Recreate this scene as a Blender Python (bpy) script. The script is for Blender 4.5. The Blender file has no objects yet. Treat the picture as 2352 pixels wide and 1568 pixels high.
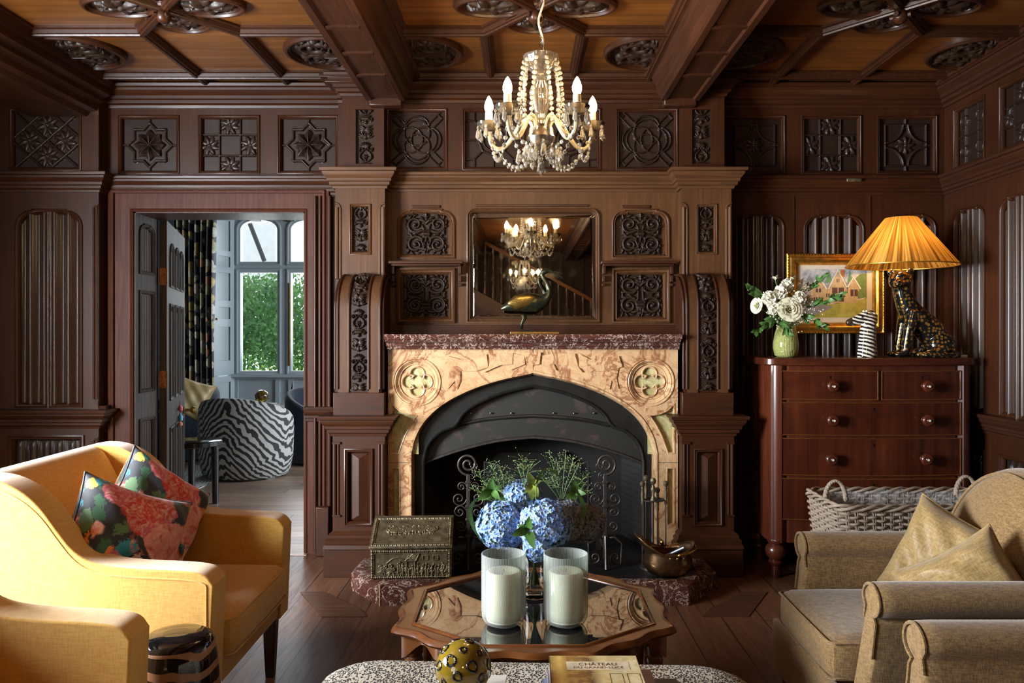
import bpy, bmesh, math, random
import numpy as np
from mathutils import Vector, Matrix, Euler
PI = math.pi
random.seed(7)
rng = np.random.RandomState(11)
SC = bpy.context.scene
COL = SC.collection
# ------------------------------------------------------------------ camera
F, CX, CY, H = 1829.0, 1200.0, 762.0, 1.36      # focal length (px), vanishing point, eye height
cam_d = bpy.data.cameras.new('camera')
cam = bpy.data.objects.new('camera', cam_d); COL.objects.link(cam)
cam.location = (0, 0, H); cam.rotation_euler = (PI/2, 0, 0)
cam_d.sensor_width = 36.0; cam_d.lens = 36.0*F/2352
cam_d.shift_x = (1176-CX)/2352; cam_d.shift_y = -(784-CY)/2352
cam_d.clip_start = 0.05; cam_d.clip_end = 200
SC.camera = cam
# ------------------------------------------------------------------ world, exposure
W = bpy.data.worlds.new('world'); SC.world = W; W.use_nodes = True
bg = W.node_tree.nodes['Background']; bg.inputs[0].default_value = (0.80, 0.90, 1.0, 1); bg.inputs[1].default_value = 2.6
vs = SC.view_settings
vs.view_transform = 'Standard'; vs.look = 'None'; vs.gamma = 1.0; vs.use_curve_mapping = False
vs.exposure = 0.0
cy = SC.cycles
cy.max_bounces = 9; cy.diffuse_bounces = 4; cy.glossy_bounces = 4; cy.transmission_bounces = 7; cy.transparent_max_bounces = 10
cy.caustics_reflective = False; cy.caustics_refractive = False; cy.sample_clamp_indirect = 6.0
cy.use_adaptive_sampling = True; cy.adaptive_threshold = 0.02
def area(name, loc, target, sx, sy, power, col):
    d = bpy.data.lights.new(name, 'AREA'); d.shape = 'RECTANGLE'; d.size = sx; d.size_y = sy
    d.energy = power; d.color = col
    o = bpy.data.objects.new(name, d); COL.objects.link(o); o.location = loc
    o.rotation_euler = (Vector(target)-Vector(loc)).to_track_quat('-Z', 'Y').to_euler()
    return o
# daylight through the tall window in the left wall, level with the yellow armchairs
area('daylight_left_window', (-3.42, 1.75, 1.40), (-1.0, 2.3, 0.75), 1.6, 1.5, 800, (0.90, 0.95, 1.0))
# unseen fill lamps added in the stair hall behind the camera, for ambient light
area('stair_hall_fill', (-2.45, -5.3, 1.9), (0.6, 4.6, 1.2), 1.5, 1.6, 34, (1.0, 0.87, 0.72))
area('stair_hall_side_fill', (-3.42, -2.2, 1.7), (0.4, 4.6, 1.0), 2.0, 1.5, 27, (1.0, 0.87, 0.72))
# daylight of the next room
area('daylight_bay_window', (-3.6, 10.35, 1.9), (-3.3, 6.5, 0.6), 2.6, 1.8, 100, (0.86, 0.94, 1.0))
area('daylight_side_window', (1.85, 7.6, 1.7), (-4.5, 7.2, 0.9), 2.4, 1.8, 150, (0.86, 0.94, 1.0))
sun_d = bpy.data.lights.new('sun', 'SUN'); sun_d.energy = 3.0; sun_d.angle = 0.02; sun_d.color = (1, 0.95, 0.85)
sun = bpy.data.objects.new('sun', sun_d); COL.objects.link(sun); sun.rotation_euler = (math.radians(38), 0, math.radians(-160))
sun.location = (0, 12, 8)

# ------------------------------------------------------------------ helpers
def px(p, Y): return (p-CX)*Y/F
def pz(p, Y): return H-(p-CY)*Y/F
def uniq(name): return name
def tag(o, label=None, cat=None, group=None, kind=None):
    if label: o['label'] = label
    if cat: o['category'] = cat
    if group: o['group'] = group
    if kind: o['kind'] = kind
    return o
def thing(name, label, cat, loc=(0, 0, 0), rz=0, group=None):
    o = bpy.data.objects.new(name, None); COL.objects.link(o); o.empty_display_size = 0.1
    o.location = loc; o.rotation_euler = (0, 0, rz)
    return tag(o, label, cat, group)
def struct(name, parent=None):
    o = bpy.data.objects.new(name, None); COL.objects.link(o); o.empty_display_size = 0.1
    if parent: o.parent = parent
    else: o['kind'] = 'structure'
    return o
def copy_tree(o, parent=None):
    c = o.copy(); COL.objects.link(c)
    c.parent = parent
    for ch in list(o.children): copy_tree(ch, c)
    return c
def wloc(o):
    v = Vector((0, 0, 0))
    while o is not None:
        v = v+Vector(o.location); o = o.parent
    return v
class MB:
    def __init__(s): s.v = []; s.f = []; s.uv = None
    def add(s, vs_, fs):
        n = len(s.v); s.v += [tuple(v) for v in vs_]; s.f += [tuple(i+n for i in f) for f in fs]; return s
    def box(s, x0, x1, y0, y1, z0, z1, M=None):
        vs_ = [Vector((x, y, z)) for x in (x0, x1) for y in (y0, y1) for z in (z0, z1)]
        if M is not None: vs_ = [M @ v for v in vs_]
        return s.add(vs_, [(0, 1, 3, 2), (4, 6, 7, 5), (0, 4, 5, 1), (2, 3, 7, 6), (0, 2, 6, 4), (1, 5, 7, 3)])
    def lathe(s, prof, n=32, c=(0, 0, 0), M=None, cap=True, rmod=None):
        vs_ = []; fs = []
        for i, (r, z) in enumerate(prof):
            for k in range(n):
                a = 2*PI*k/n; rr = r*(rmod(a, i) if rmod else 1)
                vs_.append(Vector((rr*math.cos(a), rr*math.sin(a), z)))
        for i in range(len(prof)-1):
            for k in range(n):
                k2 = (k+1) % n
                fs.append((i*n+k, i*n+k2, (i+1)*n+k2, (i+1)*n+k))
        if cap:
            if prof[0][0] > 1e-5: fs.append(tuple(range(n-1, -1, -1)))
            if prof[-1][0] > 1e-5: fs.append(tuple((len(prof)-1)*n+k for k in range(n)))
        if M is not None: vs_ = [M @ v for v in vs_]
        vs_ = [v+Vector(c) for v in vs_]
        return s.add(vs_, fs)
    def tube(s, pts, r, n=8, cap=True, closed=False, flat=1.0, up=None):
        pts = [Vector(p) for p in pts]; m = len(pts)
        if m < 2: return s
        rs = r if isinstance(r, (list, tuple)) else [r]*m
        vs_ = []; fs = []
        nrm = None
        for i, p in enumerate(pts):
            a = pts[(i-1) % m] if (closed or i > 0) else pts[i]
            b = pts[(i+1) % m] if (closed or i < m-1) else pts[i]
            t = (b-a)
            if t.length < 1e-9: t = Vector((0, 0, 1))
            t.normalize()
            if nrm is None:
                u0 = Vector(up) if up else (Vector((0, 0, 1)) if abs(t.z) < 0.9 else Vector((1, 0, 0)))
                nrm = (u0-t*u0.dot(t)).normalized()
            else:
                nrm = (nrm-t*nrm.dot(t))
                nrm = nrm.normalized() if nrm.length > 1e-6 else t.orthogonal().normalized()
            bn = t.cross(nrm)
            for k in range(n):
                an = 2*PI*k/n
                vs_.append(p+nrm*(math.cos(an)*rs[i])+bn*(math.sin(an)*rs[i]*flat))
        mm = m if closed else m-1
        for i in range(mm):
            j = (i+1) % m
            for k in range(n):
                k2 = (k+1) % n
                fs.append((i*n+k, i*n+k2, j*n+k2, j*n+k))
        if cap and not closed:
            fs.append(tuple(range(n-1, -1, -1))); fs.append(tuple((m-1)*n+k for k in range(n)))
        return s.add(vs_, fs)
    def ball(s, c, r, seg=10, rings=7, sc=(1, 1, 1)):
        pr = [(math.sin(PI*i/rings)*r, -math.cos(PI*i/rings)*r) for i in range(rings+1)]
        M = Matrix.Diagonal((sc[0], sc[1], sc[2], 1))
        return s.lathe([(max(a, 1e-6), b) for a, b in pr], seg, c, M, cap=False)
    def grid(s, P, closeu=False):        # P: array (m,n,3)
        m, n = P.shape[:2]
        fs = []
        for i in range(m-1):
            for k in range(n-1 if not closeu else n):
                k2 = (k+1) % n
                fs.append((i*n+k, i*n+k2, (i+1)*n+k2, (i+1)*n+k))
        return s.add([tuple(p) for p in P.reshape(-1, 3)], fs)
    def prism(s, poly, T, w0, w1):       # convex or simple polygon in uv, caps as ngons
        n = len(poly)
        vs_ = [T(u, v, w0) for u, v in poly]+[T(u, v, w1) for u, v in poly]
        fs = [tuple(range(n)), tuple(range(2*n-1, n-1, -1))]
        for i in range(n):
            j = (i+1) % n; fs.append((i, j, n+j, n+i))
        return s.add(vs_, fs)
    def sweep(s, path, prof, T, closed=True):   # path in uv; prof = [(offset to the left of the path, w)]
        path = [p for i, p in enumerate(path) if i == 0 or math.dist(p, path[i-1]) > 1e-5]
        if closed and math.dist(path[0], path[-1]) < 1e-5: path = path[:-1]
        n = len(path); vs_ = []; fs = []; m = len(prof)
        P = [Vector((p[0], p[1])) for p in path]
        for i in range(n):
            if closed or 0 < i < n-1:
                d0 = (P[i]-P[i-1]).normalized(); d1 = (P[(i+1) % n]-P[i]).normalized()
            elif i == 0: d0 = d1 = (P[1]-P[0]).normalized()
            else: d0 = d1 = (P[i]-P[i-1]).normalized()
            n0 = Vector((-d0.y, d0.x)); n1 = Vector((-d1.y, d1.x))
            b = n0+n1
            b = b/max(1e-6, b.length_squared)*2 if b.length > 0.35 else n0
            for o, w in prof:
                q = P[i]+b*o; vs_.append(T(q.x, q.y, w))
        for i in range(n if closed else n-1):
            j = (i+1) % n
            for k in range(m-1):
                fs.append((i*m+k, i*m+k+1, j*m+k+1, j*m+k))
        if not closed:
            fs.append(tuple(range(m))); fs.append(tuple((n-1)*m+k for k in range(m-1, -1, -1)))
        return s.add(vs_, fs)
    def build(s, name, mat, parent=None, world=False, smooth=38, bevel=0, bseg=2, sub=0, weld=False):
        me = bpy.data.meshes.new(name)
        vv = s.v
        if world and parent is not None:
            L = wloc(parent); vv = [(a[0]-L.x, a[1]-L.y, a[2]-L.z) for a in vv]
        me.from_pydata(vv, [], s.f); me.update()
        if weld:
            bm = bmesh.new(); bm.from_mesh(me); bmesh.ops.remove_doubles(bm, verts=bm.verts, dist=1e-5); bm.to_mesh(me); bm.free()
        bm = bmesh.new(); bm.from_mesh(me); bmesh.ops.recalc_face_normals(bm, faces=bm.faces); bm.to_mesh(me); bm.free()
        if smooth:
            me.polygons.foreach_set('use_smooth', [True]*len(me.polygons))
            if smooth < 180 and not sub: me.set_sharp_from_angle(angle=math.radians(smooth))
        me.materials.append(mat)
        o = bpy.data.objects.new(name, me); COL.objects.link(o)
        if parent is not None: o.parent = parent
        if bevel:
            b = o.modifiers.new('b', 'BEVEL'); b.width = bevel; b.segments = bseg; b.limit_method = 'ANGLE'; b.angle_limit = math.radians(40)
        if sub:
            b = o.modifiers.new('s', 'SUBSURF'); b.levels = sub; b.render_levels = sub
        return o
# transforms from wall coordinates (u along, v up, w out of the wall)
def TB(Y): return lambda u, v, w: (u, Y-w, v)
def TR(X): return lambda u, v, w: (X-w, u, v)
def TC(Z): return lambda u, v, w: (u, v, Z-w)      # ceiling: w hangs down
def plate(mb, outer, holes, T, w0, w1):
    """flat board with holes, as solid geometry"""
    cu = bpy.data.curves.new('tmp', 'CURVE'); cu.dimensions = '2D'; cu.fill_mode = 'BOTH'; cu.extrude = 0.5
    for poly in [outer]+list(holes):
        sp = cu.splines.new('POLY'); sp.points.add(len(poly)-1)
        for i, (u, v) in enumerate(poly): sp.points[i].co = (u, v, 0, 1)
        sp.use_cyclic_u = True
    ob = bpy.data.objects.new('tmp', cu)
    me = bpy.data.meshes.new_from_object(ob)
    mb.add([T(v.co.x, v.co.y, w0 if v.co.z < 0 else w1) for v in me.vertices], [tuple(p.vertices) for p in me.polygons])
    bpy.data.objects.remove(ob); bpy.data.curves.remove(cu); bpy.data.meshes.remove(me)
    return mb
def rect(u0, u1, v0, v1): return [(u0, v0), (u1, v0), (u1, v1), (u0, v1)]
def arc(cx, cy_, r, a0, a1, n=10, ry=None):
    ry = ry or r
    return [(cx+r*math.cos(math.radians(a0+(a1-a0)*i/n)), cy_+ry*math.sin(math.radians(a0+(a1-a0)*i/n))) for i in range(n+1)]
def circ(cx, cy_, r, n=40, ry=None):
    ry = ry or r
    return [(cx+r*math.cos(2*PI*i/n), cy_+ry*math.sin(2*PI*i/n)) for i in range(n)]
def shoulder(u0, u1, v0, v1, r, notch=0.008):
    """opening with a flat head and quarter-round shoulders"""
    p = [(u0, v0), (u1, v0), (u1, v1-r-notch)]
    p += arc(u1-r, v1-r-notch, r, 0, 90, 8)
    p += [(u1-r, v1), (u0+r, v1)]
    p += arc(u0+r, v1-r-notch, r, 90, 180, 8)
    return p
# ------------------------------------------------------------------ materials
def mat(name):
    m = bpy.data.materials.new(name); m.use_nodes = True
    nt = m.node_tree; b = nt.nodes['Principled BSDF']
    return m, nt, b
def nd(nt, t, **kw):
    n = nt.nodes.new(t)
    for k, v in kw.items():
        if k.startswith('i_'): n.inputs[int(k[2:])].default_value = v
        else: setattr(n, k, v)
    return n
def ramp(nt, src, stops, interp='LINEAR'):
    r = nt.nodes.new('ShaderNodeValToRGB'); cr = r.color_ramp; cr.interpolation = interp
    while len(cr.elements) > 1: cr.elements.remove(cr.elements[0])
    cr.elements[0].position = stops[0][0]; cr.elements[0].color = (*stops[0][1], 1)
    for p, c in stops[1:]:
        e = cr.elements.new(p); e.color = (*c, 1)
    nt.links.new(src, r.inputs[0]); return r.outputs[0]
def coords(nt, scale=(1, 1, 1), kind='Object', rot=(0, 0, 0)):
    t = nt.nodes.new('ShaderNodeTexCoord'); mp = nt.nodes.new('ShaderNodeMapping')
    mp.inputs['Scale'].default_value = scale; mp.inputs['Rotation'].default_value = rot
    nt.links.new(t.outputs[kind], mp.inputs[0]); return mp.outputs[0]
def noise(nt, vec, scale, detail=4, rough=0.5, dist=0.0, out=0):
    n = nt.nodes.new('ShaderNodeTexNoise'); n.inputs['Scale'].default_value = scale; n.inputs['Detail'].default_value = detail
    n.inputs['Roughness'].default_value = rough; n.inputs['Distortion'].default_value = dist
    nt.links.new(vec, n.inputs['Vector']); return n.outputs[out]
def bump(nt, b, h, strength, dist=0.002):
    bp = nt.nodes.new('ShaderNodeBump'); bp.inputs['Strength'].default_value = strength; bp.inputs['Distance'].default_value = dist
    nt.links.new(h, bp.inputs['Height']); nt.links.new(bp.outputs[0], b.inputs['Normal']); return bp
def mixc(nt, f, a, b_, mode='MIX'):
    m = nt.nodes.new('ShaderNodeMix'); m.data_type = 'RGBA'; m.blend_type = mode
    for s, v in ((0, f), (6, a), (7, b_)):
        if isinstance(v, (int, float)): m.inputs[s].default_value = v
        elif isinstance(v, tuple): m.inputs[s].default_value = (*v, 1)
        else: nt.links.new(v, m.inputs[s])
    return m.outputs[2]
def math_(nt, op, a, b_=None, c=None):
    m = nt.nodes.new('ShaderNodeMath'); m.operation = op
    for i, v in enumerate((a, b_, c)):
        if v is None: continue
        if isinstance(v, (int, float)): m.inputs[i].default_value = v
        else: nt.links.new(v, m.inputs[i])
    return m.outputs[0]
def plain(name, col, rough=0.5, metal=0.0, coat=0.0, emis=None, es=0, nscale=0, nmix=0.3, bumps=0, sheen=0, trans=0, ior=1.5):
    m, nt, b = mat(name)
    b.inputs['Base Color'].default_value = (*col, 1); b.inputs['Roughness'].default_value = rough
    b.inputs['Metallic'].default_value = metal; b.inputs['Coat Weight'].default_value = coat; b.inputs['IOR'].default_value = ior
    b.inputs['Coat Roughness'].default_value = 0.12
    if sheen: b.inputs['Sheen Weight'].default_value = sheen
    if trans: b.inputs['Transmission Weight'].default_value = trans
    if emis: b.inputs['Emission Color'].default_value = (*emis, 1); b.inputs['Emission Strength'].default_value = es
    n = noise(nt, coords(nt), nscale or 30, 4)
    c = ramp(nt, n, [(0.3, tuple(x*(1-nmix) for x in col)), (0.7, tuple(min(1, x*(1+nmix*0.6)) for x in col))])
    nt.links.new(c, b.inputs['Base Color'])
    if bumps: bump(nt, b, n, bumps)
    return m
def wood(name, dark, light, axis='z', scale=1.0, rough=0.42, coat=0.05, bumps=0.12, figure=0.0):
    m, nt, b = mat(name)
    s = {'x': (1.2, 22, 22), 'y': (22, 1.2, 22), 'z': (22, 22, 1.2)}[axis]
    v = coords(nt, tuple(k*scale for k in s))
    n = noise(nt, v, 2.6, 6, 0.62, 0.6)
    v2 = coords(nt, (1, 1, 1)); big = noise(nt, v2, 1.7, 3, 0.5, 0.4+figure)
    c1 = ramp(nt, n, [(0.25, dark), (0.55, tuple((a+b_)/2 for a, b_ in zip(dark, light))), (0.8, light)])
    c2 = mixc(nt, ramp(nt, big, [(0.3, (0.55,)*3), (0.7, (0.0,)*3)]), c1, dark)
    nt.links.new(c2, b.inputs['Base Color'])
    b.inputs['Roughness'].default_value = rough
    r = ramp(nt, n, [(0.2, (rough+0.10,)*3), (0.8, (rough-0.08,)*3)]); nt.links.new(r, b.inputs['Roughness'])
    b.inputs['Coat Weight'].default_value = coat; b.inputs['Coat Roughness'].default_value = 0.22; b.inputs['Specular IOR Level'].default_value = 0.27
    if bumps: bump(nt, b, n, bumps, 0.002)
    return m
M = {}
M['oak_v'] = wood('dark_oak_upright', (0.019, 0.0055, 0.0021), (0.078, 0.0235, 0.0074), 'z')
M['oak_h'] = wood('dark_oak_level', (0.019, 0.0055, 0.0021), (0.078, 0.0235, 0.0074), 'x')
M['oak_y'] = wood('dark_oak_deep', (0.022, 0.0075, 0.0038), (0.070, 0.024, 0.011), 'y')
M['carve'] = wood('carved_oak', (0.014, 0.0070, 0.0045), (0.042, 0.0205, 0.0125), 'z', rough=0.46, coat=0.06)
M['carvep'] = wood('carved_oak_panel', (0.014, 0.0068, 0.0045), (0.037, 0.0175, 0.0115), 'z', rough=0.42, coat=0.15)
M['rib'] = wood('ribbed_oak', (0.021, 0.009, 0.006), (0.062, 0.025, 0.015), 'z', rough=0.36, coat=0.30); M['rib'].node_tree.nodes['Principled BSDF'].inputs['Specular IOR Level'].default_value = .25
M['brown'] = wood('brown_oak_upright', (0.046, 0.018, 0.0068), (0.140, 0.060, 0.0225), 'z', rough=0.45)
M['brown_h'] = wood('brown_oak_level', (0.046, 0.018, 0.0068), (0.140, 0.060, 0.0225), 'x', rough=0.45)
M['border'] = wood('border_oak', (0.050, 0.020, 0.011), (0.150, 0.070, 0.038), 'x', rough=.4)
M['redwood'] = wood('red_door_casing', (0.034, 0.0085, 0.0035), (0.105, 0.025, 0.008), 'z', rough=0.55, coat=0)
M['ceil'] = wood('ceiling_board', (0.085, 0.030, 0.007), (0.31, 0.112, 0.020), 'x', scale=0.3, rough=0.38, coat=0.2, bumps=0.05, figure=1.5)
M['beam'] = wood('ceiling_beam', (0.018, 0.0060, 0.0028), (0.075, 0.024, 0.0085), 'y', rough=0.38, coat=0.12)
M['mahog'] = wood('mahogany', (0.030, 0.006, 0.003), (0.12, 0.028, 0.011), 'x', scale=0.7, rough=0.26, coat=0.5, bumps=0.03, figure=2.0)
M['mahog_v'] = wood('mahogany_upright', (0.036, 0.008, 0.004), (0.14, 0.034, 0.013), 'z', scale=0.7, rough=0.26, coat=0.5, bumps=0.03)
M['walnut'] = wood('table_walnut', (0.070, 0.022, 0.0065), (0.200, 0.072, 0.021), 'x', scale=0.8, rough=0.2, coat=0.6, bumps=0.03)
M['doorwood'] = wood('door_oak', (0.024, 0.018, 0.015), (0.085, 0.068, 0.056), 'z', rough=0.60, coat=0.0)
M['iron'] = plain('black_iron', (0.018, 0.018, 0.017), 0.38, 0.4, nscale=14, bumps=0.15)
M['iron2'] = plain('wrought_iron', (0.07, 0.06, 0.055), 0.42, 0.7, nscale=40, bumps=0.3)
M['soot'] = plain('soot_brick', (0.010, 0.009, 0.009), 0.9, nscale=20)
M['glass'] = plain('clear_crystal', (1, 1, 1), 0.0, nmix=0, trans=1.0, ior=1.5)
M['black'] = plain('black_lacquer', (0.008, 0.008, 0.009), 0.12, coat=0.5)
M['white'] = plain('white_paint', (0.40, 0.46, 0.49), 0.45, nscale=3, nmix=0.06)
M['brass'] = plain('aged_brass', (0.45, 0.27, 0.09), 0.32, 1.0, nscale=20)
M['gold'] = plain('gilt', (0.62, 0.33, 0.06), 0.30, 0.9, nscale=30, nmix=0.35)
M['silver'] = plain('nickel', (0.6, 0.55, 0.45), 0.2, 1.0)
def marble(name, base, vein, vein2, scale, w=0.03, rough=0.18, cloud=None):
    m, nt, b = mat(name)
    v = coords(nt)
    n1 = noise(nt, v, scale, 8, 0.62, 1.6)
    a = math_(nt, 'ABSOLUTE', math_(nt, 'SUBTRACT', n1, 0.5))
    n2 = noise(nt, v, scale*2.3, 7, 0.65, 2.2)
    a2 = math_(nt, 'ABSOLUTE', math_(nt, 'SUBTRACT', n2, 0.52))
    n3 = noise(nt, v, scale*0.6, 5, 0.6, 0.8)
    c = mixc(nt, ramp(nt, n3, [(0.35, (0,)*3), (0.72, (1,)*3)]), base, cloud or base)
    c = mixc(nt, ramp(nt, a2, [(0, (0.55,)*3), (w*1.3, (0,)*3)]), c, vein2)
    c = mixc(nt, ramp(nt, a, [(0, (0.95,)*3), (w*0.5, (0.5,)*3), (w*1.2, (0,)*3)]), c, vein)
    nt.links.new(c, b.inputs['Base Color']); b.inputs['Roughness'].default_value = rough
    b.inputs['Coat Weight'].default_value = 0.3
    return m
M['cream'] = marble('cream_marble', (0.60, 0.42, 0.24), (0.22, 0.075, 0.03), (0.36, 0.16, 0.065), 3.2, 0.028, 0.28, (0.47, 0.27, 0.13))
M['redmarble'] = marble('red_marble', (0.045, 0.015, 0.011), (0.62, 0.50, 0.42), (0.20, 0.10, 0.075), 12.0, 0.014, 0.17, (0.085, 0.030, 0.022))
M['onyx'] = marble('green_onyx', (0.36, 0.33, 0.15), (0.55, 0.50, 0.28), (0.27, 0.22, 0.08), 6.0, 0.04, 0.35, (0.42, 0.37, 0.17))
def fabric(name, c0, c1, scale=500, b_=0.5, rough=0.85, sheen=0.3, streak=None):
    m, nt, b = mat(name)
    v = coords(nt)
    n = noise(nt, coords(nt, (1, 1, 0.15)), scale*0.35, 3, 0.6); n2 = noise(nt, coords(nt, (0.15, 0.15, 1)), scale*0.35, 3, 0.6)
    mx = math_(nt, 'MULTIPLY', math_(nt, 'ADD', n, n2), 0.5)
    c = ramp(nt, mx, [(0.40, c0), (0.60, c1)])
    nt.links.new(c, b.inputs['Base Color']); b.inputs['Roughness'].default_value = rough
    b.inputs['Sheen Weight'].default_value = sheen; b.inputs['Specular IOR Level'].default_value = 0.25
    bump(nt, b, mx, b_, 0.0015)
    return m
M['yellow'] = fabric('mustard_linen', (0.60, 0.325, 0.055), (0.70, 0.43, 0.10), 620, 0.12, .8, .6)
M['tweed'] = fabric('beige_tweed', (0.110, 0.063, 0.023), (0.265, 0.160, 0.060), 950, 0.6)
M['slub'] = fabric('slub_silk', (0.20, 0.125, 0.045), (0.33, 0.225, 0.09), 600, 0.3, 0.5)
M['navy'] = fabric('navy_boucle', (0.006, 0.010, 0.022), (0.020, 0.032, 0.055), 500, 0.8)
M['leaf'] = plain('green_leaf', (0.07, 0.17, 0.035), 0.45, nscale=25, nmix=0.5)
M['leafy'] = plain('variegated_leaf', (0.30, 0.38, 0.07), 0.45, nscale=30, nmix=0.5)
M['stem'] = plain('green_stem', (0.12, 0.22, 0.05), 0.5)
# ------------------------------------------------------------------ carving
def stroke(Hm, U, V, pts, r, h):
    """a rounded ridge along a polyline, radius may vary"""
    n = len(pts); rs = r if isinstance(r, (list, tuple)) else [r]*n
    for i in range(n-1):
        (ax, ay), (bx, by) = pts[i], pts[i+1]
        dx, dy = bx-ax, by-ay; L = dx*dx+dy*dy+1e-12
        t = np.clip(((U-ax)*dx+(V-ay)*dy)/L, 0, 1)
        d = np.hypot(U-ax-t*dx, V-ay-t*dy); rr = rs[i]+(rs[i+1]-rs[i])*t+1e-6
        q = 1-(d/rr)**2
        np.maximum(Hm, np.where(q > 0, h*np.sqrt(np.maximum(q, 0))*(0.45+0.55*np.minimum(1, rr/max(rs))), 0), out=Hm)
def spiral(cx, cy_, R, a0, turns, sg=1, n=26, r1=0.12):
    return [(cx+R*(1-(1-r1)*i/n)*math.cos(a0+sg*2*PI*turns*i/n), cy_+R*(1-(1-r1)*i/n)*math.sin(a0+sg*2*PI*turns*i/n)) for i in range(n+1)]
def leafst(x, y, a, L, bend=0.5, n=6):
    p = []; 
    for i in range(n+1):
        t = i/n; aa = a+bend*t
        p.append((x+L*t*math.cos(aa), y+L*t*math.sin(aa)))
    return p
def leaf_r(w, n=6): return [w*math.sin(PI*(0.12+0.88*i/n))**0.7+0.004 if i < n else 0.004 for i in range(n+1)]
def sym(S):       # mirror strokes about u = 0
    return S+[([(-x, y) for x, y in p], r, h) for p, r, h in S]
def rosette(cx, cy_, R, k=8, h=1.0, ph=0.0):
    S = []
    for i in range(k):
        a = ph+2*PI*i/k
        S.append((leafst(cx+R*.16*math.cos(a), cy_+R*.16*math.sin(a), a-.15, R*.84, .3), leaf_r(R*.21), h*(0.7 if i % 2 else 1)))
    S.append(([(cx, cy_), (cx+1e-4, cy_)], R*.2, h*1.1))
    return S
def scroll_panel(seed=0, flip=False, urn=0.0):
    """square panel of leafy scrolls around an urn, units -1..1"""
    r = random.Random(seed); S = []
    for (cx, cy_, sg, a0) in ((.52, .42, 1, -2.3), (.50, -.52, -1, 2.4)):
        if flip: cy_ = -cy_; sg = -sg; a0 = -a0
        sp = spiral(cx, cy_, .40, a0, 1.55, sg)
        S.append((sp, [.085-.04*i/26 for i in range(27)], 1))
        S.append(([(cx, cy_), (cx+.01, cy_)], .10, 1.1))
        for j in range(10):
            a = 2*PI*j/10+r.random()*.3
            S.append((leafst(cx+.36*math.cos(a), cy_+.36*math.sin(a), a+.5*sg, .17+.08*r.random(), .9*sg), leaf_r(.05), .8))
    S.append(([(.05, -.9), (.12, -.6), (.22, -.35), (.12, -.1), (.10, .2), (.2, .42)], [.03, .05, .04, .05, .04, .03], .9))
    S.append((leafst(.0, .45, 1.2, .5, -.9), leaf_r(.08), .9)); S.append((leafst(.04, -.55, -1.1, .45, .8), leaf_r(.07), .9))
    S.append((leafst(.86, .0, PI, .3, .8), leaf_r(.07), .8)); S.append((leafst(.86, -.05, 2.4, .3, -1.0), leaf_r(.06), .8))
    S.append((leafst(.9, .9, -2.4, .3, .5), leaf_r(.06), .8)); S.append((leafst(.9, -.92, 2.4, .3, -.5), leaf_r(.06), .8))
    S = sym(S)
    y = urn
    S += [([(-.22, y+.12), (.22, y+.12)], .045, 1.2), ([(-.14, y-.02), (.14, y-.02)], .10, 1.2), ([(-.08, y-.16), (.08, y-.16)], .08, 1.1), ([(0, y-.22), (0, y-.36)], [.07, .03], 1.1)]
    S += [([(0, .62), (0, .9)], [.05, .1], 1.1)]+rosette(0, .78, .16, 6)+[([(0, -.75), (.001, -.75)], .08, 1.1)]
    return S
def strip_panel(A, seed=0):
    """tall candelabra strip; half width 1, half height A"""
    r = random.Random(seed); S = []
    y = -A+.25
    S.append(([(-.6, y-.12), (.6, y-.12)], .06, .8))
    k = 0
    while y < A-.5:
        m = (k+seed) % 5
        if m == 0:      # leaf calyx
            T = [(leafst(0, y, PI/2-.2-.38*j, .95-.12*j, -.75), leaf_r(.13), 1) for j in range(4)]; S += sym(T); dy = .95
        elif m == 1:    # urn
            S += [([(-.45, y+.62), (.45, y+.62)], .09, 1.2), ([(-.28, y+.36), (.28, y+.36)], .2, 1.2), ([(0, y), (0, y+.2)], [.22, .1], 1)]; dy = .8
            S += sym([(spiral(.55, y+.25, .25, PI, 1.2, -1, 14), .075, .8)])
        elif m == 2:    # arch of scrolls with a bud
            S += sym([([(.05, y), (.35, y+.12), (.62, y+.4), (.6, y+.75), (.35, y+1.05), (.04, y+1.35)], [.08, .1, .12, .11, .09, .06], 1), (spiral(.62, y+1.35, .2, -PI/2, 1.2, 1, 14), .07, 1)])
            S += rosette(0, y+.55, .3, 6)+[([(0, y), (0, y+.3)], .06, .9)]; dy = 1.45
        elif m == 3:    # shell
            S += [(leafst(0, y, PI/2+(j-3)*.33, .75, 0), leaf_r(.09), 1) for j in range(7)]; S += sym([([(.3, y-.02), (.31, y-.02)], .13, 1.1)]); dy = .9
        else:           # mask and wings
            S += [([(0, y+.3), (0, y+.55)], [.26, .2], 1.2)]+sym([(leafst(.12, y+.3, .9-.5*j, .8, .3), leaf_r(.11), .9) for j in range(3)]); dy = .95
        y += dy; k += 1
    S += sym([(leafst(0, min(y, A-.4), 1.1, .7, .6), leaf_r(.1), .9)])
    return S
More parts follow.
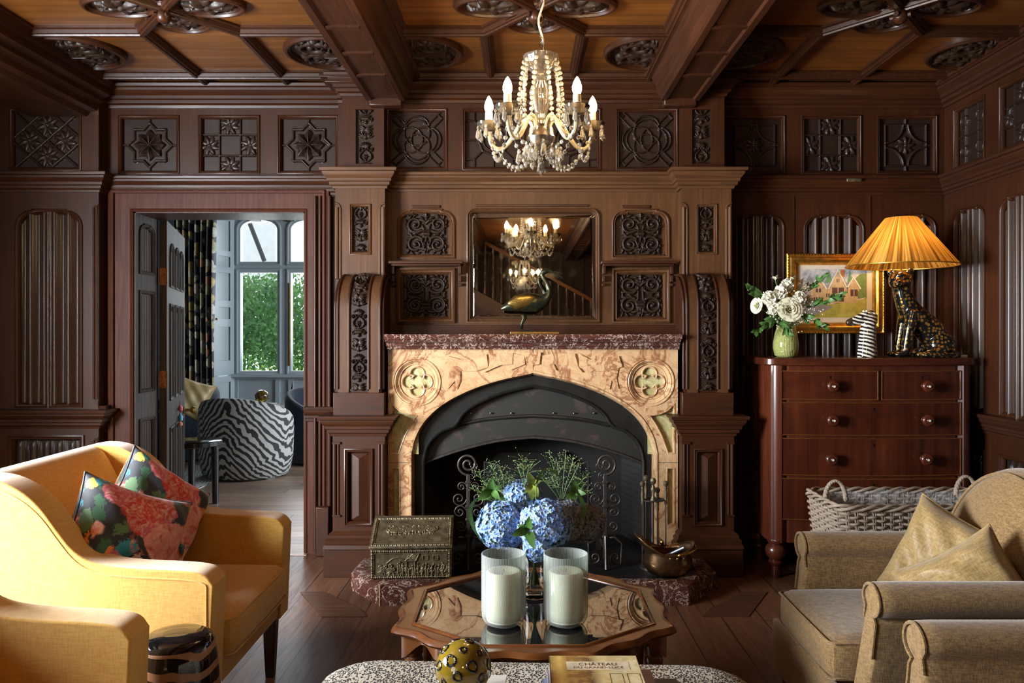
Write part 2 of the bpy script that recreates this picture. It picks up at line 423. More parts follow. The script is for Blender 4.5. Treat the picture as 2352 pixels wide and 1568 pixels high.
def relief(mb, u0, u1, v0, v1, T, w, amp, S=None, fn=None, n=90, unit=None, rough=0.08, edge=0.0):
    """height field over a rectangle. strokes use units where half the width is 1"""
    su = (u1-u0); sv = (v1-v0); nu = int(n*max(1, su/sv)); nv = int(n*max(1, sv/su))
    if su < sv: nu = n
    U, V = np.meshgrid(np.linspace(-1, 1, nu), np.linspace(-sv/su, sv/su, nv))
    Hm = np.zeros_like(U)
    if S:
        for p, r, h in S: stroke(Hm, U, V, p, r, h)
    if fn is not None: Hm = fn(U, V, Hm)
    if rough:
        N = rng.rand(*Hm.shape); N = (N+np.roll(N, 1, 0)+np.roll(N, 1, 1)+np.roll(N, -1, 0)+np.roll(N, -1, 1))/5-.5
        Hm = Hm+N*rough*(Hm < .15)
    A = (sv/su); m = (np.abs(U) > 1-1e-6) | (np.abs(V) > A-1e-6); Hm = np.where(m, -edge, Hm)
    vs_ = []
    UU = u0+(U+1)/2*su; VV = v0+(V/A+1)/2*sv; WW = w+Hm*amp
    P = np.array([[T(a, b, c) for a, b, c in zip(x, y, z)] for x, y, z in zip(UU, VV, WW)])
    return mb.grid(P)
# ------------------------------------------------------------------ geometric frieze motifs
def ridge(Hm, U, V, pts, r=.035, h=1.0, closed=False):
    pts = list(pts)
    if closed: pts = pts+[pts[0]]
    stroke(Hm, U, V, pts, r, h)
def inpoly(U, V, P):
    c = np.zeros(U.shape, bool); n = len(P)
    for i in range(n):
        x1, y1 = P[i]; x2, y2 = P[(i+1) % n]
        k = ((y1 > V) != (y2 > V)) & (U < (x2-x1)*(V-y1)/((y2-y1) or 1e-9)+x1)
        c ^= k
    return c
def f_star(U, V, Hm):
    oct_ = [((.62 if i % 2 == 0 else .47)*math.cos(PI*i/8), (.62 if i % 2 == 0 else .47)*math.sin(PI*i/8)) for i in range(16)]
    big = [(x*1.18, y*1.18) for x, y in oct_]
    for e in ((1, 0), (0, 1), (-1, 0), (0, -1)): ridge(Hm, U, V, [(e[0]*.7, e[1]*.7), e], .035)
    ridge(Hm, U, V, big, .045, 1.2, True)
    R = np.hypot(U, V); A = np.arctan2(V, U)
    ins = inpoly(U, V, [(x*.82, y*.82) for x, y in oct_])
    tri = np.abs(((A/(PI/4)) % 1)-.5)*2          # facets meet on points and valleys
    fac = (0.5+2.2*tri)*np.minimum(1, (.62-R)/.5+.35)
    Hm = np.where(ins, np.maximum(Hm, fac), Hm)
    ridge(Hm, U, V, [(0, 0), (.001, 0)], .09, 2.2)
    return Hm
def f_check(U, V, Hm):
    for t in (-.34, .34):
        ridge(Hm, U, V, [(t, -1), (t, 1)], .035); ridge(Hm, U, V, [(-1, t), (1, t)], .035)
    for c in ((0, .67), (0, -.67), (.67, 0), (-.67, 0)):
        for p, r, h in rosette(c[0], c[1], .34, 8, 1.2, .39): stroke(Hm, U, V, p, r, h)
    return Hm
def f_circ(U, V, Hm):
    for a in range(4):
        c = (.23*math.cos(a*PI/2), .23*math.sin(a*PI/2)); ridge(Hm, U, V, circ(c[0], c[1], .42, 36), .028, 1, True)
        d = a*PI/2+PI/4; ca, sa = math.cos(d), math.sin(d)
        for o in (-.10, .10): ridge(Hm, U, V, [(ca*.62-sa*o, sa*.62+ca*o), (ca*1.3-sa*o, sa*1.3+ca*o)], .028, 1)
        b = [(.36*math.cos(a*PI/2)+.42*math.cos(a*PI/2+t), .36*math.sin(a*PI/2)+.42*math.sin(a*PI/2+t)) for t in np.linspace(-1.25, 1.25, 16)]
        ridge(Hm, U, V, b, .034, 1.1)
        ridge(Hm, U, V, [(ca*1.08-sa*.1, sa*1.08+ca*.1), (ca*1.08+sa*.1, sa*1.08-ca*.1)], .028, 1)
    return Hm
def f_oct(U, V, Hm):
    for sx in (-1, 1):
        for sy in (-1, 1):
            ridge(Hm, U, V, [(sx*.62, sy), (sx*.62, sy*.62), (sx, sy*.62)], .03)
            ridge(Hm, U, V, [(sx*.62, sy*.62), (sx*.38, sy*.38)], .03)
        ridge(Hm, U, V, [(sx*.5, 0), (sx, 0)], .03); ridge(Hm, U, V, [(0, sx*.5), (0, sx)], .03)
    ridge(Hm, U, V, circ(0, 0, .5, 8), .034, 1.1, True); ridge(Hm, U, V, circ(0, 0, .34, 30), .03, 1, True)
    return Hm
def f_four(U, V, Hm):
    s = .68
    ridge(Hm, U, V, rect(-s, s, -s, s), .035, 1.1, True)
    for e in ((1, 0), (0, 1), (-1, 0), (0, -1)): ridge(Hm, U, V, [(e[0]*s, e[1]*s), e], .035)
    for sx in (-1, 1):
        for sy in (-1, 1):
            ridge(Hm, U, V, [(sx*(s-.6*math.cos(t)), sy*(s-.6*math.sin(t))) for t in np.linspace(0, PI/2, 14)], .04, 1.2)
    for p, r, h in rosette(0, 0, .3, 8, 1.2): stroke(Hm, U, V, p, r, h)
    return Hm
def f_lattice(U, V, Hm):
    A = V.max()
    for t in (-1, 0, 1):
        for s in (-1, 1):
            ridge(Hm, U, V, [(-1.2, s*(-1.2)*A+t*A), (1.2, s*1.2*A+t*A)], .035)
    for c in ((0, .5*A), (0, -.5*A), (.5, 0), (-.5, 0)):
        for p, r, h in rosette(c[0], c[1], .33, 8, 1.2, .39): stroke(Hm, U, V, p, r, h)
    return Hm
def f_lobes(U, V, Hm):
    for t in (-.4, .4):
        ridge(Hm, U, V, [(t, -1), (t, 1)], .04)
    ridge(Hm, U, V, [(-1, 0), (1, 0)], .04)
    for sx in (-1, 1):
        for sy in (-1, 1): ridge(Hm, U, V, circ(sx*.5, sy*.55, .22, 20), .04, 1, True)
    return Hm
# ------------------------------------------------------------------ panelling pieces
OGEE = [(0, .0), (0, .016), (.006, .019), (.010, .012), (.014, .010), (.018, .013), (.022, .006), (.026, .0), (.026, -.012)]
def frame_mould(parent, T, poly, prof=None, scale=1.0, name='panel_moulding', m='oak_v', base=0.0):
    prof = prof or OGEE
    mb = MB().sweep(poly, [(-o*scale+.001, base+w*scale) for o, w in prof], T)
    # path runs anticlockwise, so a negative offset points outwards; flip to run inwards
    mb = MB().sweep(poly, [(o*scale, base+w*scale) for o, w in prof], T)
    return mb.build(name, M[m], parent)
def ribbed(parent, T, u0, u1, v0, v1, w, name='ribbed_panel', m='rib', r=0.05):
    """vertical reeds with a wavy cut head, a bead up the middle"""
    nu = 120; nv = 14; W_ = u1-u0
    us = np.linspace(0, 1, nu)
    k = 2.0
    x = np.abs(us-.5)*2
    prof = .016*np.cos((x-.16)*k*2*PI/.88)*(x > .10)+.016
    prof += np.where(x < .10, .018+.010*np.sqrt(np.maximum(0, 1-(x/.06)**2)), 0)
    head = r*np.clip((x-.45)/.55, 0, 1)**2*1.5+.010*(1-np.cos((x-.16)*k*2*PI/.88))*.5
    P = np.zeros((nv, nu, 3)); 
    for i in range(nv):
        t = i/(nv-1)
        for j in range(nu):
            top = v1-head[j]
            ww = w+prof[j]
            P[i, j] = T(u0+us[j]*W_, v0+(top-v0)*t, ww)
    mb = MB(); mb.grid(P)
    # closing faces at head and foot
    for e in (0, nv-1):
        Q = np.zeros((2, nu, 3))
        for j in range(nu):
            top = (v1-head[j]) if e else v0
            Q[0, j] = T(u0+us[j]*W_, top, w+prof[j]); Q[1, j] = T(u0+us[j]*W_, top, w-.02)
        mb.grid(Q)
    c = (u0+u1)/2
    a = T(c, v1-.004, w+.03); b = T(c, v0+.012, w+.03)
    mb.ball(a, .010); mb.ball(b, .011)
    return mb.build(name, M[m], parent, smooth=50)
def linenfold(parent, T, u0, u1, v0, v1, w, k=5, m='carvep'):
    mb = MB(); nu = 30*k; nv = 24; P = np.zeros((nv, nu, 3))
    for i in range(nv):
        for j in range(nu):
            x = j/(nu-1)*k; f = x % 1
            hh = .016*max(0, math.sin(PI*min(1, f*1.6)))**.6 if f < .62 else .004
            tt = (i/(nv-1))
            lim = 1-.10*(.5+.5*math.cos(2*PI*f)); fade = 1 if tt < lim else 0
            P[i, j] = T(u0+(u1-u0)*j/(nu-1), v0+(v1-v0)*tt, w+hh*fade)
    return mb.grid(P).build('linenfold_panel', M[m], parent, smooth=50)
def cornice(parent, T, u0, u1, vt, h, out, name='cornice', m='oak_h', ret=(0, 0), back=0.0):
    """stepped crown moulding, top at vt, projecting out; ret = return depth at either end"""
    pr = [(0, -h), (.12, -h), (.16, -h*.88), (.34, -h*.82), (.36, -h*.68), (.5, -h*.64), (.52, -h*.50), (.62, -h*.44), (.78, -h*.30), (.80, -h*.20), (.96, -h*.16), (1.0, -h*.04), (.97, 0), (0, 0)]
    # plan path: follow the face with returns on the ends
    path = []
    if ret[0]: path.append((u0, -ret[0]))
    path += [(u0, 0), (u1, 0)]
    if ret[1]: path.append((u1, -ret[1]))
    # path in (u, w): outward normal must be +w on the face
    Tm = lambda a, b, c: T(a, c, b)
    mb = MB().sweep(path, [(o*out, vt+v) for o, v in pr], Tm, closed=False)
    return mb.build(name, M[m], parent, smooth=30)

Yw, Yc, Yu, Yp, Yl, XR = 4.89, 4.78, 4.67, 4.44, 4.79, 2.59
ZC = 2.88
XC = 0.06
Z_FT, Z_FB = 2.69, 2.328      # frieze panels top, bottom
Z_CT, Z_CB = 2.308, 2.20      # picture cornice
Z_D = 0.895                   # dado cap top
wb = struct('wall_back'); T = TB(Yw)
def arcbox(parent, T, u0, u1, v0, v1, wb_=-.03):
    MB().sweep(shoulder(u0, u1, v0, v1, (u1-u0)*.22), [(0, 0.004), (0, -.03)], T).build('panel_reveal', M['oak_v'], parent)
# door opening and panel openings of the back wall
DX0, DX1, DZ = px(300, 4.85), px(697, 4.85), pz(484, 4.85)
fr_w = [(272, 412, f_star), (456, 597, f_check), (638, 778, f_star), (1665, 1803, f_four), (1840, 1978, f_check), (2013, 2152, f_four)]
rib_w = [(1680, 1802), (1845, 1985), (2022, 2150)]
holes = []; 
for a, b, f in fr_w: holes.append(rect(px(a, Yw), px(b, Yw), Z_FB, Z_FT))
ribs = []
for a, b in rib_w:
    s = shoulder(px(a, Yw), px(b, Yw), 0.93, 2.085, (px(b, Yw)-px(a, Yw))*.24); ribs.append(s); holes.append(s)
outer = [(px(235, Yw)-.1, 0), (DX0, 0), (DX0, DZ), (DX1, DZ), (DX1, 0), (-.80, 0), (-.80, 1.25), (.93, 1.25), (.93, 0), (XR+.2, 0), (XR+.2, ZC+.1), (px(235, Yw)-.1, ZC+.1)]
mb = MB(); plate(mb, outer, holes, T, 0, -.035); mb.build('panelled_board', M['oak_v'], wb)
mb = MB(); plate(mb, outer, [], T, -.03, -.28); mb.build('wall_core', M['oak_v'], wb)
def frieze(parent, T, u0, u1, v0, v1, fn, w=-.022):
    mb = MB(); relief(mb, u0, u1, v0, v1, T, w, .013, fn=fn, n=120, rough=.03); mb.build('carved_frieze_panel', M['carvep'], parent, smooth=40)
    frame_mould(parent, T, rect(u0, u1, v0, v1), scale=.85, m='oak_v', base=-.006)
for a, b, f in fr_w: frieze(wb, T, px(a, Yw), px(b, Yw), Z_FB, Z_FT, f)
for s, (a, b) in zip(ribs, rib_w):
    ribbed(wb, T, px(a, Yw)+.012, px(b, Yw)-.012, 0.93, 2.07, -.028)
    frame_mould(wb, T, s, scale=.9, base=-.008)
# door casing
door = struct('trim_1'); 
def casing(poly, prof, name='door_casing', m='redwood'):
    return MB().sweep(poly, prof, T, closed=False).build(name, M[m], door, smooth=30)
cas = [(0, -.02), (0, .012), (.010, .020), (.018, .014), (.11, .014), (.112, .030), (.125, .036), (.135, .026), (.15, .022), (.15, -.02)]
casing([(DX0, 0), (DX0, DZ), (DX1, DZ), (DX1, 0)], cas)
for x in (px(740, 4.84), ):
    MB().box(x-.035, x+.045, Yw-.075, Yw, 0, .30).build('plinth_block', M['oak_v'], door, bevel=.006)
# fluted strip right of the casing
for k in range(4):
    x = px(726+k*11, Yw); MB().tube([(x, Yw-.022, .02), (x, Yw-.022, 2.19)], .011, 10).build('reed', M['oak_v'], door)
# dado on the back wall
for (a, b) in ((px(703, Yw), px(770, Yw)), (px(1680, Yw), XR)):
    cornice(wb, T, a, b, Z_D+.01, .11, .07, 'dado_cap')
cornice(wb, T, px(236, Yw), px(262, Yw), Z_D+.02, .13, .1, 'dado_cap')
cornice(wb, T, px(236, Yw), px(800, Yw), Z_CT, Z_CT-Z_CB, .075)
cornice(wb, T, px(1640, Yw), XR, Z_CT, Z_CT-Z_CB, .075)
cornice(wb, T, px(236, Yw), px(800, Yw), ZC-.02, .13, .11, 'crown_moulding')
cornice(wb, T, px(1640, Yw), XR, ZC-.02, .13, .11, 'crown_moulding')
for xx in (1823, 1998):
    MB().box(px(xx, Yw)-.003, px(xx, Yw)+.003, Yw-.006, Yw+.001, .9, 2.19).build('panel_bead', M['oak_v'], wb)
# ---------------- left pier
wl = struct('wall_left'); T = TB(Yl)
X0, X1 = -4.30, px(226.5, Yl)
fz = [(22, 187)]; holes = [rect(px(22, Yl), px(187, Yl), Z_FB, 2.705), shoulder(px(35, Yl), px(190, Yl), 0.905, 2.10, .10), rect(px(20, Yl), px(194, Yl), .14, .74)]
for k in (1, 2):
    holes += [[(u-.56*k, v) for u, v in h] for h in holes[:3]]
mb = MB(); plate(mb, rect(X0, X1, 0, ZC+.1), holes, T, 0, -.035); mb.build('panelled_board', M['oak_v'], wl)
MB().box(X0, X1, Yl+.03, Yw+.28, 0, ZC+.1).build('wall_core', M['oak_v'], wl)
for k in range(3):
    d = -.56*k
    frieze(wl, T, px(22, Yl)+d, px(187, Yl)+d, Z_FB, 2.705, f_lattice)
    s = [(u+d, v) for u, v in shoulder(px(35, Yl), px(190, Yl), 0.905, 2.10, .10)]
    ribbed(wl, T, px(35, Yl)+.012+d, px(190, Yl)-.012+d, .905, 2.085, -.028); frame_mould(wl, T, s, scale=1.1, base=-.008)
    q = rect(px(20, Yl)+d, px(194, Yl)+d, .14, .74); frame_mould(wl, T, q, scale=1.3, base=-.008)
    linenfold(wl, T, px(20, Yl)+d+.03, px(194, Yl)+d-.03, .17, .71, -.028)
cornice(wl, T, X0, X1, Z_CT+.005, .115, .08, ret=(0, .12)); cornice(wl, T, X0, X1, Z_D, .115, .085, 'dado_cap', ret=(0, .12))
cornice(wl, T, X0, X1, .13, .05, .03, 'skirting_cap')
MB().box(X0, X1+.01, Yl-.035, Yl, 0, .12).build('skirting', M['oak_h'], wl, bevel=.004)
# chamfer stops on the pier edge
def chamfer(parent, T, u, v0, v1, s=1, m='oak_v', r=.03):
    mb = MB()
    mb.tube([T(u-s*.012, v0+.03, .002), T(u-s*.012, v1-.02, .002), ], .010, 8); mb.tube([T(u-s*.03, v0+.03, .000), T(u-s*.03, v1-.03, .000)], .006, 8)
    mb.tube([T(u-s*(.03-.03*math.sin(t)), v1-.03+.03*(1-math.cos(t)), .001) for t in np.linspace(0, PI/2, 6)], .005, 6)
    mb.add([T(u-s*.036, v0+.03, .006), T(u, v0+.03, .006), T(u, v0-.02, .004), T(u-s*.036, v0+.03, -.004)], [(0, 1, 2)])
    mb.box(*sorted((T(u-s*.038, 0, 0)[0], T(u+s*.004, 0, 0)[0])), T(0, 0, .010)[1], T(0, 0, -.01)[1], v0+.024, v0+.036)
    return mb.build('chamfer_moulding', M[m], parent)
chamfer(wl, T, X1, .92, 2.14); chamfer(wl, T, X1, .2, .74)
# real left wall with its window, wall behind the camera
ls = struct('wall_side'); 
mb = MB(); plate(mb, rect(-5.6, Yw+.3, 0, ZC+.1), [rect(.85, 2.65, .62, 2.35), rect(-3.3, -1.1, .8, 2.5)], lambda u, v, w: (-3.2-w, u, v), 0, .15); mb.build('wall_board', M['oak_v'], ls)
for (a, b, c, d) in ((.85, 2.65, .62, 2.35), (-3.3, -1.1, .8, 2.5)):
    w_ = struct('window_%d' % (3 if a > 0 else 4)); mb = MB()
    mb.sweep(rect(a, b, c, d), [(0, -.02), (0, .04), (.06, .04), (.06, -.02), (0, -.02)], lambda u, v, w: (-3.25-w, u, v))
    mb.box(-3.29, -3.24, (a+b)/2-.035, (a+b)/2+.035, c, d); mb.box(-3.29, -3.24, a, b, c+(d-c)*.7-.03, c+(d-c)*.7+.03)
    mb.build('window_frame', M['white'], w_)
# right wall
wr = struct('wall_right'); T = TR(XR)
rf = [(px_ := XR*F/(2190-CX), XR*F/(2264-CX), f_lobes)]
def yr(p): return XR*F/(p-CX)
pitch = yr(2272)-yr(2362)
cells = [(yr(2264), yr(2192)), (yr(2264)-.455, yr(2192)-.455+.0), (yr(2264)-.91, yr(2192)-.91), (yr(2264)-1.365, yr(2192)-1.365)]
holes = []
for (a, b) in cells:
    holes.append(rect(a, b, Z_FB, Z_FT)); holes.append(shoulder(a, b, .905, 2.085, .075)); holes.append(rect(a, b, .2, .70))
mb = MB(); plate(mb, rect(-5.6, Yw+.1, 0, ZC+.1), holes, T, 0, -.035); mb.build('panelled_board', M['oak_v'], wr)
MB().box(XR+.03, XR+.2, -5.6, Yw+.1, 0, ZC+.1).build('wall_core', M['oak_v'], wr)
for i, (a, b) in enumerate(cells):
    frieze(wr, T, a, b, Z_FB, Z_FT, f_lobes if i % 2 == 0 else f_check)
    ribbed(wr, T, a+.01, b-.01, .905, 2.07, -.028); frame_mould(wr, T, shoulder(a, b, .905, 2.085, .075), scale=.9, base=-.008)
    frame_mould(wr, T, rect(a, b, .2, .7), scale=.9, base=-.008); linenfold(wr, T, a+.02, b-.02, .22, .68, -.028)
TRf = lambda u, v, w: (XR-w, -u, v)
cornice(wr, TRf, -Yw, 5.5, Z_CT, Z_CT-Z_CB, .075, m='oak_y'); cornice(wr, TRf, -Yw, 5.5, Z_D+.01, .11, .07, 'dado_cap', m='oak_y')
cornice(wr, TRf, -Yw, 5.5, ZC-.02, .13, .11, 'crown_moulding', m='oak_y'); MB().box(XR-.03, XR, -5.5, Yw, 0, .14).build('skirting', M['oak_y'], wr, bevel=.004)
# ---------------- floor
def floormat(name, axis, c0, c1, bw=0.19, rough=0.33):
    m, nt, b = mat(name)
    sx = (1, 1, 1)
    tc = nt.nodes.new('ShaderNodeTexCoord'); sep = nt.nodes.new('ShaderNodeSeparateXYZ'); nt.links.new(tc.outputs['Object'], sep.inputs[0])
    u = sep.outputs[0 if axis == 'y' else 1]; l = sep.outputs[1 if axis == 'y' else 0]
    k = math_(nt, 'DIVIDE', u, bw); fl = math_(nt, 'FLOOR', k); fr = math_(nt, 'FRACT', k)
    wn = nt.nodes.new('ShaderNodeTexWhiteNoise'); wn.noise_dimensions = '1D'; nt.links.new(fl, wn.inputs['W'])
    l2 = math_(nt, 'ADD', l, math_(nt, 'MULTIPLY', wn.outputs[0], 7.3))
    lk = math_(nt, 'DIVIDE', l2, 2.1); ll = math_(nt, 'FLOOR', lk); lf = math_(nt, 'FRACT', lk)
    wn2 = nt.nodes.new('ShaderNodeTexWhiteNoise'); wn2.noise_dimensions = '2D'
    cb = nt.nodes.new('ShaderNodeCombineXYZ'); nt.links.new(fl, cb.inputs[0]); nt.links.new(ll, cb.inputs[1]); nt.links.new(cb.outputs[0], wn2.inputs['Vector'])
    cv = nt.nodes.new('ShaderNodeCombineXYZ')
    nt.links.new(math_(nt, 'MULTIPLY', u, 26), cv.inputs[0]); nt.links.new(math_(nt, 'MULTIPLY', l2, 1.6), cv.inputs[1]); nt.links.new(math_(nt, 'MULTIPLY', wn2.outputs[0], 40), cv.inputs[2])
    g = noise(nt, cv.outputs[0], 1.6, 7, 0.65, 1.6)
    c = ramp(nt, g, [(0.25, c0), (0.75, c1)])
    c = mixc(nt, 1.0, c, ramp(nt, wn2.outputs[0], [(0, (0.62,)*3), (1, (1.15,)*3)]), 'MULTIPLY')
    gap = math_(nt, 'MAXIMUM', math_(nt, 'GREATER_THAN', math_(nt, 'ABSOLUTE', math_(nt, 'SUBTRACT', fr, .5)), .487), math_(nt, 'GREATER_THAN', math_(nt, 'ABSOLUTE', math_(nt, 'SUBTRACT', lf, .5)), .4985))
    c = mixc(nt, gap, c, (0.006, 0.004, 0.003))
    nt.links.new(c, b.inputs['Base Color'])
    nt.links.new(ramp(nt, g, [(0.2, (rough+.12,)*3), (0.8, (rough,)*3)]), b.inputs['Roughness'])
    hh = math_(nt, 'SUBTRACT', math_(nt, 'MULTIPLY', g, .35), gap); bump(nt, b, hh, .35, .003)
    return m
M['floor'] = floormat('dark_floor_boards', 'y', (0.046, 0.018, 0.009), (0.180, 0.078, 0.038))
M['floor2'] = floormat('pale_floor_boards', 'x', (0.22, 0.14, 0.10), (0.50, 0.35, 0.26), .16, .3)
fl = struct('floor')
MB().box(-4.2, XR+.2, -5.6, 5.02, -.1, 0).build('floor_boards', M['floor'], fl)
MB().box(-8, 2.0, 5.02, 10.2, -.1, 0).build('next_room_boards', M['floor2'], fl)
MB().box(DX0-.02, DX1+.02, 4.84, 5.04, -.02, .004).build('threshold_board', M['floor2'], fl)
# mitred border boards round the hearth
for s in (-1, 1):
    mb = MB(); X = XC
    poly = [(X+s*.80, 3.80), (X+s*.86, 3.91), (X+s*1.10, 4.16), (X+s*1.22, 4.16), (X+s*1.02, 3.80)]
    mb.prism(poly, lambda u, v, w: (u, v, w), .001, .004); mb.build('hearth_border_board', M['border'], fl)
# ---------------- ceiling
ce = struct('ceiling'); T = TC(ZC)
MB().box(-4.2, XR+.2, -5.6, 5.2, ZC, ZC+.1).build('ceiling_boards', M['ceil'], ce)
CM = [(-.038, 0), (-.038, .012), (-.026, .016), (-.022, .034), (-.012, .036), (-.009, .043), (.009, .043), (.012, .036), (.022, .034), (.026, .016), (.038, .012), (.038, 0)]
def cm(path, closed=False, sc=1.0, name='ceiling_moulding'):
    MB().sweep(path, [(o*sc, w*sc) for o, w in CM], T, closed).build(name, M['beam'], ce, smooth=30)
YM = 3.985; YB = 3.73
bays = [(-2.47, -.98, -1.66), (-.62, .74, XC), (1.10, 2.50, 1.75)]
def boss(cx, cy_):
    mb = MB()
    for dx, dy, rx, ry in ((-.20, 0, .165, .10), (.20, 0, .165, .10), (0, -.17, .14, .13), (0, .17, .14, .13)):
        P = circ(cx+dx, cy_+dy, rx, 36, ry); mb.sweep(P, [(-.016, 0), (-.016, .018), (-.006, .028), (.004, .028), (.010, .018), (.016, .018), (.020, .006)], T)
    mb.build('boss_rings', M['beam'], ce, smooth=30)
    mb = MB()
    for dx, dy, rx, ry in ((-.20, 0, .15, .09), (.20, 0, .15, .09), (0, -.17, .125, .115), (0, .17, .125, .115)):
        S = rosette(0, 0, .85, 9)+rosette(.4, .1, .35, 5)+rosette(-.45, -.05, .35, 5)
        n = 44; U, V = np.meshgrid(np.linspace(-1, 1, n), np.linspace(-1, 1, n)); Hm = np.zeros_like(U)
        for p, r, h in S: stroke(Hm, U, V, p, r, h)
        R = np.hypot(U, V); sc_ = np.where(R > 1, 1/np.maximum(R, 1e-6), 1)
        P = np.array([[T(cx+dx+a*s_*rx, cy_+dy+b_*s_*ry, .006+c*.03) for a, b_, c, s_ in zip(x, y, z, q)] for x, y, z, q in zip(U, V, Hm, sc_)])
        mb.grid(P)
    mb.build('boss_carving', M['carve'], ce)
    mb = MB(); mb.ball((cx, cy_, ZC-.06), .035)
    for a in (1, -1):
        mb.tube([(cx-.035*a, cy_-.03, ZC-.06), (cx+.035*a, cy_+.03, ZC-.06)], .012)
    mb.build('boss_knot', M['beam'], ce)
def roundel(cx, cy_, u0, u1):
    R = .235
    # full ring trimmed to the bay
    def clip(P): return [(min(max(a, u0), u1), b) for a, b in P]
    mb = MB(); mb.sweep(clip(circ(cx, cy_, R, 48)), [(-.018, 0), (-.018, .018), (-.008, .030), (.004, .030), (.010, .018), (.018, .018), (.022, .006)], T); mb.build('roundel_ring', M['beam'], ce, smooth=30)
    mb = MB(); n = 80
    U, V = np.meshgrid(np.linspace(-1, 1, n), np.linspace(-1, 1, n)); Hm = np.zeros_like(U)
    for p, r, h in scroll_panel(3): stroke(Hm, U, V, [(a*.8, b*.8) for a, b in p], r, h)
    Rr = np.hypot(U, V); sc_ = np.where(Rr > 1, 1/np.maximum(Rr, 1e-6), 1)
    P = np.array([[T(min(max(cx+a*s_*R*.95, u0), u1), cy_+b_*s_*R*.95, .006+c*.028) for a, b_, c, s_ in zip(x, y, z, q)] for x, y, z, q in zip(U, V, Hm, sc_)])
    mb.grid(P).build('roundel_carving', M['carve'], ce)
for (a, b, c) in bays:
    for k in range(0, 3):
        y0 = YM-k*2.4
        d = .245
        cm([(a, y0), (c-d, y0)]); cm([(c+d, y0), (b, y0)])
        yb = y0-.30; y2 = yb-.30
        if k < 2:
            cm([(c-d, y0), (c+d, y2)]); cm([(c+d, y0), (c-d, y2)])
            cm([(a, y2), (c-d, y2)]); cm([(c+d, y2), (b, y2)])
            boss(c, yb)
        if k == 0:
            cm([(c-d, y0), (c-d, Yw-.1)], sc=.9); cm([(c+d, y0), (c+d, Yw-.1)], sc=.9)
    cm([(a, 4.66), (b, 4.66)])
    cm([(a, -5), (a, 4.75)], sc=1.1); cm([(b, -5), (b, 4.75)], sc=1.1)
    roundel(a+.05 if a > -2 else a+.06, 4.30, a+.02, 9); roundel(b-.05, 4.30, -9, b-.02)
def beam(xc, w=.11, y1=4.62, name='ceiling_beam', z0=2.70):
    mb = MB()
    pr = [(-.20, ZC), (-.20, ZC-.03), (-.185, ZC-.045), (-.165, ZC-.05), (-.155, ZC-.075), (-.14, ZC-.09), (-.135, z0+.045), (-.125, z0+.03), (-w-.005, z0+.02), (-w, z0), (-w+.03, z0), (-w+.038, z0+.012)]
    pr = pr+[(-x, z) for x, z in pr[::-1]]
    Y0 = -5.5; vs_ = []; n = len(pr)
    for y in (Y0, y1): vs_ += [(xc+x, y, z) for x, z in pr]
    mb.add(vs_, [(i, i+1, n+i+1, n+i) for i in range(n-1)]+[tuple(range(n)), tuple(range(2*n-1, n-1, -1))])
    for k in range(30):
        y = 4.18-k*.33
        if k < 24: mb.box(xc-.075, xc+.075, y-.014, y+.014, z0+.001, z0+.02)
    o = mb.build(name, M['beam'], ce, smooth=30)
    MB().box(xc-.095, xc+.095, y1-.01, y1+.06, z0-.03, z0+.1).build('beam_end', M['beam'], ce, bevel=.008)
beam(-.795); beam(.915)
# deep moulded beam at the left end of the room and the one beyond it
for (xa, w_) in ((-2.46, .34), (-3.45, .2)):
    mb = MB(); z = ZC; pr = [(xa, ZC), (xa, ZC-.05), (xa-.02, ZC-.06), (xa-.02, ZC-.10), (xa-.06, ZC-.12), (xa-.06, ZC-.14), (xa-.09, ZC-.16), (xa-.10, ZC-.19), (xa-.14, ZC-.20), (xa-.16, ZC-.225), (xa-.16-w_, ZC-.225), (xa-.18-w_, ZC-.16), (xa-.24-w_, ZC-.10), (xa-.24-w_, ZC)]
    n = len(pr); vs_ = [(x, -5.5, z_) for x, z_ in pr]+[(x, Yl, z_) for x, z_ in pr]
    mb.add(vs_, [(i, i+1, n+i+1, n+i) for i in range(n-1)]+[tuple(range(n)), tuple(range(2*n-1, n-1, -1))]); mb.build('ceiling_beam', M['beam'], ce, smooth=30)
# pilaster consoles under the beams: short dentil brackets of the crown
for s in (-1, 1):
    x = XC+s*.855+s*.20
    for (dx, z, w_) in ((0, ZC-.03, .36), (.02, ZC-.055, .30), (.05, ZC-.08, .22)):
        MB().box(x-w_/2, x+w_/2, Yw-.30+dx, Yw-.1, z-.018, z).build('crown_bracket', M['beam'], ce, bevel=.003)
# ------------------------------------------------------------------ chimney breast (panelling above the mantel)
cb = struct('wall_chimney'); T = TB(Yc)
cx0, cx1 = px(880, Yc), px(1566, Yc)
MX0, MX1, MZ0, MZ1 = px(1072, Yc), px(1378, Yc), pz(741, Yc), pz(478, Yc)
fr_c = [(887, 1027, f_circ), (1062, 1205, f_oct), (1235, 1380, f_oct), (1415, 1557, f_circ)]
holes = [rect(px(a, Yc), px(b, Yc), Z_FB, Z_FT+.012) for a, b, f in fr_c]
mir = shoulder(MX0, MX1, MZ0, MZ1, .055, .0); holes.append(mir)
up = []
for a, b in ((912, 1045), (1405, 1538)):
    q = shoulder(px(a, Yc), px(b, Yc), pz(594, Yc), pz(480, Yc), .075); up.append(q); holes.append(q)
lo = []
for a, b in ((912, 1045), (1405, 1538)):
    q = rect(px(a, Yc), px(b, Yc), pz(742, Yc), pz(616, Yc)); lo.append(q); holes.append(q)
mb = MB(); plate(mb, rect(cx0-.27, cx1+.27, 1.2, 2.25), holes[4:], T, 0, -.035); mb.build('panelled_board', M['brown'], cb)
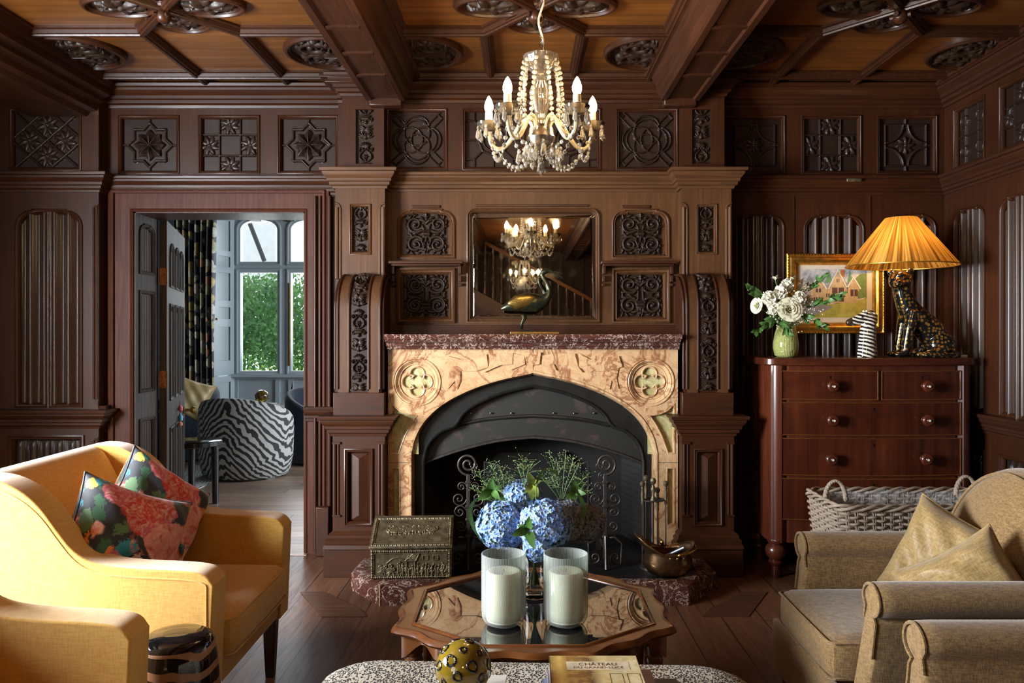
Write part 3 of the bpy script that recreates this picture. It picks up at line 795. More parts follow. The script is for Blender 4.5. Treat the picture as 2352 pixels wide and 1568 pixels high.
mb = MB(); plate(mb, rect(cx0-.27, cx1+.27, 2.25, ZC+.05), holes[:4], T, 0, -.035); mb.build('frieze_board', M['oak_v'], cb)
MB().box(cx0-.27, cx1+.27, Yc+.03, Yw+.05, 1.1, ZC+.05).build('wall_core', M['oak_v'], cb)
for a, b, f in fr_c: frieze(cb, T, px(a, Yc), px(b, Yc), Z_FB, Z_FT+.012, f)
for q, sd in zip(up, (1, 2)):
    us = [p[0] for p in q]; vs_ = [p[1] for p in q]
    frame_mould(cb, T, q, scale=1.0, m='brown', base=-.006)
    u0, u1, v0, v1 = min(us)+.045, max(us)-.045, min(vs_)+.02, max(vs_)-.012
    mb = MB().box(min(us), max(us), Yc+.022, Yc+.032, min(vs_), max(vs_)); mb.build('panel_ground', M['brown'], cb)
    mb = MB(); relief(mb, u0, u1, v0, v1, T, -.020, .022, S=scroll_panel(sd), n=130); mb.build('scroll_carving', M['carve'], cb, smooth=60)
for q, sd in zip(lo, (5, 6)):
    us = [p[0] for p in q]; vs_ = [p[1] for p in q]
    frame_mould(cb, T, q, scale=1.5, m='brown', base=-.004)
    u0, u1, v0, v1 = min(us)+.040, max(us)-.040, min(vs_)+.030, max(vs_)-.035
    MB().box(min(us), max(us), Yc+.022, Yc+.032, min(vs_), max(vs_)).build('panel_ground', M['brown'], cb)
    mb = MB(); relief(mb, u0, u1, v0, v1, T, -.020, .022, S=scroll_panel(sd, True, -.35), n=130); mb.build('scroll_carving', M['carve'], cb, smooth=60)
# bracket shelves
for a, b in ((893, 1063), (1381, 1553)):
    x0, x1 = px(a, 4.70), px(b, 4.70); z = pz(599, 4.69)
    mb = MB().box(x0, x1, 4.68, Yc, z-.016, z); mb.box(x0+.012, x1-.012, 4.70, Yc, z-.028, z-.016)
    mb.build('bracket_shelf', M['oak_h'], cb, bevel=.003)
    for xx in (x0+.02, x1-.02):
        mb = MB().box(xx-.009, xx+.009, 4.72, Yc, z-.075, z-.02).box(xx-.009, xx+.009, 4.735, Yc, z-.12, z-.082).box(xx-.011, xx+.011, 4.75, Yc, z-.145, z-.128)
        mb.build('shelf_bracket', M['oak_v'], cb, bevel=.002)
# mirror set in the panelling
mt = thing('overmantel_mirror', 'shouldered mirror reflecting the chandelier, set into the panelling above the mantel shelf', 'mirror', ((MX0+MX1)/2, Yc, MZ0))
frame_mould(None, T, mir, scale=1.0, m='brown', base=-.004, name='mirror_moulding')
mm, nt, b = mat('mirror_glass'); b.inputs['Base Color'].default_value = (0.80, 0.76, 0.68, 1); b.inputs['Metallic'].default_value = 1; b.inputs['Roughness'].default_value = 0.015
nz = noise(nt, coords(nt), 9, 6, .7); nt.links.new(ramp(nt, nz, [(0.5, (.01,)*3), (0.85, (.12,)*3)]), b.inputs['Roughness']); M['mirror'] = mm
def inset(poly, o):
    n = len(poly); r = []
    for i in range(n):
        a, b_, c = Vector(poly[i-1]), Vector(poly[i]), Vector(poly[(i+1) % n])
        d0, d1 = (b_-a).normalized(), (c-b_).normalized(); m = Vector((-d0.y, d0.x))+Vector((-d1.y, d1.x))
        m = m/max(.3, m.length_squared)*2; r.append(tuple(b_+m*o))
    return r
g0 = inset(mir, .028)
mb = MB(); plate(mb, inset(g0, .016), [], T, -.010, -.014); mb.build('mirror_plate', M['mirror'], mt, world=True, smooth=0)
MB().sweep(g0, [(0, -.016), (.016, -.010)], T).build('mirror_bevel', M['mirror'], mt, world=True, smooth=0)
for o in list(bpy.data.objects):
    if o.name.startswith('mirror_moulding'): o.parent = mt; o.location = -wloc(mt)
cornice(cb, T, cx0, cx1, Z_CT, Z_CT-Z_CB, .075, m='brown_h'); cornice(cb, T, cx0-.27, cx1+.27, ZC-.02, .13, .11, 'crown_moulding')
MB().box(px(1092, Yc), px(1352, Yc), Yc-.012, Yc, pz(478, Yc)+.008, pz(470, Yc)).build('mirror_head_moulding', M['oak_h'], cb, bevel=.003)
for a in (958, 1440):
    MB().box(px(a-12, Yc), px(a+53, Yc), Yc-.010, Yc, pz(480, Yc)+.004, pz(474, Yc)+.006).build('panel_head_moulding', M['oak_h'], cb, bevel=.003)
MB().box(cx0, cx1, Yc-.02, Yc, pz(768, Yc)-.05, pz(746, Yc)).build('bottom_rail', M['oak_h'], cb, bevel=.002)
# ------------------------------------------------------------------ pilasters
def pilaster(sgn, label):
    """built for the left side about XC, mirrored for the right"""
    def X(p, Y): 
        x = px(p, Y); return x if sgn < 0 else 2*(px(1225, Y))-x
    def bx(a, b, Y): return tuple(sorted((X(a, Y), X(b, Y))))
    t = thing('trim_%d' % (3 if sgn < 0 else 4), label, 'pilaster', ((X(763, Yp)+X(883, Yp))/2, Yp, 0)); t['kind'] = 'structure'
    # frieze pier
    a, b = bx(786, 882, Yu); T = TB(Yu)
    m_ = bx(817, 860, Yu)
    mb = MB(); plate(mb, rect(a, b, Z_CT-.03, ZC), [rect(m_[0], m_[1], 2.345, 2.665)], T, 0, -.03); mb.box(a, b, Yu+.028, Yw, Z_CT-.03, ZC)
    mb.build('frieze_pier', M['oak_v'], t, world=True)
    mb = MB(); relief(mb, m_[0], m_[1], 2.345, 2.665, T, -.02, .016, S=strip_panel(3.7, 1), n=44); mb.build('frieze_carving', M['carve'], t, world=True, smooth=60)
    o = cornice(None, T, a, b, ZC-.02, .12, .09, 'crown_cap', ret=(.15, .15)); o.parent = t; o.location = -wloc(t)
    # upper shaft
    a, b = bx(770, 884, Yu); m_ = bx(803, 852, Yu)
    z0, z1 = pz(640, Yu), 2.22
    mb = MB(); plate(mb, rect(a, b, z0, z1), [rect(m_[0], m_[1], pz(585, Yu), pz(468, Yu))], T, 0, -.03); mb.box(a, b, Yu+.028, Yw, z0, z1)
    mb.build('upper_shaft', M['brown'], t, world=True)
    v0, v1 = pz(585, Yu), pz(468, Yu)
    mb = MB(); relief(mb, m_[0]+.012, m_[1]-.012, v0+.014, v1-.012, T, -.02, .017, S=strip_panel(2.6, 3), n=60)
    mb.build('shaft_carving', M['carve'], t, world=True, smooth=60)
    mb = MB().sweep(rect(m_[0], m_[1], v0, v1), [(o*.7, w*.7-.004) for o, w in OGEE], T); mb.build('shaft_moulding', M['brown'], t, world=True)
    for s2 in (0, 1):
        u = (a, b)[s2]; q = (-1, 1)[s2]
        mb = MB(); mb.tube([T(u-q*.010, z0, .002), T(u-q*.010, z1-.13, .002)], .012, 8); mb.tube([T(u-q*.03, z0, 0), T(u-q*.03, z1-.14, 0)], .008, 8)
        mb.tube([T(u-q*(.03-.03*(1-math.cos(t_))), z1-.14+.035*math.sin(t_), .001) for t_ in np.linspace(0, PI/2, 6)], .007, 6)
        mb.build('chamfer_moulding', M['brown'], t, world=True)
    # capital
    o = cornice(None, T, a-.004, b+.004, Z_CT+.006, .115, .075, 'capital', m='brown_h', ret=(.12, .12)); o.parent = t; o.location = -wloc(t)
    MB().box(a, b, Yu, Yw, Z_CB, Z_CT).build('capital_core', M['brown_h'], t, world=True)
    # scrolled console
    a, b = bx(765, 883, Yp+.02); Yk = Yp+.02; zt = pz(628, Yk+.06)
    prof = [(Yk, .90), (Yk, zt-.20)]+[(Yk+.20*(1-math.cos(t_)), zt-.20+.20*math.sin(t_)) for t_ in np.linspace(.12, PI/2, 12)]
    cfull = prof+[(Yw, zt), (Yw, .90)]
    def strip(u0, u1, off, name, m):
        mb = MB(); P = prof; n = len(P); vs_ = []
        for u in (u0, u1): vs_ += [(u, y-off*.98, z+(off*.3 if i > 5 else 0)) for i, (y, z) in enumerate(P)]+[(u, y+.05, z-(.05 if i > 3 else 0)) for i, (y, z) in list(enumerate(P))[::-1]]
        k = len(vs_)//2
        mb.add(vs_, [(i, (i+1) % k, k+(i+1) % k, k+i) for i in range(k)]+[tuple(range(k)), tuple(range(2*k-1, k-1, -1))])
        return mb.build(name, m, t, world=True, smooth=30)
    mb = MB(); k = len(cfull); vs_ = [(a+.02, y+.012, z) for y, z in cfull]+[(b-.02, y+.012, z) for y, z in cfull]
    mb.add(vs_, [(i, (i+1) % k, k+(i+1) % k, k+i) for i in range(k)]+[tuple(range(k)), tuple(range(2*k-1, k-1, -1))]); mb.build('console_body', M['oak_v'], t, world=True, smooth=30)
    L = b-a
    strip(a+.030, a+.088, .0, 'console_stile', M['brown']); strip(b-.088, b-.030, .0, 'console_stile', M['brown'])
    for u in (a+.088, b-.088, a+.026, a+.010, b-.026, b-.010):
        e = u in (a+.010, b-.010)
        mb = MB(); mb.tube([(u, y+(.014 if e else 0), z-(.014 if e and z > zt-.15 else 0)) for y, z in ([(Yk, 1.04)]+prof[1:])], .008, 8); mb.build('console_bead', M['oak_v'], t, world=True)
    MB().box(a, b, Yk-.004, Yk+.08, .89, 1.02).build('console_foot', M['oak_h'], t, world=True, bevel=.003)
    # carved strip following the curve
    cu0, cu1 = a+.094, b-.094; z0 = 1.03
    pts = [(Yk, z0)]+prof[1:]; cum = [0]
    for i in range(1, len(pts)): cum.append(cum[-1]+math.hypot(pts[i][0]-pts[i-1][0], pts[i][1]-pts[i-1][1]))
    Lt = cum[-1]; A = Lt/(cu1-cu0)
    nu = 46; nv = int(nu*A*.9)
    U, V = np.meshgrid(np.linspace(-1, 1, nu), np.linspace(-A, A, nv)); Hm = np.zeros_like(U)
    for p, r, h in strip_panel(A, 0 if sgn < 0 else 3): stroke(Hm, U, V, p, r, h)
    P = np.zeros((nv, nu, 3))
    for i in range(nv):
        sdist = (V[i, 0]/A+1)/2*Lt
        k = min(len(pts)-2, max(0, next((j-1 for j in range(1, len(cum)) if cum[j] >= sdist-1e-9), len(pts)-2)))
        f = (sdist-cum[k])/(cum[k+1]-cum[k]); y = pts[k][0]+(pts[k+1][0]-pts[k][0])*f; z = pts[k][1]+(pts[k+1][1]-pts[k][1])*f
        dy, dz = pts[k+1][0]-pts[k][0], pts[k+1][1]-pts[k][1]; q = math.hypot(dy, dz); ny, nz = -dz/q, dy/q
        for j in range(nu):
            w = .018*Hm[i, j]-.004 if abs(U[i, j]) < .999 else -.004
            P[i, j] = (cu0+(U[i, j]+1)/2*(cu1-cu0), y+ny*w, z+nz*w)
    MB().grid(P).build('console_carving', M['carve'], t, world=True, smooth=60)
    # pedestal
    T = TB(Yp); a, b = bx(764, 884, Yp)
    o = cornice(None, T, a, b, Z_D, .115, .07, 'pedestal_cap', ret=(.2, .2)); o.parent = t; o.location = -wloc(t)
    h_ = rect(a+.066, b-.066, .28, .71)
    mb = MB(); plate(mb, rect(a, b, .22, Z_D-.01), [h_], T, 0, -.03); mb.box(a, b, Yp+.028, Yw, .0, Z_D-.01); mb.build('pedestal', M['oak_v'], t, world=True)
    mb = MB().sweep(h_, [(o*.9, w*.9-.003) for o, w in OGEE], T); mb.build('pedestal_moulding', M['oak_v'], t, world=True)
    q = [h_[0][0]+.022, h_[1][0]-.022, .302, .688]; mb = MB(); e = .035; i_ = [q[0]+e, q[1]-e, q[2]+e, q[3]-e]
    o4 = [T(q[0], q[2], -.022), T(q[1], q[2], -.022), T(q[1], q[3], -.022), T(q[0], q[3], -.022)]
    xm = (q[0]+q[1])/2; k4 = [T(xm, q[2]+e, -.002), T(xm, q[3]-e, -.002)]
    mb.add(o4+k4, [(0, 1, 4), (1, 2, 5, 4), (2, 3, 5), (3, 0, 4, 5)]); mb.build('raised_panel', M['oak_v'], t, world=True, smooth=0)
    for s2 in (0, 1):
        u = (a, b)[s2]; q = (-1, 1)[s2]
        mb = MB(); mb.tube([T(u-q*.012, .34, .002), T(u-q*.012, .74, .002)], .010, 8); mb.tube([T(u-q*.032, .34, 0), T(u-q*.032, .74, 0)], .007, 8)
        mb.box(*sorted((u-q*.044, u)), Yp-.012, Yp+.01, .735, .748); mb.box(*sorted((u-q*.044, u)), Yp-.012, Yp+.01, .332, .342)
        mb.build('chamfer_moulding', M['oak_v'], t, world=True)
    mb = MB(); pr = [(0, .16), (.045, .16), (.04, .18), (.032, .185), (.035, .205), (.022, .215), (.022, .23), (.006, .245), (0, .25)]
    Tm = lambda a_, b_, c: T(a_, c, b_)
    mb.sweep([(a, -.35), (a, 0), (b, 0), (b, -.35)][::1], [(-o_, v) for o_, v in pr], Tm, closed=False)
    mb = MB().sweep([(a, -.35), (a, 0), (b, 0), (b, -.35)], pr, Tm, closed=False); mb.build('base_moulding', M['oak_h'], t, world=True, smooth=30)
    MB().box(a-.045, b+.045, Yp-.03, Yw, 0, .175).build('plinth', M['oak_h'], t, world=True, bevel=.004)
    return t
pilaster(-1, 'dark oak scroll pilaster between the doorway and the marble fireplace')
pilaster(1, 'dark oak scroll pilaster between the marble fireplace and the chest of drawers')
# ------------------------------------------------------------------ marble fireplace
Ym = 4.52
fp = thing('fireplace', 'veined cream marble fireplace with a pointed arch and dark red shelf', 'fireplace', (XC, Ym, 0))
T = TB(Ym)
def m2(L): return L+[(2450-x, y) for x, y in L[::-1] if abs(x-1225) > 2]
def toW(L, Y): return [(px(x, Y), pz(y, Y)) for x, y in L]
archo = [(940, 1400), (940, 1040), (949, 1000), (974, 958), (1018, 920), (1080, 889), (1148, 867), (1200, 857), (1225, 851)]
def smooth_path(P, n=3):
    for _ in range(n):
        Q = [P[0]]
        for a, b in zip(P[:-1], P[1:]): Q += [(a[0]*.75+b[0]*.25, a[1]*.75+b[1]*.25), (a[0]*.25+b[0]*.75, a[1]*.25+b[1]*.75)]
        Q.append(P[-1]); P = Q
    return P
AO = toW(m2([archo[0]]+smooth_path(archo[1:], 2)), Ym); 
SX0, SX1, SZ1 = -.764, .882, 1.275
zb = .10
AO[0] = (AO[0][0], zb); AO[-1] = (AO[-1][0], zb)
outerm = [(SX0, zb)]+AO+[(SX1, zb), (SX1, SZ1), (SX0, SZ1)]
QC = [toW([(957, 877)], Ym)[0], toW([(1493, 877)], Ym)[0]]
tri = [(902, 930), (918, 945), (936, 952), (956, 955), (942, 975), (929, 1000), (918, 1030), (915, 1040), (902, 1040)]
TRI = [toW(tri, Ym)[::-1], toW([(2450-x, y) for x, y in tri], Ym)]
slot = [(902, 1076), (917, 1076), (917, 1204), (902, 1204)]
SLT = [toW(slot, Ym)[::-1], toW([(2450-x, y) for x, y in slot], Ym)]
rq = .135
holes = [circ(c[0], c[1], rq-.010, 48) for c in QC]+TRI+SLT
mb = MB(); plate(mb, outerm, holes, T, 0, -.05); mb.build('marble_surround', M['cream'], fp, world=True, bevel=0)
MB().sweep(AO, [(0, 0), (.0, .006), (-.012, .004), (-.024, -.028), (-.024, -.08), (.001, -.08)], T, closed=False).build('arch_edge', M['cream'], fp, world=True, smooth=25)
for i, c in enumerate(QC):
    mb = MB(); mb.sweep(circ(c[0], c[1], rq, 56), [(-.004, 0), (-.002, .006), (.004, .006), (.008, 0), (.014, .003), (.020, -.004), (.030, -.014), (.034, -.012), (.038, -.026)], T); mb.build('roundel_moulding', M['cream'], fp, world=True, smooth=30)
    # quatrefoil tracery
    R = rq-.034; q = []
    for k in range(4):
        a0 = k*90
        q += arc(c[0]+.045*math.cos(math.radians(a0)), c[1]+.045*math.sin(math.radians(a0)), .036, a0-118, a0+118, 14)
    mb = MB(); plate(mb, circ(c[0], c[1], rq-.030, 48), [q], T, -.022, -.045); mb.build('quatrefoil_tracery', M['cream'], fp, world=True)
    mb = MB(); mb.sweep(q, [(-.010, -.021), (-.007, -.015), (-.002, -.017), (.002, -.03)], T); mb.build('quatrefoil_edge', M['cream'], fp, world=True, smooth=30)
    MB().box(c[0]-.1, c[0]+.1, Ym+.034, Ym+.05, c[1]-.1, c[1]+.1).build('green_inlay', M['onyx'], fp, world=True)
for q in TRI+SLT:
    xs = [p[0] for p in q]; zs = [p[1] for p in q]
    MB().box(min(xs)-.01, max(xs)+.01, Ym+.022, Ym+.045, min(zs)-.01, max(zs)+.01).build('green_inlay', M['onyx'], fp, world=True)
    MB().sweep(q, [(-.006, 0), (-.004, .004), (.0, .003), (.004, -.01), (.005, -.024)], T).build('inlay_moulding', M['cream'], fp, world=True, smooth=30)
# carved ribbon
def rib(poly, w=.010, nm='carved_ribbon', m='cream'):
    P = toW(poly, Ym); ar = sum(P[i-1][0]*P[i][1]-P[i][0]*P[i-1][1] for i in range(len(P)))
    if ar < 0: P = P[::-1]
    mb = MB(); plate(mb, P, [], T, w, 0); mb.build(nm, M[m], fp, world=True, smooth=0, bevel=.0025)
L = [([(1029, 817), (1060, 826), (1095, 825), (1118, 813), (1121, 843), (1095, 852), (1055, 852), (1021, 842)], .010), ([(1029, 844), (1058, 853), (1058, 876), (1050, 894), (1045, 874), (1029, 893), (1034, 868)], .006),
     ([(1130, 812), (1178, 811), (1177, 836), (1150, 838), (1112, 855), (1122, 842)], .013), ([(1178, 812), (1204, 816), (1206, 836), (1172, 850), (1178, 836)], .009)]
for p, w in L:
    rib(p, w); rib([(2450-x, y) for x, y in p], w)
rib([(1203, 809), (1242, 809), (1239, 836), (1225, 838), (1209, 836)], .016)
# joints in the marble
for a, b in ((886, 938), (1512, 1564)): MB().box(px(a, Ym), px(b, Ym), Ym-.0008, Ym+.002, pz(1062, Ym)-.0012, pz(1062, Ym)+.0012).build('marble_joint', M['iron'], fp, world=True)
mb = MB().box(XC-.001, XC+.001, Ym-.0008, Ym+.002, pz(850, Ym), SZ1); mb.build('marble_joint', M['iron'], fp, world=True)
# shelf
prs = [(0, -.085), (.03, -.085), (.036, -.07), (.05, -.066), (.052, -.052), (.085, -.040), (.09, -.030), (.11, -.028), (.115, -.012), (.11, 0), (0, 0)]
Ts = TB(Ym)
mb = MB().sweep([(-.766, 0), (.884, 0)], [(o, 1.347+v) for o, v in prs], lambda a_, b_, c: (a_, Ym-b_, c), closed=False); mb.build('mantel_shelf', M['redmarble'], fp, world=True, smooth=30)
MB().box(-.764, .882, Ym-.005, Yc-.001, 1.262, 1.3465).build('shelf_back', M['redmarble'], fp, world=True)
# iron arch, hood, firebox
Yi = Ym+.055
ino = [(973, 1400), (973, 1060), (978, 1030), (993, 1006), (1017, 988), (1040, 981), (1050, 972), (1062, 950), (1090, 928), (1148, 903), (1195, 892), (1225, 886)]
IO = toW(m2([ino[0]]+smooth_path(ino[1:5], 2)+smooth_path(ino[5:], 2)), Yi); IO[0] = (IO[0][0], zb); IO[-1] = (IO[-1][0], zb)
ou = [(x, z) for x, z in AO]; S_ = [(SX0-.0+.08, zb), (SX1-.08, zb)]
big = [(px(930, Yi), zb)]+IO+[(px(1520, Yi), zb), (px(1520, Yi), pz(850, Yi)+.02), (px(930, Yi), pz(850, Yi)+.02)]
mb = MB(); plate(mb, big, [], TB(Yi), 0, -.03); mb.build('iron_arch', M['iron'], fp, world=True, bevel=.002)
MB().sweep(IO, [(-.010, 0), (-.006, .010), (.002, .014), (.008, .008), (.010, -.01), (.010, -.05)], TB(Yi), closed=False).build('arch_bead', M['iron'], fp, world=True, smooth=30)
hd = [(965, 1075), (981, 1062), (1030, 1043), (1088, 1026), (1150, 1012), (1225, 1006)]
HD = toW(m2(smooth_path(hd, 2)), Yi+.05)
mb = MB(); plate(mb, HD+[(px(1490, Yi), pz(870, Yi)), (px(960, Yi), pz(870, Yi))], [], TB(Yi+.05), 0, -.01)
mi, nt, b = mat('rusted_hood'); n_ = noise(nt, coords(nt), 9, 8, .7, .5); c_ = ramp(nt, n_, [(.56, (.020, .020, .017)), (.62, (.050, .034, .028))]); nt.links.new(c_, b.inputs['Base Color']); b.inputs['Roughness'].default_value = .5; b.inputs['Metallic'].default_value = .2
M['hood'] = mi; mb.build('hood_plate', mi, fp, world=True)
MB().sweep(HD, [(-.004, 0), (0, .012), (.012, .012), (.016, 0)], TB(Yi+.05), closed=False).build('hood_lip', M['iron2'], fp, world=True, smooth=30)
bd = toW(m2(smooth_path([(1052, 976), (1100, 965), (1150, 959), (1225, 955)], 2)), Yi+.05)
MB().tube([(x, Yi+.05, z) for x, z in bd], .012, 8).build('hood_bead', M['iron'], fp, world=True)
for x in (1081, 1126, 1174, 1272, 1319, 1365):
    MB().ball((px(x, Yi), Yi+.038, pz(950, Yi)), .006).build('rivet', M['silver'], fp, world=True)
# firebox with splayed brick cheeks
mb = MB(); x0, x1 = px(955, Yi), px(1495, Yi); 
mb.add([(x0, Yi+.06, .05), (x0+.12, 4.98, .05), (x1-.12, 4.98, .05), (x1, Yi+.06, .05), (x0, Yi+.06, 1.2), (x0+.12, 4.98, 1.2), (x1-.12, 4.98, 1.2), (x1, Yi+.06, 1.2)], [(0, 1, 5, 4), (1, 2, 6, 5), (2, 3, 7, 6), (4, 5, 6, 7), (0, 3, 2, 1)])
mb.build('firebox', M['soot'], fp, world=True, smooth=0)
mb = MB()
for i in range(22): 
    for s in (0, 1):
        z = .12+i*.035; xa = (x0+.004, x1-.004)[s]; xb = (x0+.12, x1-.12)[s]
        mb.tube([(xa, Yi+.07, z), (xb, 4.97, z)], .0016, 4)
mb.build('brick_joints', M['iron2'], fp, world=True)
# raised hearth and curb
mb = MB(); h_ = [(XC-.78, 4.5), (XC-.90, 4.22), (XC-.70, 4.02), (XC+.70, 4.02), (XC+.90, 4.22), (XC+.78, 4.5)]
mb.prism([(XC-.72, 4.97), (XC-.72, 4.40), (XC-.88, 4.39), (XC-.88, 4.20), (XC-.72, 4.05), (XC+.72, 4.05), (XC+.88, 4.20), (XC+.88, 4.39), (XC+.72, 4.40), (XC+.72, 4.97)], lambda u, v, w: (u, v, w), .0, .095); mb.build('hearth_slab', M['iron'], fp, world=True)
path = [(XC-.955, 4.40), (XC-.965, 4.20), (XC-.765, 3.955), (XC+.765, 3.955), (XC+.965, 4.20), (XC+.955, 4.40)]
cpr = [(0, 0), (0, .075), (.006, .095), (.022, .108), (.045, .112), (.085, .110), (.10, .10), (.102, .0)]
MB().sweep(path, cpr, lambda u, v, w: (u, v, w), closed=False).build('hearth_curb', M['redmarble'], fp, world=True, smooth=30)
mb = MB()
for s in (-1, 1):
    a, b = Vector((XC+s*.768, 3.951)), Vector((XC+s*.72, 4.05)); mb.add([(a.x, a.y, 0), (a.x, a.y, .108), (a.x+s*.004, a.y+.003, .108), (a.x+s*.004, a.y+.003, 0)], [(0, 1, 2, 3)]); mb.build('curb_joint', M['slub'], fp, world=True); mb = MB()
# ------------------------------------------------------------------ next room
nr = struct('wall_next_room')
YN = 9.75; ZN = 2.80
MB().box(-8, DX0-1.7, 5.17, 5.3, 0, ZN).build('wall_board', M['white'], nr)
MB().box(DX1, 2.0, 5.17, 5.3, 0, ZN).build('wall_board', M['white'], nr)
MB().box(DX0-1.8, DX1, 5.17, 5.3, DZ+.05, ZN).build('wall_board', M['white'], nr)
MB().box(DX0-1.8, DX0-.04, 5.17, 5.3, 0, ZN).build('wall_board', M['white'], nr)
MB().box(-8.1, -8, 5.1, 12, 0, ZN).build('wall_board', M['white'], nr)
T = TB(YN)
wx0 = px(548, YN)
def pxn(p): return px(p, YN)
def pzn(p): return pz(p, YN)
# window bays: lights pitched from the photo
pit = px(668, YN)-px(552, YN)
lights = [(px(552, YN)+pit*k, px(637, YN)+pit*k) for k in range(0, 4)]
holes = []
for a, b in lights:
    holes.append(rect(a, b, pzn(852), pzn(626)))
    r_ = (b-a)/2; top = pzn(505); sp = top-.13
    holes.append([(a, pzn(601)), (b, pzn(601)), (b, sp)]+[((a+b)/2+r_*math.cos(t), sp+.13*math.sin(t)**.8) for t in np.linspace(.15, PI-.15, 14)]+[(a, sp)])
xw0, xw1 = px(535, YN), lights[-1][1]+.1
mb = MB(); plate(mb, rect(xw0, xw1, pzn(858), ZN), holes, T, 0, -.09); 
w1 = struct('window_1'); mb.build('window_frame', M['white'], w1, bevel=.012)
for q in holes: MB().sweep(q, [(-.05, 0), (-.045, .018), (-.03, .018), (-.025, .006), (0, .004)], T).build('window_moulding', M['white'], w1, smooth=30)
mg, nt, b = mat('window_pane'); nt.nodes.remove(b); o_ = nt.nodes['Material Output']
ms = nt.nodes.new('ShaderNodeMixShader'); tr = nt.nodes.new('ShaderNodeBsdfTransparent'); gl = nt.nodes.new('ShaderNodeBsdfGlossy'); gl.inputs['Roughness'].default_value = .02; fr = nt.nodes.new('ShaderNodeFresnel'); fr.inputs[0].default_value = 1.45
nt.links.new(fr.outputs[0], ms.inputs[0]); nt.links.new(tr.outputs[0], ms.inputs[1]); nt.links.new(gl.outputs[0], ms.inputs[2]); nt.links.new(ms.outputs[0], o_.inputs[0]); M['pane'] = mg
for a, b in lights: MB().box(a-.01, b+.01, YN+.05, YN+.055, pzn(856), ZN-.1).build('window_pane', mg, w1)
MB().box(xw0-.05, xw1, YN-.08, YN+.02, pzn(860)-.035, pzn(858)+.0).build('window_sill', M['white'], w1, bevel=.008)
mb = MB(); mb.tube([(pxn(666), YN-.02, pzn(650)), (pxn(666), YN-.02, pzn(840))], .012, 6); mb.build('casement_bar', M['brass'], w1)
# dado below, walls around
dh = []
for a, b in ((500, 524), (546, 632), (642, 662), (672, 760), (770, 860)): dh.append(rect(pxn(a), pxn(b), pzn(922)-.02, pzn(872)))
mb = MB(); plate(mb, rect(px(497, YN), xw1, 0, pzn(859)), dh, T, 0, -.03); mb.build('dado_board', M['white'], nr, bevel=.004)
MB().box(-8, xw1, YN+.025, YN+.12, 0, pzn(859)).build('dado_back', M['white'], nr)
MB().box(px(497, YN), xw1, YN-.03, YN, 0, .2).build('skirting', M['white'], nr, bevel=.01)
# shutter in the splayed reveal
sh = thing('window_shutter', 'pale grey panelled shutter folded back beside the curtain', 'shutter', (px(515, 9.5), 9.5, pzn(860)))
xs0, xs1 = px(492, 9.35), px(539, YN); 
Tsh = lambda u, v, w: (xs0+(xs1-xs0)*u+w*.7, 9.35+(YN-9.35)*u-w*.7, v)
hs = []
for a, b in ((505, 575), (588, 612), (626, 690), (705, 732), (750, 828)): hs.append(rect(.22, .78, pz(b, 9.55), pz(a, 9.55)))
mb = MB(); plate(mb, rect(0, 1, pz(862, 9.5), pz(494, 9.5)), hs, Tsh, 0, -.03); mb.build('shutter_frame', M['white'], sh, world=True, bevel=.008)
mb = MB(); plate(mb, rect(0, 1, pz(862, 9.5), pz(494, 9.5)), [], Tsh, -.028, -.04); mb.build('shutter_panel', M['white'], sh, world=True)
MB().ball(Tsh(.10, pz(733, 9.5), .015), .014).build('shutter_knob', M['brass'], sh, world=True)
mb = MB(); plate(mb, rect(0, 1, 0, pz(864, 9.5)), [rect(.2, .8, pz(925, 9.5), pz(878, 9.5))], Tsh, 0, -.03); mb.build('dado_board', M['white'], nr)
mb = MB(); plate(mb, rect(0, 1, 0, pz(864, 9.5)), [], Tsh, -.03, -.04); mb.build('dado_back', M['white'], nr)
MB().box(-8, px(492, 9.35), 9.35, 9.45, 0, ZN).build('wall_board', M['white'], nr)
MB().box(2.0, 2.1, 5.1, 5.9, 0, ZN).build('wall_board', M['white'], nr)
MB().box(xw1, 2.0, YN, YN+.1, 0, ZN).build('wall_board', M['white'], nr)
cn = struct('ceiling'); cn.name = 'ceiling_next_room'
M['creamp'] = plain('cream_paint', (0.42, 0.38, 0.28), .6)
MB().box(-8, 2, 5.02, YN+.1, ZN, ZN+.1).build('ceiling_board', M['oak_h'], cn)
for x in (px(350, 7), px(455, 7), px(560, 7), px(665, 7), px(770, 7)):
    mb = MB(); mb.box(x-.06, x+.06, 5.3, YN, ZN-.09, ZN); 
    for d in (-.09, .09): mb.box(x+d-.02, x+d+.02, 5.3, YN, ZN-.045, ZN)
    mb.build('ceiling_beam', M['doorwood'], cn, bevel=.008)
# door reveal lining
T = lambda u, v, w: (DX0+.012+w, u, v)
rv = struct('trim_2')
hs = [rect(4.93, 5.13, .18, .82), rect(4.93, 5.13, .98, 1.62), shoulder(4.93, 5.13, 1.72, 2.04, .06)]
mb = MB(); plate(mb, rect(Yw+.0, 5.19, 0, DZ), hs, T, 0, -.03); mb.build('reveal_board', M['doorwood'], rv)
MB().box(DX0-.06, DX0-.019, Yw+.0, 5.19, 0, DZ).build('reveal_back', M['doorwood'], rv)
for q in hs:
    us = [p[0] for p in q]; vs_ = [p[1] for p in q]
    mb = MB().sweep(q, [(o*.9, w*.9-.004) for o, w in OGEE], T); mb.build('reveal_moulding', M['doorwood'], rv, smooth=30)
    mb = MB()
    for k in range(5):
        u = min(us)+.03+(max(us)-min(us)-.06)*k/4; mb.tube([T(u, min(vs_)+.01, -.018), T(u, max(vs_)-.03, -.018)], .011, 8)
    mb.build('reveal_reeds', M['doorwood'], rv)
MB().box(DX1-.010, DX1+.04, Yw+.0, 5.19, 0, DZ).build('reveal_board', M['oak_v'], rv)
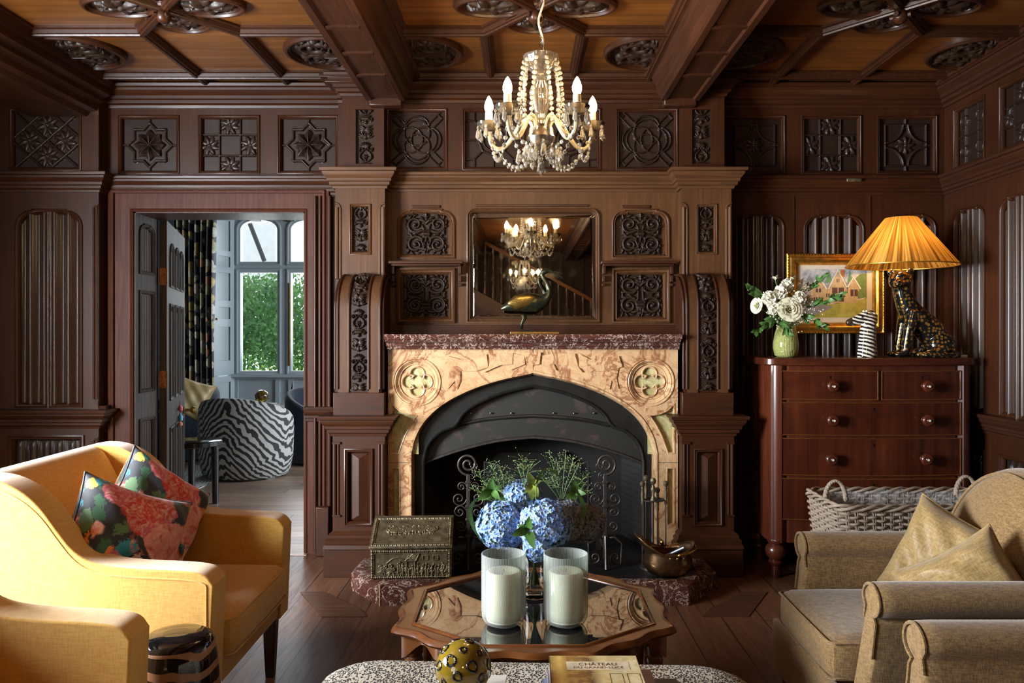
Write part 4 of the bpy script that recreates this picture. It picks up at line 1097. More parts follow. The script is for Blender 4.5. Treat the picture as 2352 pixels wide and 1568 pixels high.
MB().box(DX0, DX1, Yw+.0, 5.19, DZ-.008, DZ+.04).build('reveal_head', M['oak_v'], rv)
# open door leaf
dr = thing('open_door', 'open oak door with carved panels swung into the next room', 'door', (DX0+.045, 5.19, 0), math.radians(107))
dr['kind'] = 'structure'; del dr['category']; dr.name = 'door_1'
Td = lambda u, v, w: (u, -w, v)      # local: leaf runs along +x, face w out along -y
LW = 1.03; LH = DZ-.01
hs = []
for k in range(3):
    a = .13+k*.275; b = a+.225
    hs += [rect(a, b, .10, .72), rect(a, b, .90, 1.55), shoulder(a, b, 1.66, 1.96, .09)]
mb = MB(); plate(mb, rect(0, LW, .01, LH), hs, Td, .022, -.022); mb.build('door_leaf', M['doorwood'], dr)
MB().box(.01, LW-.01, -.006, .006, .02, LH-.01).build('door_core', M['doorwood'], dr)
for q in hs:
    us = [p[0] for p in q]; vs_ = [p[1] for p in q]
    mb = MB().sweep(q, [(o*.8, w*.8+.018) for o, w in OGEE], Td)
    for k in range(5):
        u = min(us)+.04+(max(us)-min(us)-.08)*k/4; mb.tube([Td(u, min(vs_)+.02, .008), Td(u, max(vs_)-.05, .008)], .010, 8)
    mb.build('door_panel', M['doorwood'], dr, smooth=40)
mb = MB().lathe([(.0, 0), (.028, .0), (.028, .008), (.012, .012), (.010, .045), (.022, .055), (.028, .070), (.022, .085), (0, .090)], 20, (0, 0, 0), Matrix.Translation((LW-.075, -.022, pz(942, 6.1))) @ Matrix.Rotation(PI/2, 4, 'X'))
mb.build('door_knob', M['brass'], dr)
mb = MB().box(LW-.14, LW-.04, -.026, -.020, pz(960, 6.1)+.0, pz(960, 6.1)+.17)
M['hinge'] = plain('worn_hinge', (.20, .075, .02), .5, .6, nscale=60, nmix=.6)
for z in (1.72, 1.05, .35): MB().box(-.006, .004, -.026, .026, z-.055, z+.055).build('hinge', M['hinge'], dr)
# ------------------------------------------------------------------ chandelier
m_, nt, b = mat('lit_crystal'); b.inputs['Base Color'].default_value = (1.0, .93, .78, 1); b.inputs['Roughness'].default_value = .03; b.inputs['Transmission Weight'].default_value = .96; b.inputs['IOR'].default_value = 1.52
M['crystal'] = m_
m_ = m_.copy(); m_.name = 'lit_bead'; m_.node_tree.nodes['Principled BSDF'].inputs['Transmission Weight'].default_value = .80; M['bead'] = m_
M['bulb'] = plain('glowing_bulb', (1, .8, .5), .4, emis=(1.0, .70, .36), es=430, nmix=0)
M['candle'] = plain('candle_sleeve', (.85, .75, .52), .4, nmix=.05)
M['armglass'] = plain('arm_glass', (.62, .52, .34), .12, trans=.35, coat=.5, nmix=.05)
def chandelier(loc):
    t = thing('chandelier', 'five-arm crystal chandelier hanging on a chain in front of the mirror', 'chandelier', loc)
    ox, oy, oz = loc     # oz = ceiling height; local z measured from world heights
    Z = lambda z: z-oz
    mb = MB(); z = 2.42; k = 0
    while z < oz-.03:
        a = k*PI/2; pts = [(.006*math.cos(q)*math.cos(a), .006*math.cos(q)*math.sin(a), Z(z+.013)+.016*math.sin(q)) for q in np.linspace(0, 2*PI, 11)[:-1]]
        mb.tube(pts, .0018, 5, closed=True); z += .026; k += 1
    mb.build('chain', M['silver'], t)
    mb = MB(); mb.tube([(.010*math.sin(q*3), .010*math.cos(q*2), Z(2.40)+q*(oz-2.40)/6) for q in np.linspace(0, 6, 26)], .004, 6); mb.build('flex', M['candle'], t)
    mb = MB(); mb.lathe([(.05, -.03), (.045, -.01), (.03, 0)], 20); mb.build('ceiling_rose', M['silver'], t)
    sc = lambda a, i: 1+(.05*abs(math.cos(5*a)) if i in (3, 4, 5) else 0)
    mb = MB(); mb.lathe([(.012, Z(2.325)), (.030, Z(2.330)), (.048, Z(2.350)), (.062, Z(2.375)), (.066, Z(2.398)), (.063, Z(2.398)), (.045, Z(2.355)), (.012, Z(2.334))], 40, rmod=sc, cap=False); mb.build('crown_bowl', M['crystal'], t)
    mb = MB(); pr = [(.004, 2.33), (.022, 2.325), (.024, 2.312), (.018, 2.305), (.026, 2.298), (.028, 2.29), (.038, 2.28), (.043, 2.262), (.040, 2.24), (.032, 2.215), (.024, 2.19), (.020, 2.17), (.024, 2.155), (.016, 2.14), (.004, 2.135)]
    mb.lathe([(r, Z(z)) for r, z in pr][::-1], 24, rmod=lambda a, i: 1+.05*math.cos(12*a)); mb.build('baluster_stem', M['crystal'], t)
    mb = MB(); mb.lathe([(r, Z(z)) for r, z in [(.004, 2.02), (.018, 2.028), (.038, 2.05), (.052, 2.075), (.056, 2.09), (.050, 2.10), (.046, 2.125), (.02, 2.135)]], 28, rmod=lambda a, i: 1+(.05*math.cos(16*a) if i in (2, 3) else 0)); mb.build('receiver_bowl', M['silver'], t)
    cr = [(0.0005, -1), (.62, -.78), (1, -.3), (1, .3), (.62, .78), (.0005, 1)]
    def bead(mb, c, r=.0075):
        r *= 1.28
        mb.lathe([(max(a*r, 1e-5), q*r*.95) for a, q in cr], 8, c, Matrix.Rotation(random.random()*3, 4, 'Z') @ Matrix.Diagonal((1, .6, 1, 1)), cap=False)
    def drop(mb, c, L=.045, w=.008):
        L *= 1.2; w *= 1.25
        bead(mb, (c[0], c[1], c[2]-.006), .006)
        mb.lathe([(1e-5, -L), (w, -L*.78), (w*.62, -L*.35), (w*.3, -L*.25+.001), (1e-5, -.22*L)], 6, (c[0], c[1], c[2]), cap=False)
    for k in range(5):
        th = math.radians(90+72*k); c, s = math.cos(th), math.sin(th)
        P = lambda r, z, o=0: (r*c-o*s, r*s+o*c, Z(z))
        raw = [(.030, 2.10), (.034, 2.145), (.055, 2.168), (.082, 2.150), (.110, 2.105), (.145, 2.062), (.180, 2.058), (.203, 2.085), (.21, 2.128)]
        raw = smooth_path(raw, 2)
        arm = MB().tube([P(r, z) for r, z in raw], .0085, 9).build('arm', M['armglass'], t)
        cup = MB().lathe([(r, z+Z(2.13)) for r, z in [(.008, 0), (.028, .006), (.042, .022), (.044, .034), (.041, .032), (.026, .012), (.006, .006)]], 36, P(.21, 0)[:2]+(0,), cap=False, rmod=lambda a, i: 1+(.07*abs(math.cos(4*a)) if i in (2, 3, 4) else 0)).build('drip_pan', M['crystal'], arm)
        MB().lathe([(.0145, Z(2.136)), (.0145, Z(2.203)), (.012, Z(2.205))], 18, P(.21, 0)[:2]+(0,)).build('candle_sleeve', M['candle'], arm)
        MB().lathe([(.011, Z(2.203)), (.0165, Z(2.220)), (.0165, Z(2.232)), (.012, Z(2.248)), (.006, Z(2.260)), (1e-4, Z(2.268))], 16, P(.21, 0)[:2]+(0,)).build('bulb', M['bulb'], arm)
        for q in range(6):
            a = q*PI/3+.3; mb = MB(); drop(mb, (P(.21, 0)[0]+.043*math.cos(a), P(.21, 0)[1]+.043*math.sin(a), Z(2.148))); mb.build('pear_drop', M['bead'], arm)
        # strings from the crown bowl
        for o in (-.32, .32):
            mb = MB(); a0 = th+o; p0 = Vector((.064*math.cos(a0), .064*math.sin(a0), Z(2.375))); p1 = Vector((.085*math.cos(th+o*.5), .085*math.sin(th+o*.5), Z(2.14)))
            for i in range(13):
                f = i/12; p = p0.lerp(p1, f); p.x *= 1+.10*math.sin(f*PI); p.y *= 1+.10*math.sin(f*PI); bead(mb, p, .0072)
            mb.tube([p0, p0.lerp(p1, .5)*1.0, p1], .0006, 3)
            mb.build('bead_string', M['bead'], t)
        # swags: pan to pan, and pan to the foot of the stem
        th2 = th+math.radians(72)
        a_, b__ = Vector((.205*math.cos(th), .205*math.sin(th), Z(2.125))), Vector((.205*math.cos(th2), .205*math.sin(th2), Z(2.125)))
        mb = MB(); th_ = []
        for i in range(15):
            f = i/14; p = a_.lerp(b__, f); p.z -= .13*math.sin(PI*f)**.8; bead(mb, p, .0070); th_.append(p)
        mb.tube(th_, .0008, 4); mb.build('bead_swag', M['bead'], t)
        mb = MB(); th_ = []; b__ = Vector((.03*c, .03*s, Z(2.03)))
        for i in range(12):
            f = i/11; p = a_.lerp(b__, f); p.z -= .085*math.sin(PI*f)**.8; bead(mb, p, .0070); th_.append(p)
        mb.tube(th_, .0008, 4); mb.build('bead_swag', M['bead'], t)
        for q in range(3): mb = MB(); drop(mb, P(.055+.012*q, 2.07-.012*q, .03*(q-1)), .05, .010); mb.build('lower_drop', M['bead'], t)
    mb = MB(); drop(mb, (0, 0, Z(2.02)), .06, .014); mb.build('finial_drop', M['crystal'], t)
    return t
ch = chandelier((0.0705, 3.0, ZC))
c2 = copy_tree(ch); c2.location = (0.03, -2.0, ZC); c2['label'] = 'second crystal chandelier in the stair hall, seen small in the mirror'

# ------------------------------------------------------------------ soft furnishing helpers
def softbox(x0, x1, y0, y1, z0, z1, r=.04, puff=(0, 0, 0), n=14, M4=None, wr=0.0):
    mb = MB(); c = Vector(((x0+x1)/2, (y0+y1)/2, (z0+z1)/2)); h = Vector(((x1-x0)/2, (y1-y0)/2, (z1-z0)/2))
    def P(p):
        q = Vector([p[i]*h[i] for i in range(3)]); inner = Vector([max(h[i]-r, 0) for i in range(3)])
        cl = Vector([max(-inner[i], min(inner[i], q[i])) for i in range(3)]); d = q-cl
        if d.length > 1e-9: q = cl+d.normalized()*min(r, max(abs(d[0]), abs(d[1]), abs(d[2])))
        for i in range(3):
            if puff[i]:
                j, k = (i+1) % 3, (i+2) % 3; f = (1-p[j]**4)*(1-p[k]**4); q[i] += (1 if p[i] > 0 else -1)*puff[i]*f*abs(p[i])
        q = q+c
        return M4 @ q if M4 is not None else q
    tt = np.linspace(-1, 1, n); tt = np.sign(tt)*np.abs(tt)**.75
    for ax in range(3):
        for s in (-1, 1):
            G = np.zeros((n, n, 3))
            for i, a in enumerate(tt):
                for j, b_ in enumerate(tt):
                    p = [0, 0, 0]; p[ax] = s; p[(ax+1) % 3] = a; p[(ax+2) % 3] = b_; G[i, j] = P(p)
            mb.grid(G)
    return mb
def profile_solid(pts, y0, y1, ax='y'):
    mb = MB(); n = len(pts)
    vs_ = [((x, y, z) if ax == 'y' else (y, x, z)) for y in (y0, y1) for x, z in pts]
    return mb.add(vs_, [tuple(range(n)), tuple(range(2*n-1, n-1, -1))]+[(i, (i+1) % n, n+(i+1) % n, n+i) for i in range(n)])
def pillow(name, label, cat, m, c, w, h, th, rot, group=None, seam=None, seed=0, pinch=.10):
    r = random.Random(seed)
    t = thing(name, label, cat, c, group=group); t.rotation_euler = rot
    n = 34; G = {}
    ph = [r.random()*6 for _ in range(6)]
    def pt(u, v, s):
        x = u*(1-pinch*(1-abs(v)**2)*abs(u)**3); z = v*(1-pinch*(1-abs(u)**2)*abs(v)**3)
        q = max(0, (1-u**4))*max(0, (1-v**4)); y = s*th/2*q**.55
        y += s*.008*q*math.sin(5*u+3*v+ph[0])*math.sin(4*v-2*u+ph[1]); 
        e = .010*math.sin(9*(u+v)+ph[2])*q; y += s*e
        return (x*w/2, y, z*h/2)
    mb = MB(); tt = [math.sin(PI/2*q) for q in np.linspace(-1, 1, n)]
    for s in (-1, 1):
        P = np.array([[pt(u, v, s) for u in tt] for v in tt]); mb.grid(P)
    mb.build('cover', m, t, weld=True, smooth=180)
    edge = [pt(u, -1, 0) for u in tt]+[pt(1, v, 0) for v in tt][1:]+[pt(u, 1, 0) for u in tt[::-1]][1:]+[pt(-1, v, 0) for v in tt[::-1]][1:-1]
    MB().tube(edge, .004, 6, closed=True).build('piping', seam or m, t, smooth=180)
    return t
# ------------------------------------------------------------------ yellow armchairs
def yellow_chair(loc, label):
    # local: facing +x, origin on the floor at the middle of the footprint
    t = thing('armchair', label, 'armchair', loc, group='yellow armchairs in a row'); del t['group']
    Y = M['yellow']; hw = .405
    prof = [(.385, .245), (.40, .60), (.375, .635), (.30, .645), (.15, .650), (.04, .664), (-.02, .700), (-.07, .765), (-.12, .835), (-.18, .885), (-.25, .918), (-.34, .925), (-.43, .90), (-.42, .50), (-.36, .245)]
    prof = [prof[0]]+smooth_path(prof[1:13], 2)+prof[13:]
    for y0, y1 in ((-hw, -hw+.105), (hw-.105, hw)):
        profile_solid(prof, y0, y1).build('arm', Y, t, bevel=.022, bseg=4, smooth=60)
    for yy in (-hw-.0005, hw+.0005):
        P = [(min(x, .378), yy, z-.026) for x, z in prof[3:-9]]; MB().tube([(.378, yy, .30)]+P, .0022, 6).build('piping', Y, t)
    bk = [(-.10, .25), (-.13, .50), (-.20, .72), (-.27, .86), (-.30, .905), (-.345, .925), (-.40, .905), (-.43, .80), (-.41, .25)]
    mb = profile_solid(smooth_path(bk, 1), -hw+.10, hw-.10); mb.build('backrest', Y, t, bevel=.02, bseg=3, smooth=60)
    profile_solid([(.375, .245), (.375, .34), (-.15, .34), (-.38, .245)], -hw+.02, hw-.02).build('seat_frame', Y, t, bevel=.015, bseg=3)
    softbox(-.16, .415, -hw+.108, hw-.108, .335, .465, .035, (.012, .004, .012)).build('seat_cushion', Y, t, smooth=180)
    for z in (.345, .455):
        r = .412; MB().tube([(-.1, -hw+.112, z), (r-.02, -hw+.112, z), (r+.004, -hw+.13, z), (r+.006, 0, z), (r+.004, hw-.13, z), (r-.02, hw-.112, z), (-.1, hw-.112, z)], .0035, 6).build('cushion_piping', Y, t)
    for sx in (-1, 1):
        for sy in (-1, 1):
            a = .33*sx; b_ = (hw-.05)*sy; mb = MB()
            mb.add([(a+dx*w_, b_+dy*w_, z) for z, w_ in ((0, .016), (.26, .028)) for dx, dy in ((-1, -1), (1, -1), (1, 1), (-1, 1))], [(0, 1, 2, 3), (7, 6, 5, 4), (0, 1, 5, 4), (1, 2, 6, 5), (2, 3, 7, 6), (3, 0, 4, 7)])
            mb.build('leg', M['black'], t, bevel=.003)
    return t
ac1 = yellow_chair((-1.325, 2.79, 0), 'mustard yellow armchair holding the two flowered cushions')
ac2 = copy_tree(ac1); ac2.location = (-1.365, 1.66, 0); ac2['label'] = 'nearer mustard yellow armchair, only its arm showing beside the black drum stool'
# painted flower cushions
def floral():
    m, nt, b = mat('painted_flower_velvet')
    v = coords(nt)
    w1 = noise(nt, v, 7, 3, .5, 0, 1)
    add = nt.nodes.new('ShaderNodeVectorMath'); add.operation = 'MULTIPLY_ADD'; nt.links.new(w1, add.inputs[0]); add.inputs[1].default_value = (.10, .10, .10); nt.links.new(v, add.inputs[2])
    vo = nt.nodes.new('ShaderNodeTexVoronoi'); vo.inputs['Scale'].default_value = 6.5; nt.links.new(add.outputs[0], vo.inputs['Vector'])
    sp = nt.nodes.new('ShaderNodeSeparateColor'); nt.links.new(vo.outputs['Color'], sp.inputs[0])
    fl_ = ramp(nt, sp.outputs[0], [(0, (.80, .30, .26)), (.16, (.62, .05, .04)), (.30, (.82, .52, .38)), (.46, (.82, .26, .03)), (.60, (.62, .12, .18)), (.74, (.10, .16, .07)), (.82, (.04, .26, .34)), (.90, (.80, .60, .12))], 'CONSTANT')
    st = noise(nt, add.outputs[0], 26, 5, .6, 2.5)
    fl_ = mixc(nt, ramp(nt, st, [(.46, (0,)*3), (.62, (.6,)*3)]), fl_, (.86, .66, .56))
    fl_ = mixc(nt, ramp(nt, noise(nt, add.outputs[0], 15, 3, .5, 1.5), [(.55, (0,)*3), (.66, (.8,)*3)]), fl_, (.50, .05, .05))
    msk = ramp(nt, math_(nt, 'ADD', vo.outputs['Distance'], math_(nt, 'MULTIPLY', noise(nt, v, 20, 3, .6), .35)), [(.74, (0,)*3), (.79, (1,)*3)])
    v2 = nt.nodes.new('ShaderNodeTexVoronoi'); v2.inputs['Scale'].default_value = 17; nt.links.new(add.outputs[0], v2.inputs['Vector']); s2 = nt.nodes.new('ShaderNodeSeparateColor'); nt.links.new(v2.outputs['Color'], s2.inputs[0])
    f2 = ramp(nt, s2.outputs[0], [(0, (.04, .12, .06)), (.25, (.03, .28, .36)), (.4, (.78, .24, .04)), (.55, (.10, .20, .09)), (.7, (.80, .55, .08)), (.82, (.70, .66, .60)), (.9, (.45, .04, .05))], 'CONSTANT')
    gr = mixc(nt, ramp(nt, math_(nt, 'ADD', math_(nt, 'ADD', v2.outputs['Distance'], math_(nt, 'MULTIPLY', s2.outputs[1], .25)), math_(nt, 'MULTIPLY', math_(nt, 'SUBTRACT', noise(nt, v, 60, 4, .7, 1.5), .5), .9)), [(.58, (1,)*3), (.62, (0,)*3)]), (.030, .033, .042), f2)
    c = mixc(nt, msk, fl_, gr)
    nt.links.new(c, b.inputs['Base Color']); b.inputs['Roughness'].default_value = .62; b.inputs['Specular IOR Level'].default_value = .3; b.inputs['Sheen Weight'].default_value = .2
    return m
M['floral'] = floral(); M['floralpipe'] = plain('dark_piping', (.05, .05, .06), .5)
R_ = math.radians
pillow('cushion', 'dark flowered cushion with a large pink bloom, the front one on the yellow armchair', 'cushion', M['floral'], (-1.315, 2.62, .655), .39, .39, .20, (R_(-12), R_(24), R_(50)), seam=M['floralpipe'], seed=3)
pillow('cushion', 'dark flowered cushion behind the other against the yellow armchair back', 'cushion', M['floral'], (-1.36, 2.92, .675), .39, .39, .19, (R_(-10), R_(36), R_(58)), seam=M['floralpipe'], seed=8)
# black drum stool
st = thing('drum_stool', 'glossy black ceramic drum stool with wavy tan bands between the yellow armchairs', 'stool', (-.955, 2.20, 0))
m_, nt, b = mat('black_tan_glaze'); v = coords(nt, (1, 1, 1))
sepz = nt.nodes.new('ShaderNodeSeparateXYZ'); nt.links.new(v, sepz.inputs[0])
d = noise(nt, coords(nt, (1, 1, .5)), 5, 2, .5, .5)
wz = math_(nt, 'FRACT', math_(nt, 'MULTIPLY', math_(nt, 'ADD', sepz.outputs[2], math_(nt, 'MULTIPLY', d, .085)), 19))
tz = math_(nt, 'MULTIPLY', math_(nt, 'LESS_THAN', wz, .38), math_(nt, 'LESS_THAN', sepz.outputs[2], .505))
c = mixc(nt, tz, (.006, .006, .007), (.28, .13, .055)); nt.links.new(c, b.inputs['Base Color'])
nt.links.new(ramp(nt, tz, [(0, (.06,)*3), (1, (.5,)*3)]), b.inputs['Roughness']); b.inputs['Coat Weight'].default_value = .3
MB().lathe([(.074, 0), (.090, .005), (.104, .05), (.114, .16), (.118, .26), (.116, .36), (.106, .46), (.100, .50), (.092, .518), (.076, .527), (.03, .530), (.0005, .531)], 48).build('drum', m_, st, smooth=50)
MB().lathe([(.001, .5305), (.06, .5290), (.064, .527)], 40).build('seat_top', M['black'], st)
# ------------------------------------------------------------------ beige scroll-arm chairs
def beige_chair(loc, label):
    t = thing('armchair', label, 'armchair', loc)
    W_ = M['tweed']; hw = .36      # local: faces -x, front at x = -.33
    def arm(y, s):
        # rolled arm: vertical S panel under a scroll, running along x
        sec = [(y-s*.055, .10), (y-s*.055, .50), (y-s*.045, .535)]
        ys = [(y+s*.0+.062*math.cos(a)*s, .565+.052*math.sin(a)) for a in np.linspace(PI*1.02, -PI*.42, 16)]
        sec += [(a, z) for a, z in ys]+[(y+s*.030, .50), (y+s*.028, .40), (y+s*.032, .10)]
        mb = MB(); n = len(sec); xs = [-.245, -.235, -.20, .0, .25, .40]
        vs_ = []
        for i, x in enumerate(xs):
            sh_ = (.90, .98, 1, 1, 1, 1)[i]
            for a, z in sec: vs_.append((x-.09*max(0, (.45-z)/.45)*(1 if i < 3 else (.6 if i == 3 else 0)), y+(a-y)*sh_, .56+(z-.56)*(sh_ if z > .5 else 1)))
        fs = [(i*n+k, i*n+(k+1) % n, (i+1)*n+(k+1) % n, (i+1)*n+k) for i in range(len(xs)-1) for k in range(n)]+[tuple(range(n)), tuple(range((len(xs))*n-1, (len(xs)-1)*n-1, -1))]
        o = mb.add(vs_, fs).build('arm', W_, t, smooth=50, bevel=.006)
        P = [(vs_[k][0]-.004, vs_[k][1], vs_[k][2]) for k in range(1, n-1)]; MB().tube(P, .005, 6).build('arm_piping', W_, t)
    arm(-hw+.06, -1); arm(hw-.06, 1)
    softbox(-.345, .26, -hw+.11, hw-.11, .29, .425, .03, (.010, .004, .010)).build('seat_cushion', W_, t, smooth=180)
    for z in (.305, .412): MB().tube([(.1, -hw+.112, z), (-.335, -hw+.115, z), (-.35, -hw+.13, z), (-.352, 0, z), (-.35, hw-.13, z), (-.335, hw-.115, z), (.1, hw-.112, z)], .005, 6).build('cushion_piping', W_, t)
    softbox(-.335, .40, -hw+.08, hw-.08, .12, .29, .02).build('seat_frame', W_, t, smooth=180)
    softbox(-.358, -.325, -hw+.06, hw-.06, .115, .30, .014).build('front_rail', W_, t, smooth=180)
    # arched back
    n = 30; 
    for s in (0, 1): pass
    prof = [(-hw+.03, .30)]+[( (hw-.01)*math.sin(a)*(1 if abs(a) < 9 else 1), .53+.37*math.cos(a) if math.cos(a) > 0 else .53) for a in np.linspace(-PI/2, PI/2, n)]+[(hw-.03, .30)]
    G = np.zeros((9, len(prof), 3))
    for i, f in enumerate(np.linspace(0, 1, 9)):
        sc_ = 1-.10*abs(2*f-1)**3; x = .24+.16*f
        for j, (y, z) in enumerate(prof): G[i, j] = (x+.16*(z-.3), y*sc_, .45+(z-.45)*sc_)
    mb = MB().grid(G); k = len(prof)
    # domed faces
    for i, s in ((0, -1), (8, 1)):
        ctr = G[i].mean(0); 
        R = np.array([[G[i][j]*(1-f)+ctr*f+np.array([s*.035*math.sin(f*PI/2), 0, 0]) for j in range(k)] for f in np.linspace(0, 1, 7)])
        mb.grid(R)
    mb.build('backrest', W_, t, smooth=60, weld=True)
    MB().tube([tuple(p+np.array([-.006, 0, 0])) for p in G[1]], .006, 6).build('back_piping', W_, t)
    for sx in (-.30, .36):
        for sy in (-1, 1):
            MB().lathe([(.014, 0), (.018, .02), (.024, .12)], 14, (sx, sy*(hw-.07), 0)).build('leg', M['mahog_v'], t)
    return t
bc1 = beige_chair((1.285, 2.665, 0), 'beige tweed scroll-arm armchair with two silk cushions, before the wicker basket')
bc2 = copy_tree(bc1); bc2.location = (1.255, 1.745, 0); bc2['label'] = 'nearer beige tweed armchair in the bottom right corner, only its rolled arm showing'
pillow('cushion', 'gold-beige slub cushion standing on its point, the taller one on the tweed armchair', 'cushion', M['slub'], (1.46, 2.74, .555), .36, .36, .18, (R_(-14), R_(20), R_(-56)), seed=5)
pillow('cushion', 'gold-beige slub cushion leaning in front of the taller one on the tweed armchair', 'cushion', M['slub'], (1.41, 2.50, .520), .34, .34, .18, (R_(-14), R_(-33), R_(-24)), seed=6)
# ------------------------------------------------------------------ coffee table
TX, TY, TZ = .035, 2.67, .45
ct = thing('coffee_table', 'eight-sided walnut coffee table with scalloped edge and smoked glass top', 'table', (TX, TY, 0))
V8 = [(-.165, -.40), (.165, -.40), (.425, -.20), (.425, .165), (.165, .40), (-.165, .40), (-.425, .165), (-.425, -.20)]
def scallop(V, amp=.016, n=18, scale=1.0):
    P = []
    for i in range(len(V)):
        a, b_ = Vector(V[i])*scale, Vector(V[(i+1) % len(V)])*scale; d = b_-a; nn = Vector((d.y, -d.x)).normalized()
        for k in range(n):
            f = k/n; L = d.length
            o = amp*(.8*math.cos(4*PI*f)+.35*math.sin(PI*f))
            P.append(tuple(a+d*f+nn*o))
    return P
OUT = scallop(V8, .010); INN = [(x*.865, y*.865) for x, y in V8]
Th = lambda u, v, w: (u, v, w)
mb = MB(); plate(mb, OUT, [INN], Th, TZ-.022, TZ-.004); mb.build('top_frame', M['walnut'], ct, smooth=30)
MB().sweep(OUT, [(.010, TZ-.004), (.002, TZ-.002), (-.006, TZ-.008), (-.012, TZ-.016), (-.006, TZ-.024), (.008, TZ-.030), (.012, TZ-.030)], Th).build('top_edge', M['walnut'], ct, smooth=50)
MB().sweep(INN, [(-.016, TZ-.004), (-.012, TZ+.001), (-.006, TZ+.002), (-.002, TZ-.001), (.001, TZ-.006), (.001, TZ-.012)], Th).build('glass_bead', M['walnut'], ct, smooth=50)
gm, nt, b = mat('smoked_glass'); b.inputs['Base Color'].default_value = (.006, .006, .007, 1); b.inputs['Roughness'].default_value = .015; b.inputs['IOR'].default_value = 1.7; b.inputs['Coat Weight'].default_value = .6; b.inputs['Coat Roughness'].default_value = .01; b.inputs['Coat IOR'].default_value = 1.8
mb = MB(); plate(mb, INN, [], Th, TZ-.014, TZ-.006); mb.build('glass_top', gm, ct, smooth=0)
# shaped apron
P = scallop(V8, .010, 18, .955); n = len(P); vs_ = []
for (x, y), i in zip(P, range(n)):
    f = (i % 18)/18; dz = .018*math.cos(4*PI*f)-.03*math.sin(PI*f)
    vs_ += [(x, y, TZ-.028), (x, y, TZ-.085-dz), (x*.97, y*.97, TZ-.085-dz), (x*.97, y*.97, TZ-.028)]
mb = MB().add(vs_, [(i*4+k, ((i+1) % n)*4+k, ((i+1) % n)*4+k+1, i*4+k+1) for i in range(n) for k in range(3)]); mb.build('apron', M['walnut'], ct, smooth=40)
for sx in (-1, 1):
    for y in (-.18, .145):
        MB().lathe([(.012, 0), (.02, .01), (.024, .03), (.014, .06), (.018, .20), (.024, .28), (.018, .315), (.028, .325), (.030, .34), (.026, .352), (.030, .36), (.030, TZ-.03)], 18, (sx*.375, y, 0)).build('leg', M['walnut'], ct)
# ribbed glass candle holders
def rib_glass():
    m, nt, b = mat('ribbed_glass'); o_ = nt.nodes['Material Output']
    tr = nt.nodes.new('ShaderNodeBsdfTransparent'); tr.inputs[0].default_value = (.93, .96, .93, 1)
    b.inputs['Base Color'].default_value = (.60, .64, .61, 1); b.inputs['Roughness'].default_value = .10; b.inputs['Specular IOR Level'].default_value = .7
    mx = nt.nodes.new('ShaderNodeMixShader'); fr = nt.nodes.new('ShaderNodeLayerWeight'); fr.inputs[0].default_value = .45
    f = math_(nt, 'ADD', math_(nt, 'MULTIPLY', fr.outputs[1], .42), .03)
    tc = nt.nodes.new('ShaderNodeTexCoord'); sp = nt.nodes.new('ShaderNodeSeparateXYZ'); nt.links.new(tc.outputs['Object'], sp.inputs[0]); st = math_(nt, 'SINE', math_(nt, 'MULTIPLY', math_(nt, 'ARCTAN2', sp.outputs[1], sp.outputs[0]), 84)); f = math_(nt, 'ADD', f, math_(nt, 'MULTIPLY', math_(nt, 'MAXIMUM', st, 0), .16))
    nt.links.new(f, mx.inputs[0]); nt.links.new(tr.outputs[0], mx.inputs[1]); nt.links.new(b.outputs[0], mx.inputs[2]); nt.links.new(mx.outputs[0], o_.inputs[0])
    return m
M['ribglass'] = rib_glass(); M['wax'] = plain('ivory_wax', (.66, .61, .49), .5, nscale=8, nmix=.05)
M['wax'].node_tree.nodes['Principled BSDF'].inputs['Subsurface Weight'].default_value = .25
for i, (x, w_) in enumerate(((-.059, 'left'), (.136, 'right'))):
    t = thing('hurricane_candle', 'ribbed glass hurricane with an ivory candle, the %s one of the table pair' % w_, 'candle', (x, 2.50, TZ-.006), group='hurricane candles on the coffee table')
    R = .069; out = [(.001, 0), (.045, .001), (.060, .009), (.067, .024), (R, .045), (R, .222)]; inn = [(R-.004, .222), (R-.004, .045), (.060, .028), (.050, .014), (.001, .010)]
    MB().lathe(out+inn, 120, cap=False, rmod=lambda a, k: 1+(.010*math.cos(60*a) if k in (3, 4, 5) else 0)).build('glass_cylinder', M['ribglass'], t, smooth=180)
    MB().lathe([(.001, .012), (.053, .0145), (.0545, .020), (.0545, .163), (.050, .168), (.036, .1675), (.030, .164), (.001, .163)], 40).build('candle', M['wax'], t, smooth=50)
    MB().tube([(0, 0, .163), (.001, 0, .172)], .0012, 5).build('wick', M['black'], t)
# ------------------------------------------------------------------ hydrangeas
VX, VY = .042, 2.76
vt = thing('glass_vase', 'clear flared glass vase of stems behind the candles on the coffee table', 'vase', (VX, VY, TZ-.006))
MB().lathe([(.001, 0), (.044, .001), (.050, .006), (.046, .03), (.042, .09), (.050, .17), (.062, .21), (.059, .21), (.047, .17), (.039, .09), (.042, .03), (.040, .014), (.001, .012)], 40, cap=False).build('glass', M['glass'], vt, smooth=60)
def flowermat(name, stops, rough=.6, sc=18):
    m, nt, b = mat(name); n1 = noise(nt, coords(nt), sc, 4, .75); c = ramp(nt, n1, stops); nt.links.new(c, b.inputs['Base Color']); b.inputs['Roughness'].default_value = rough; b.inputs['Subsurface Weight'].default_value = 0
    return m
M['hyd'] = flowermat('blue_hydrangea', [(.30, (.05, .12, .10)), (.39, (.07, .16, .40)), (.46, (.14, .30, .66)), (.52, (.28, .34, .62)), (.57, (.32, .46, .55)), (.62, (.16, .24, .10)), (.70, (.16, .36, .72))], sc=55)
M['hyd2'] = flowermat('faded_hydrangea', [(.30, (.05, .06, .07)), (.42, (.12, .13, .22)), (.50, (.22, .25, .34)), (.60, (.34, .36, .24)), (.68, (.5, .5, .42))], sc=55)
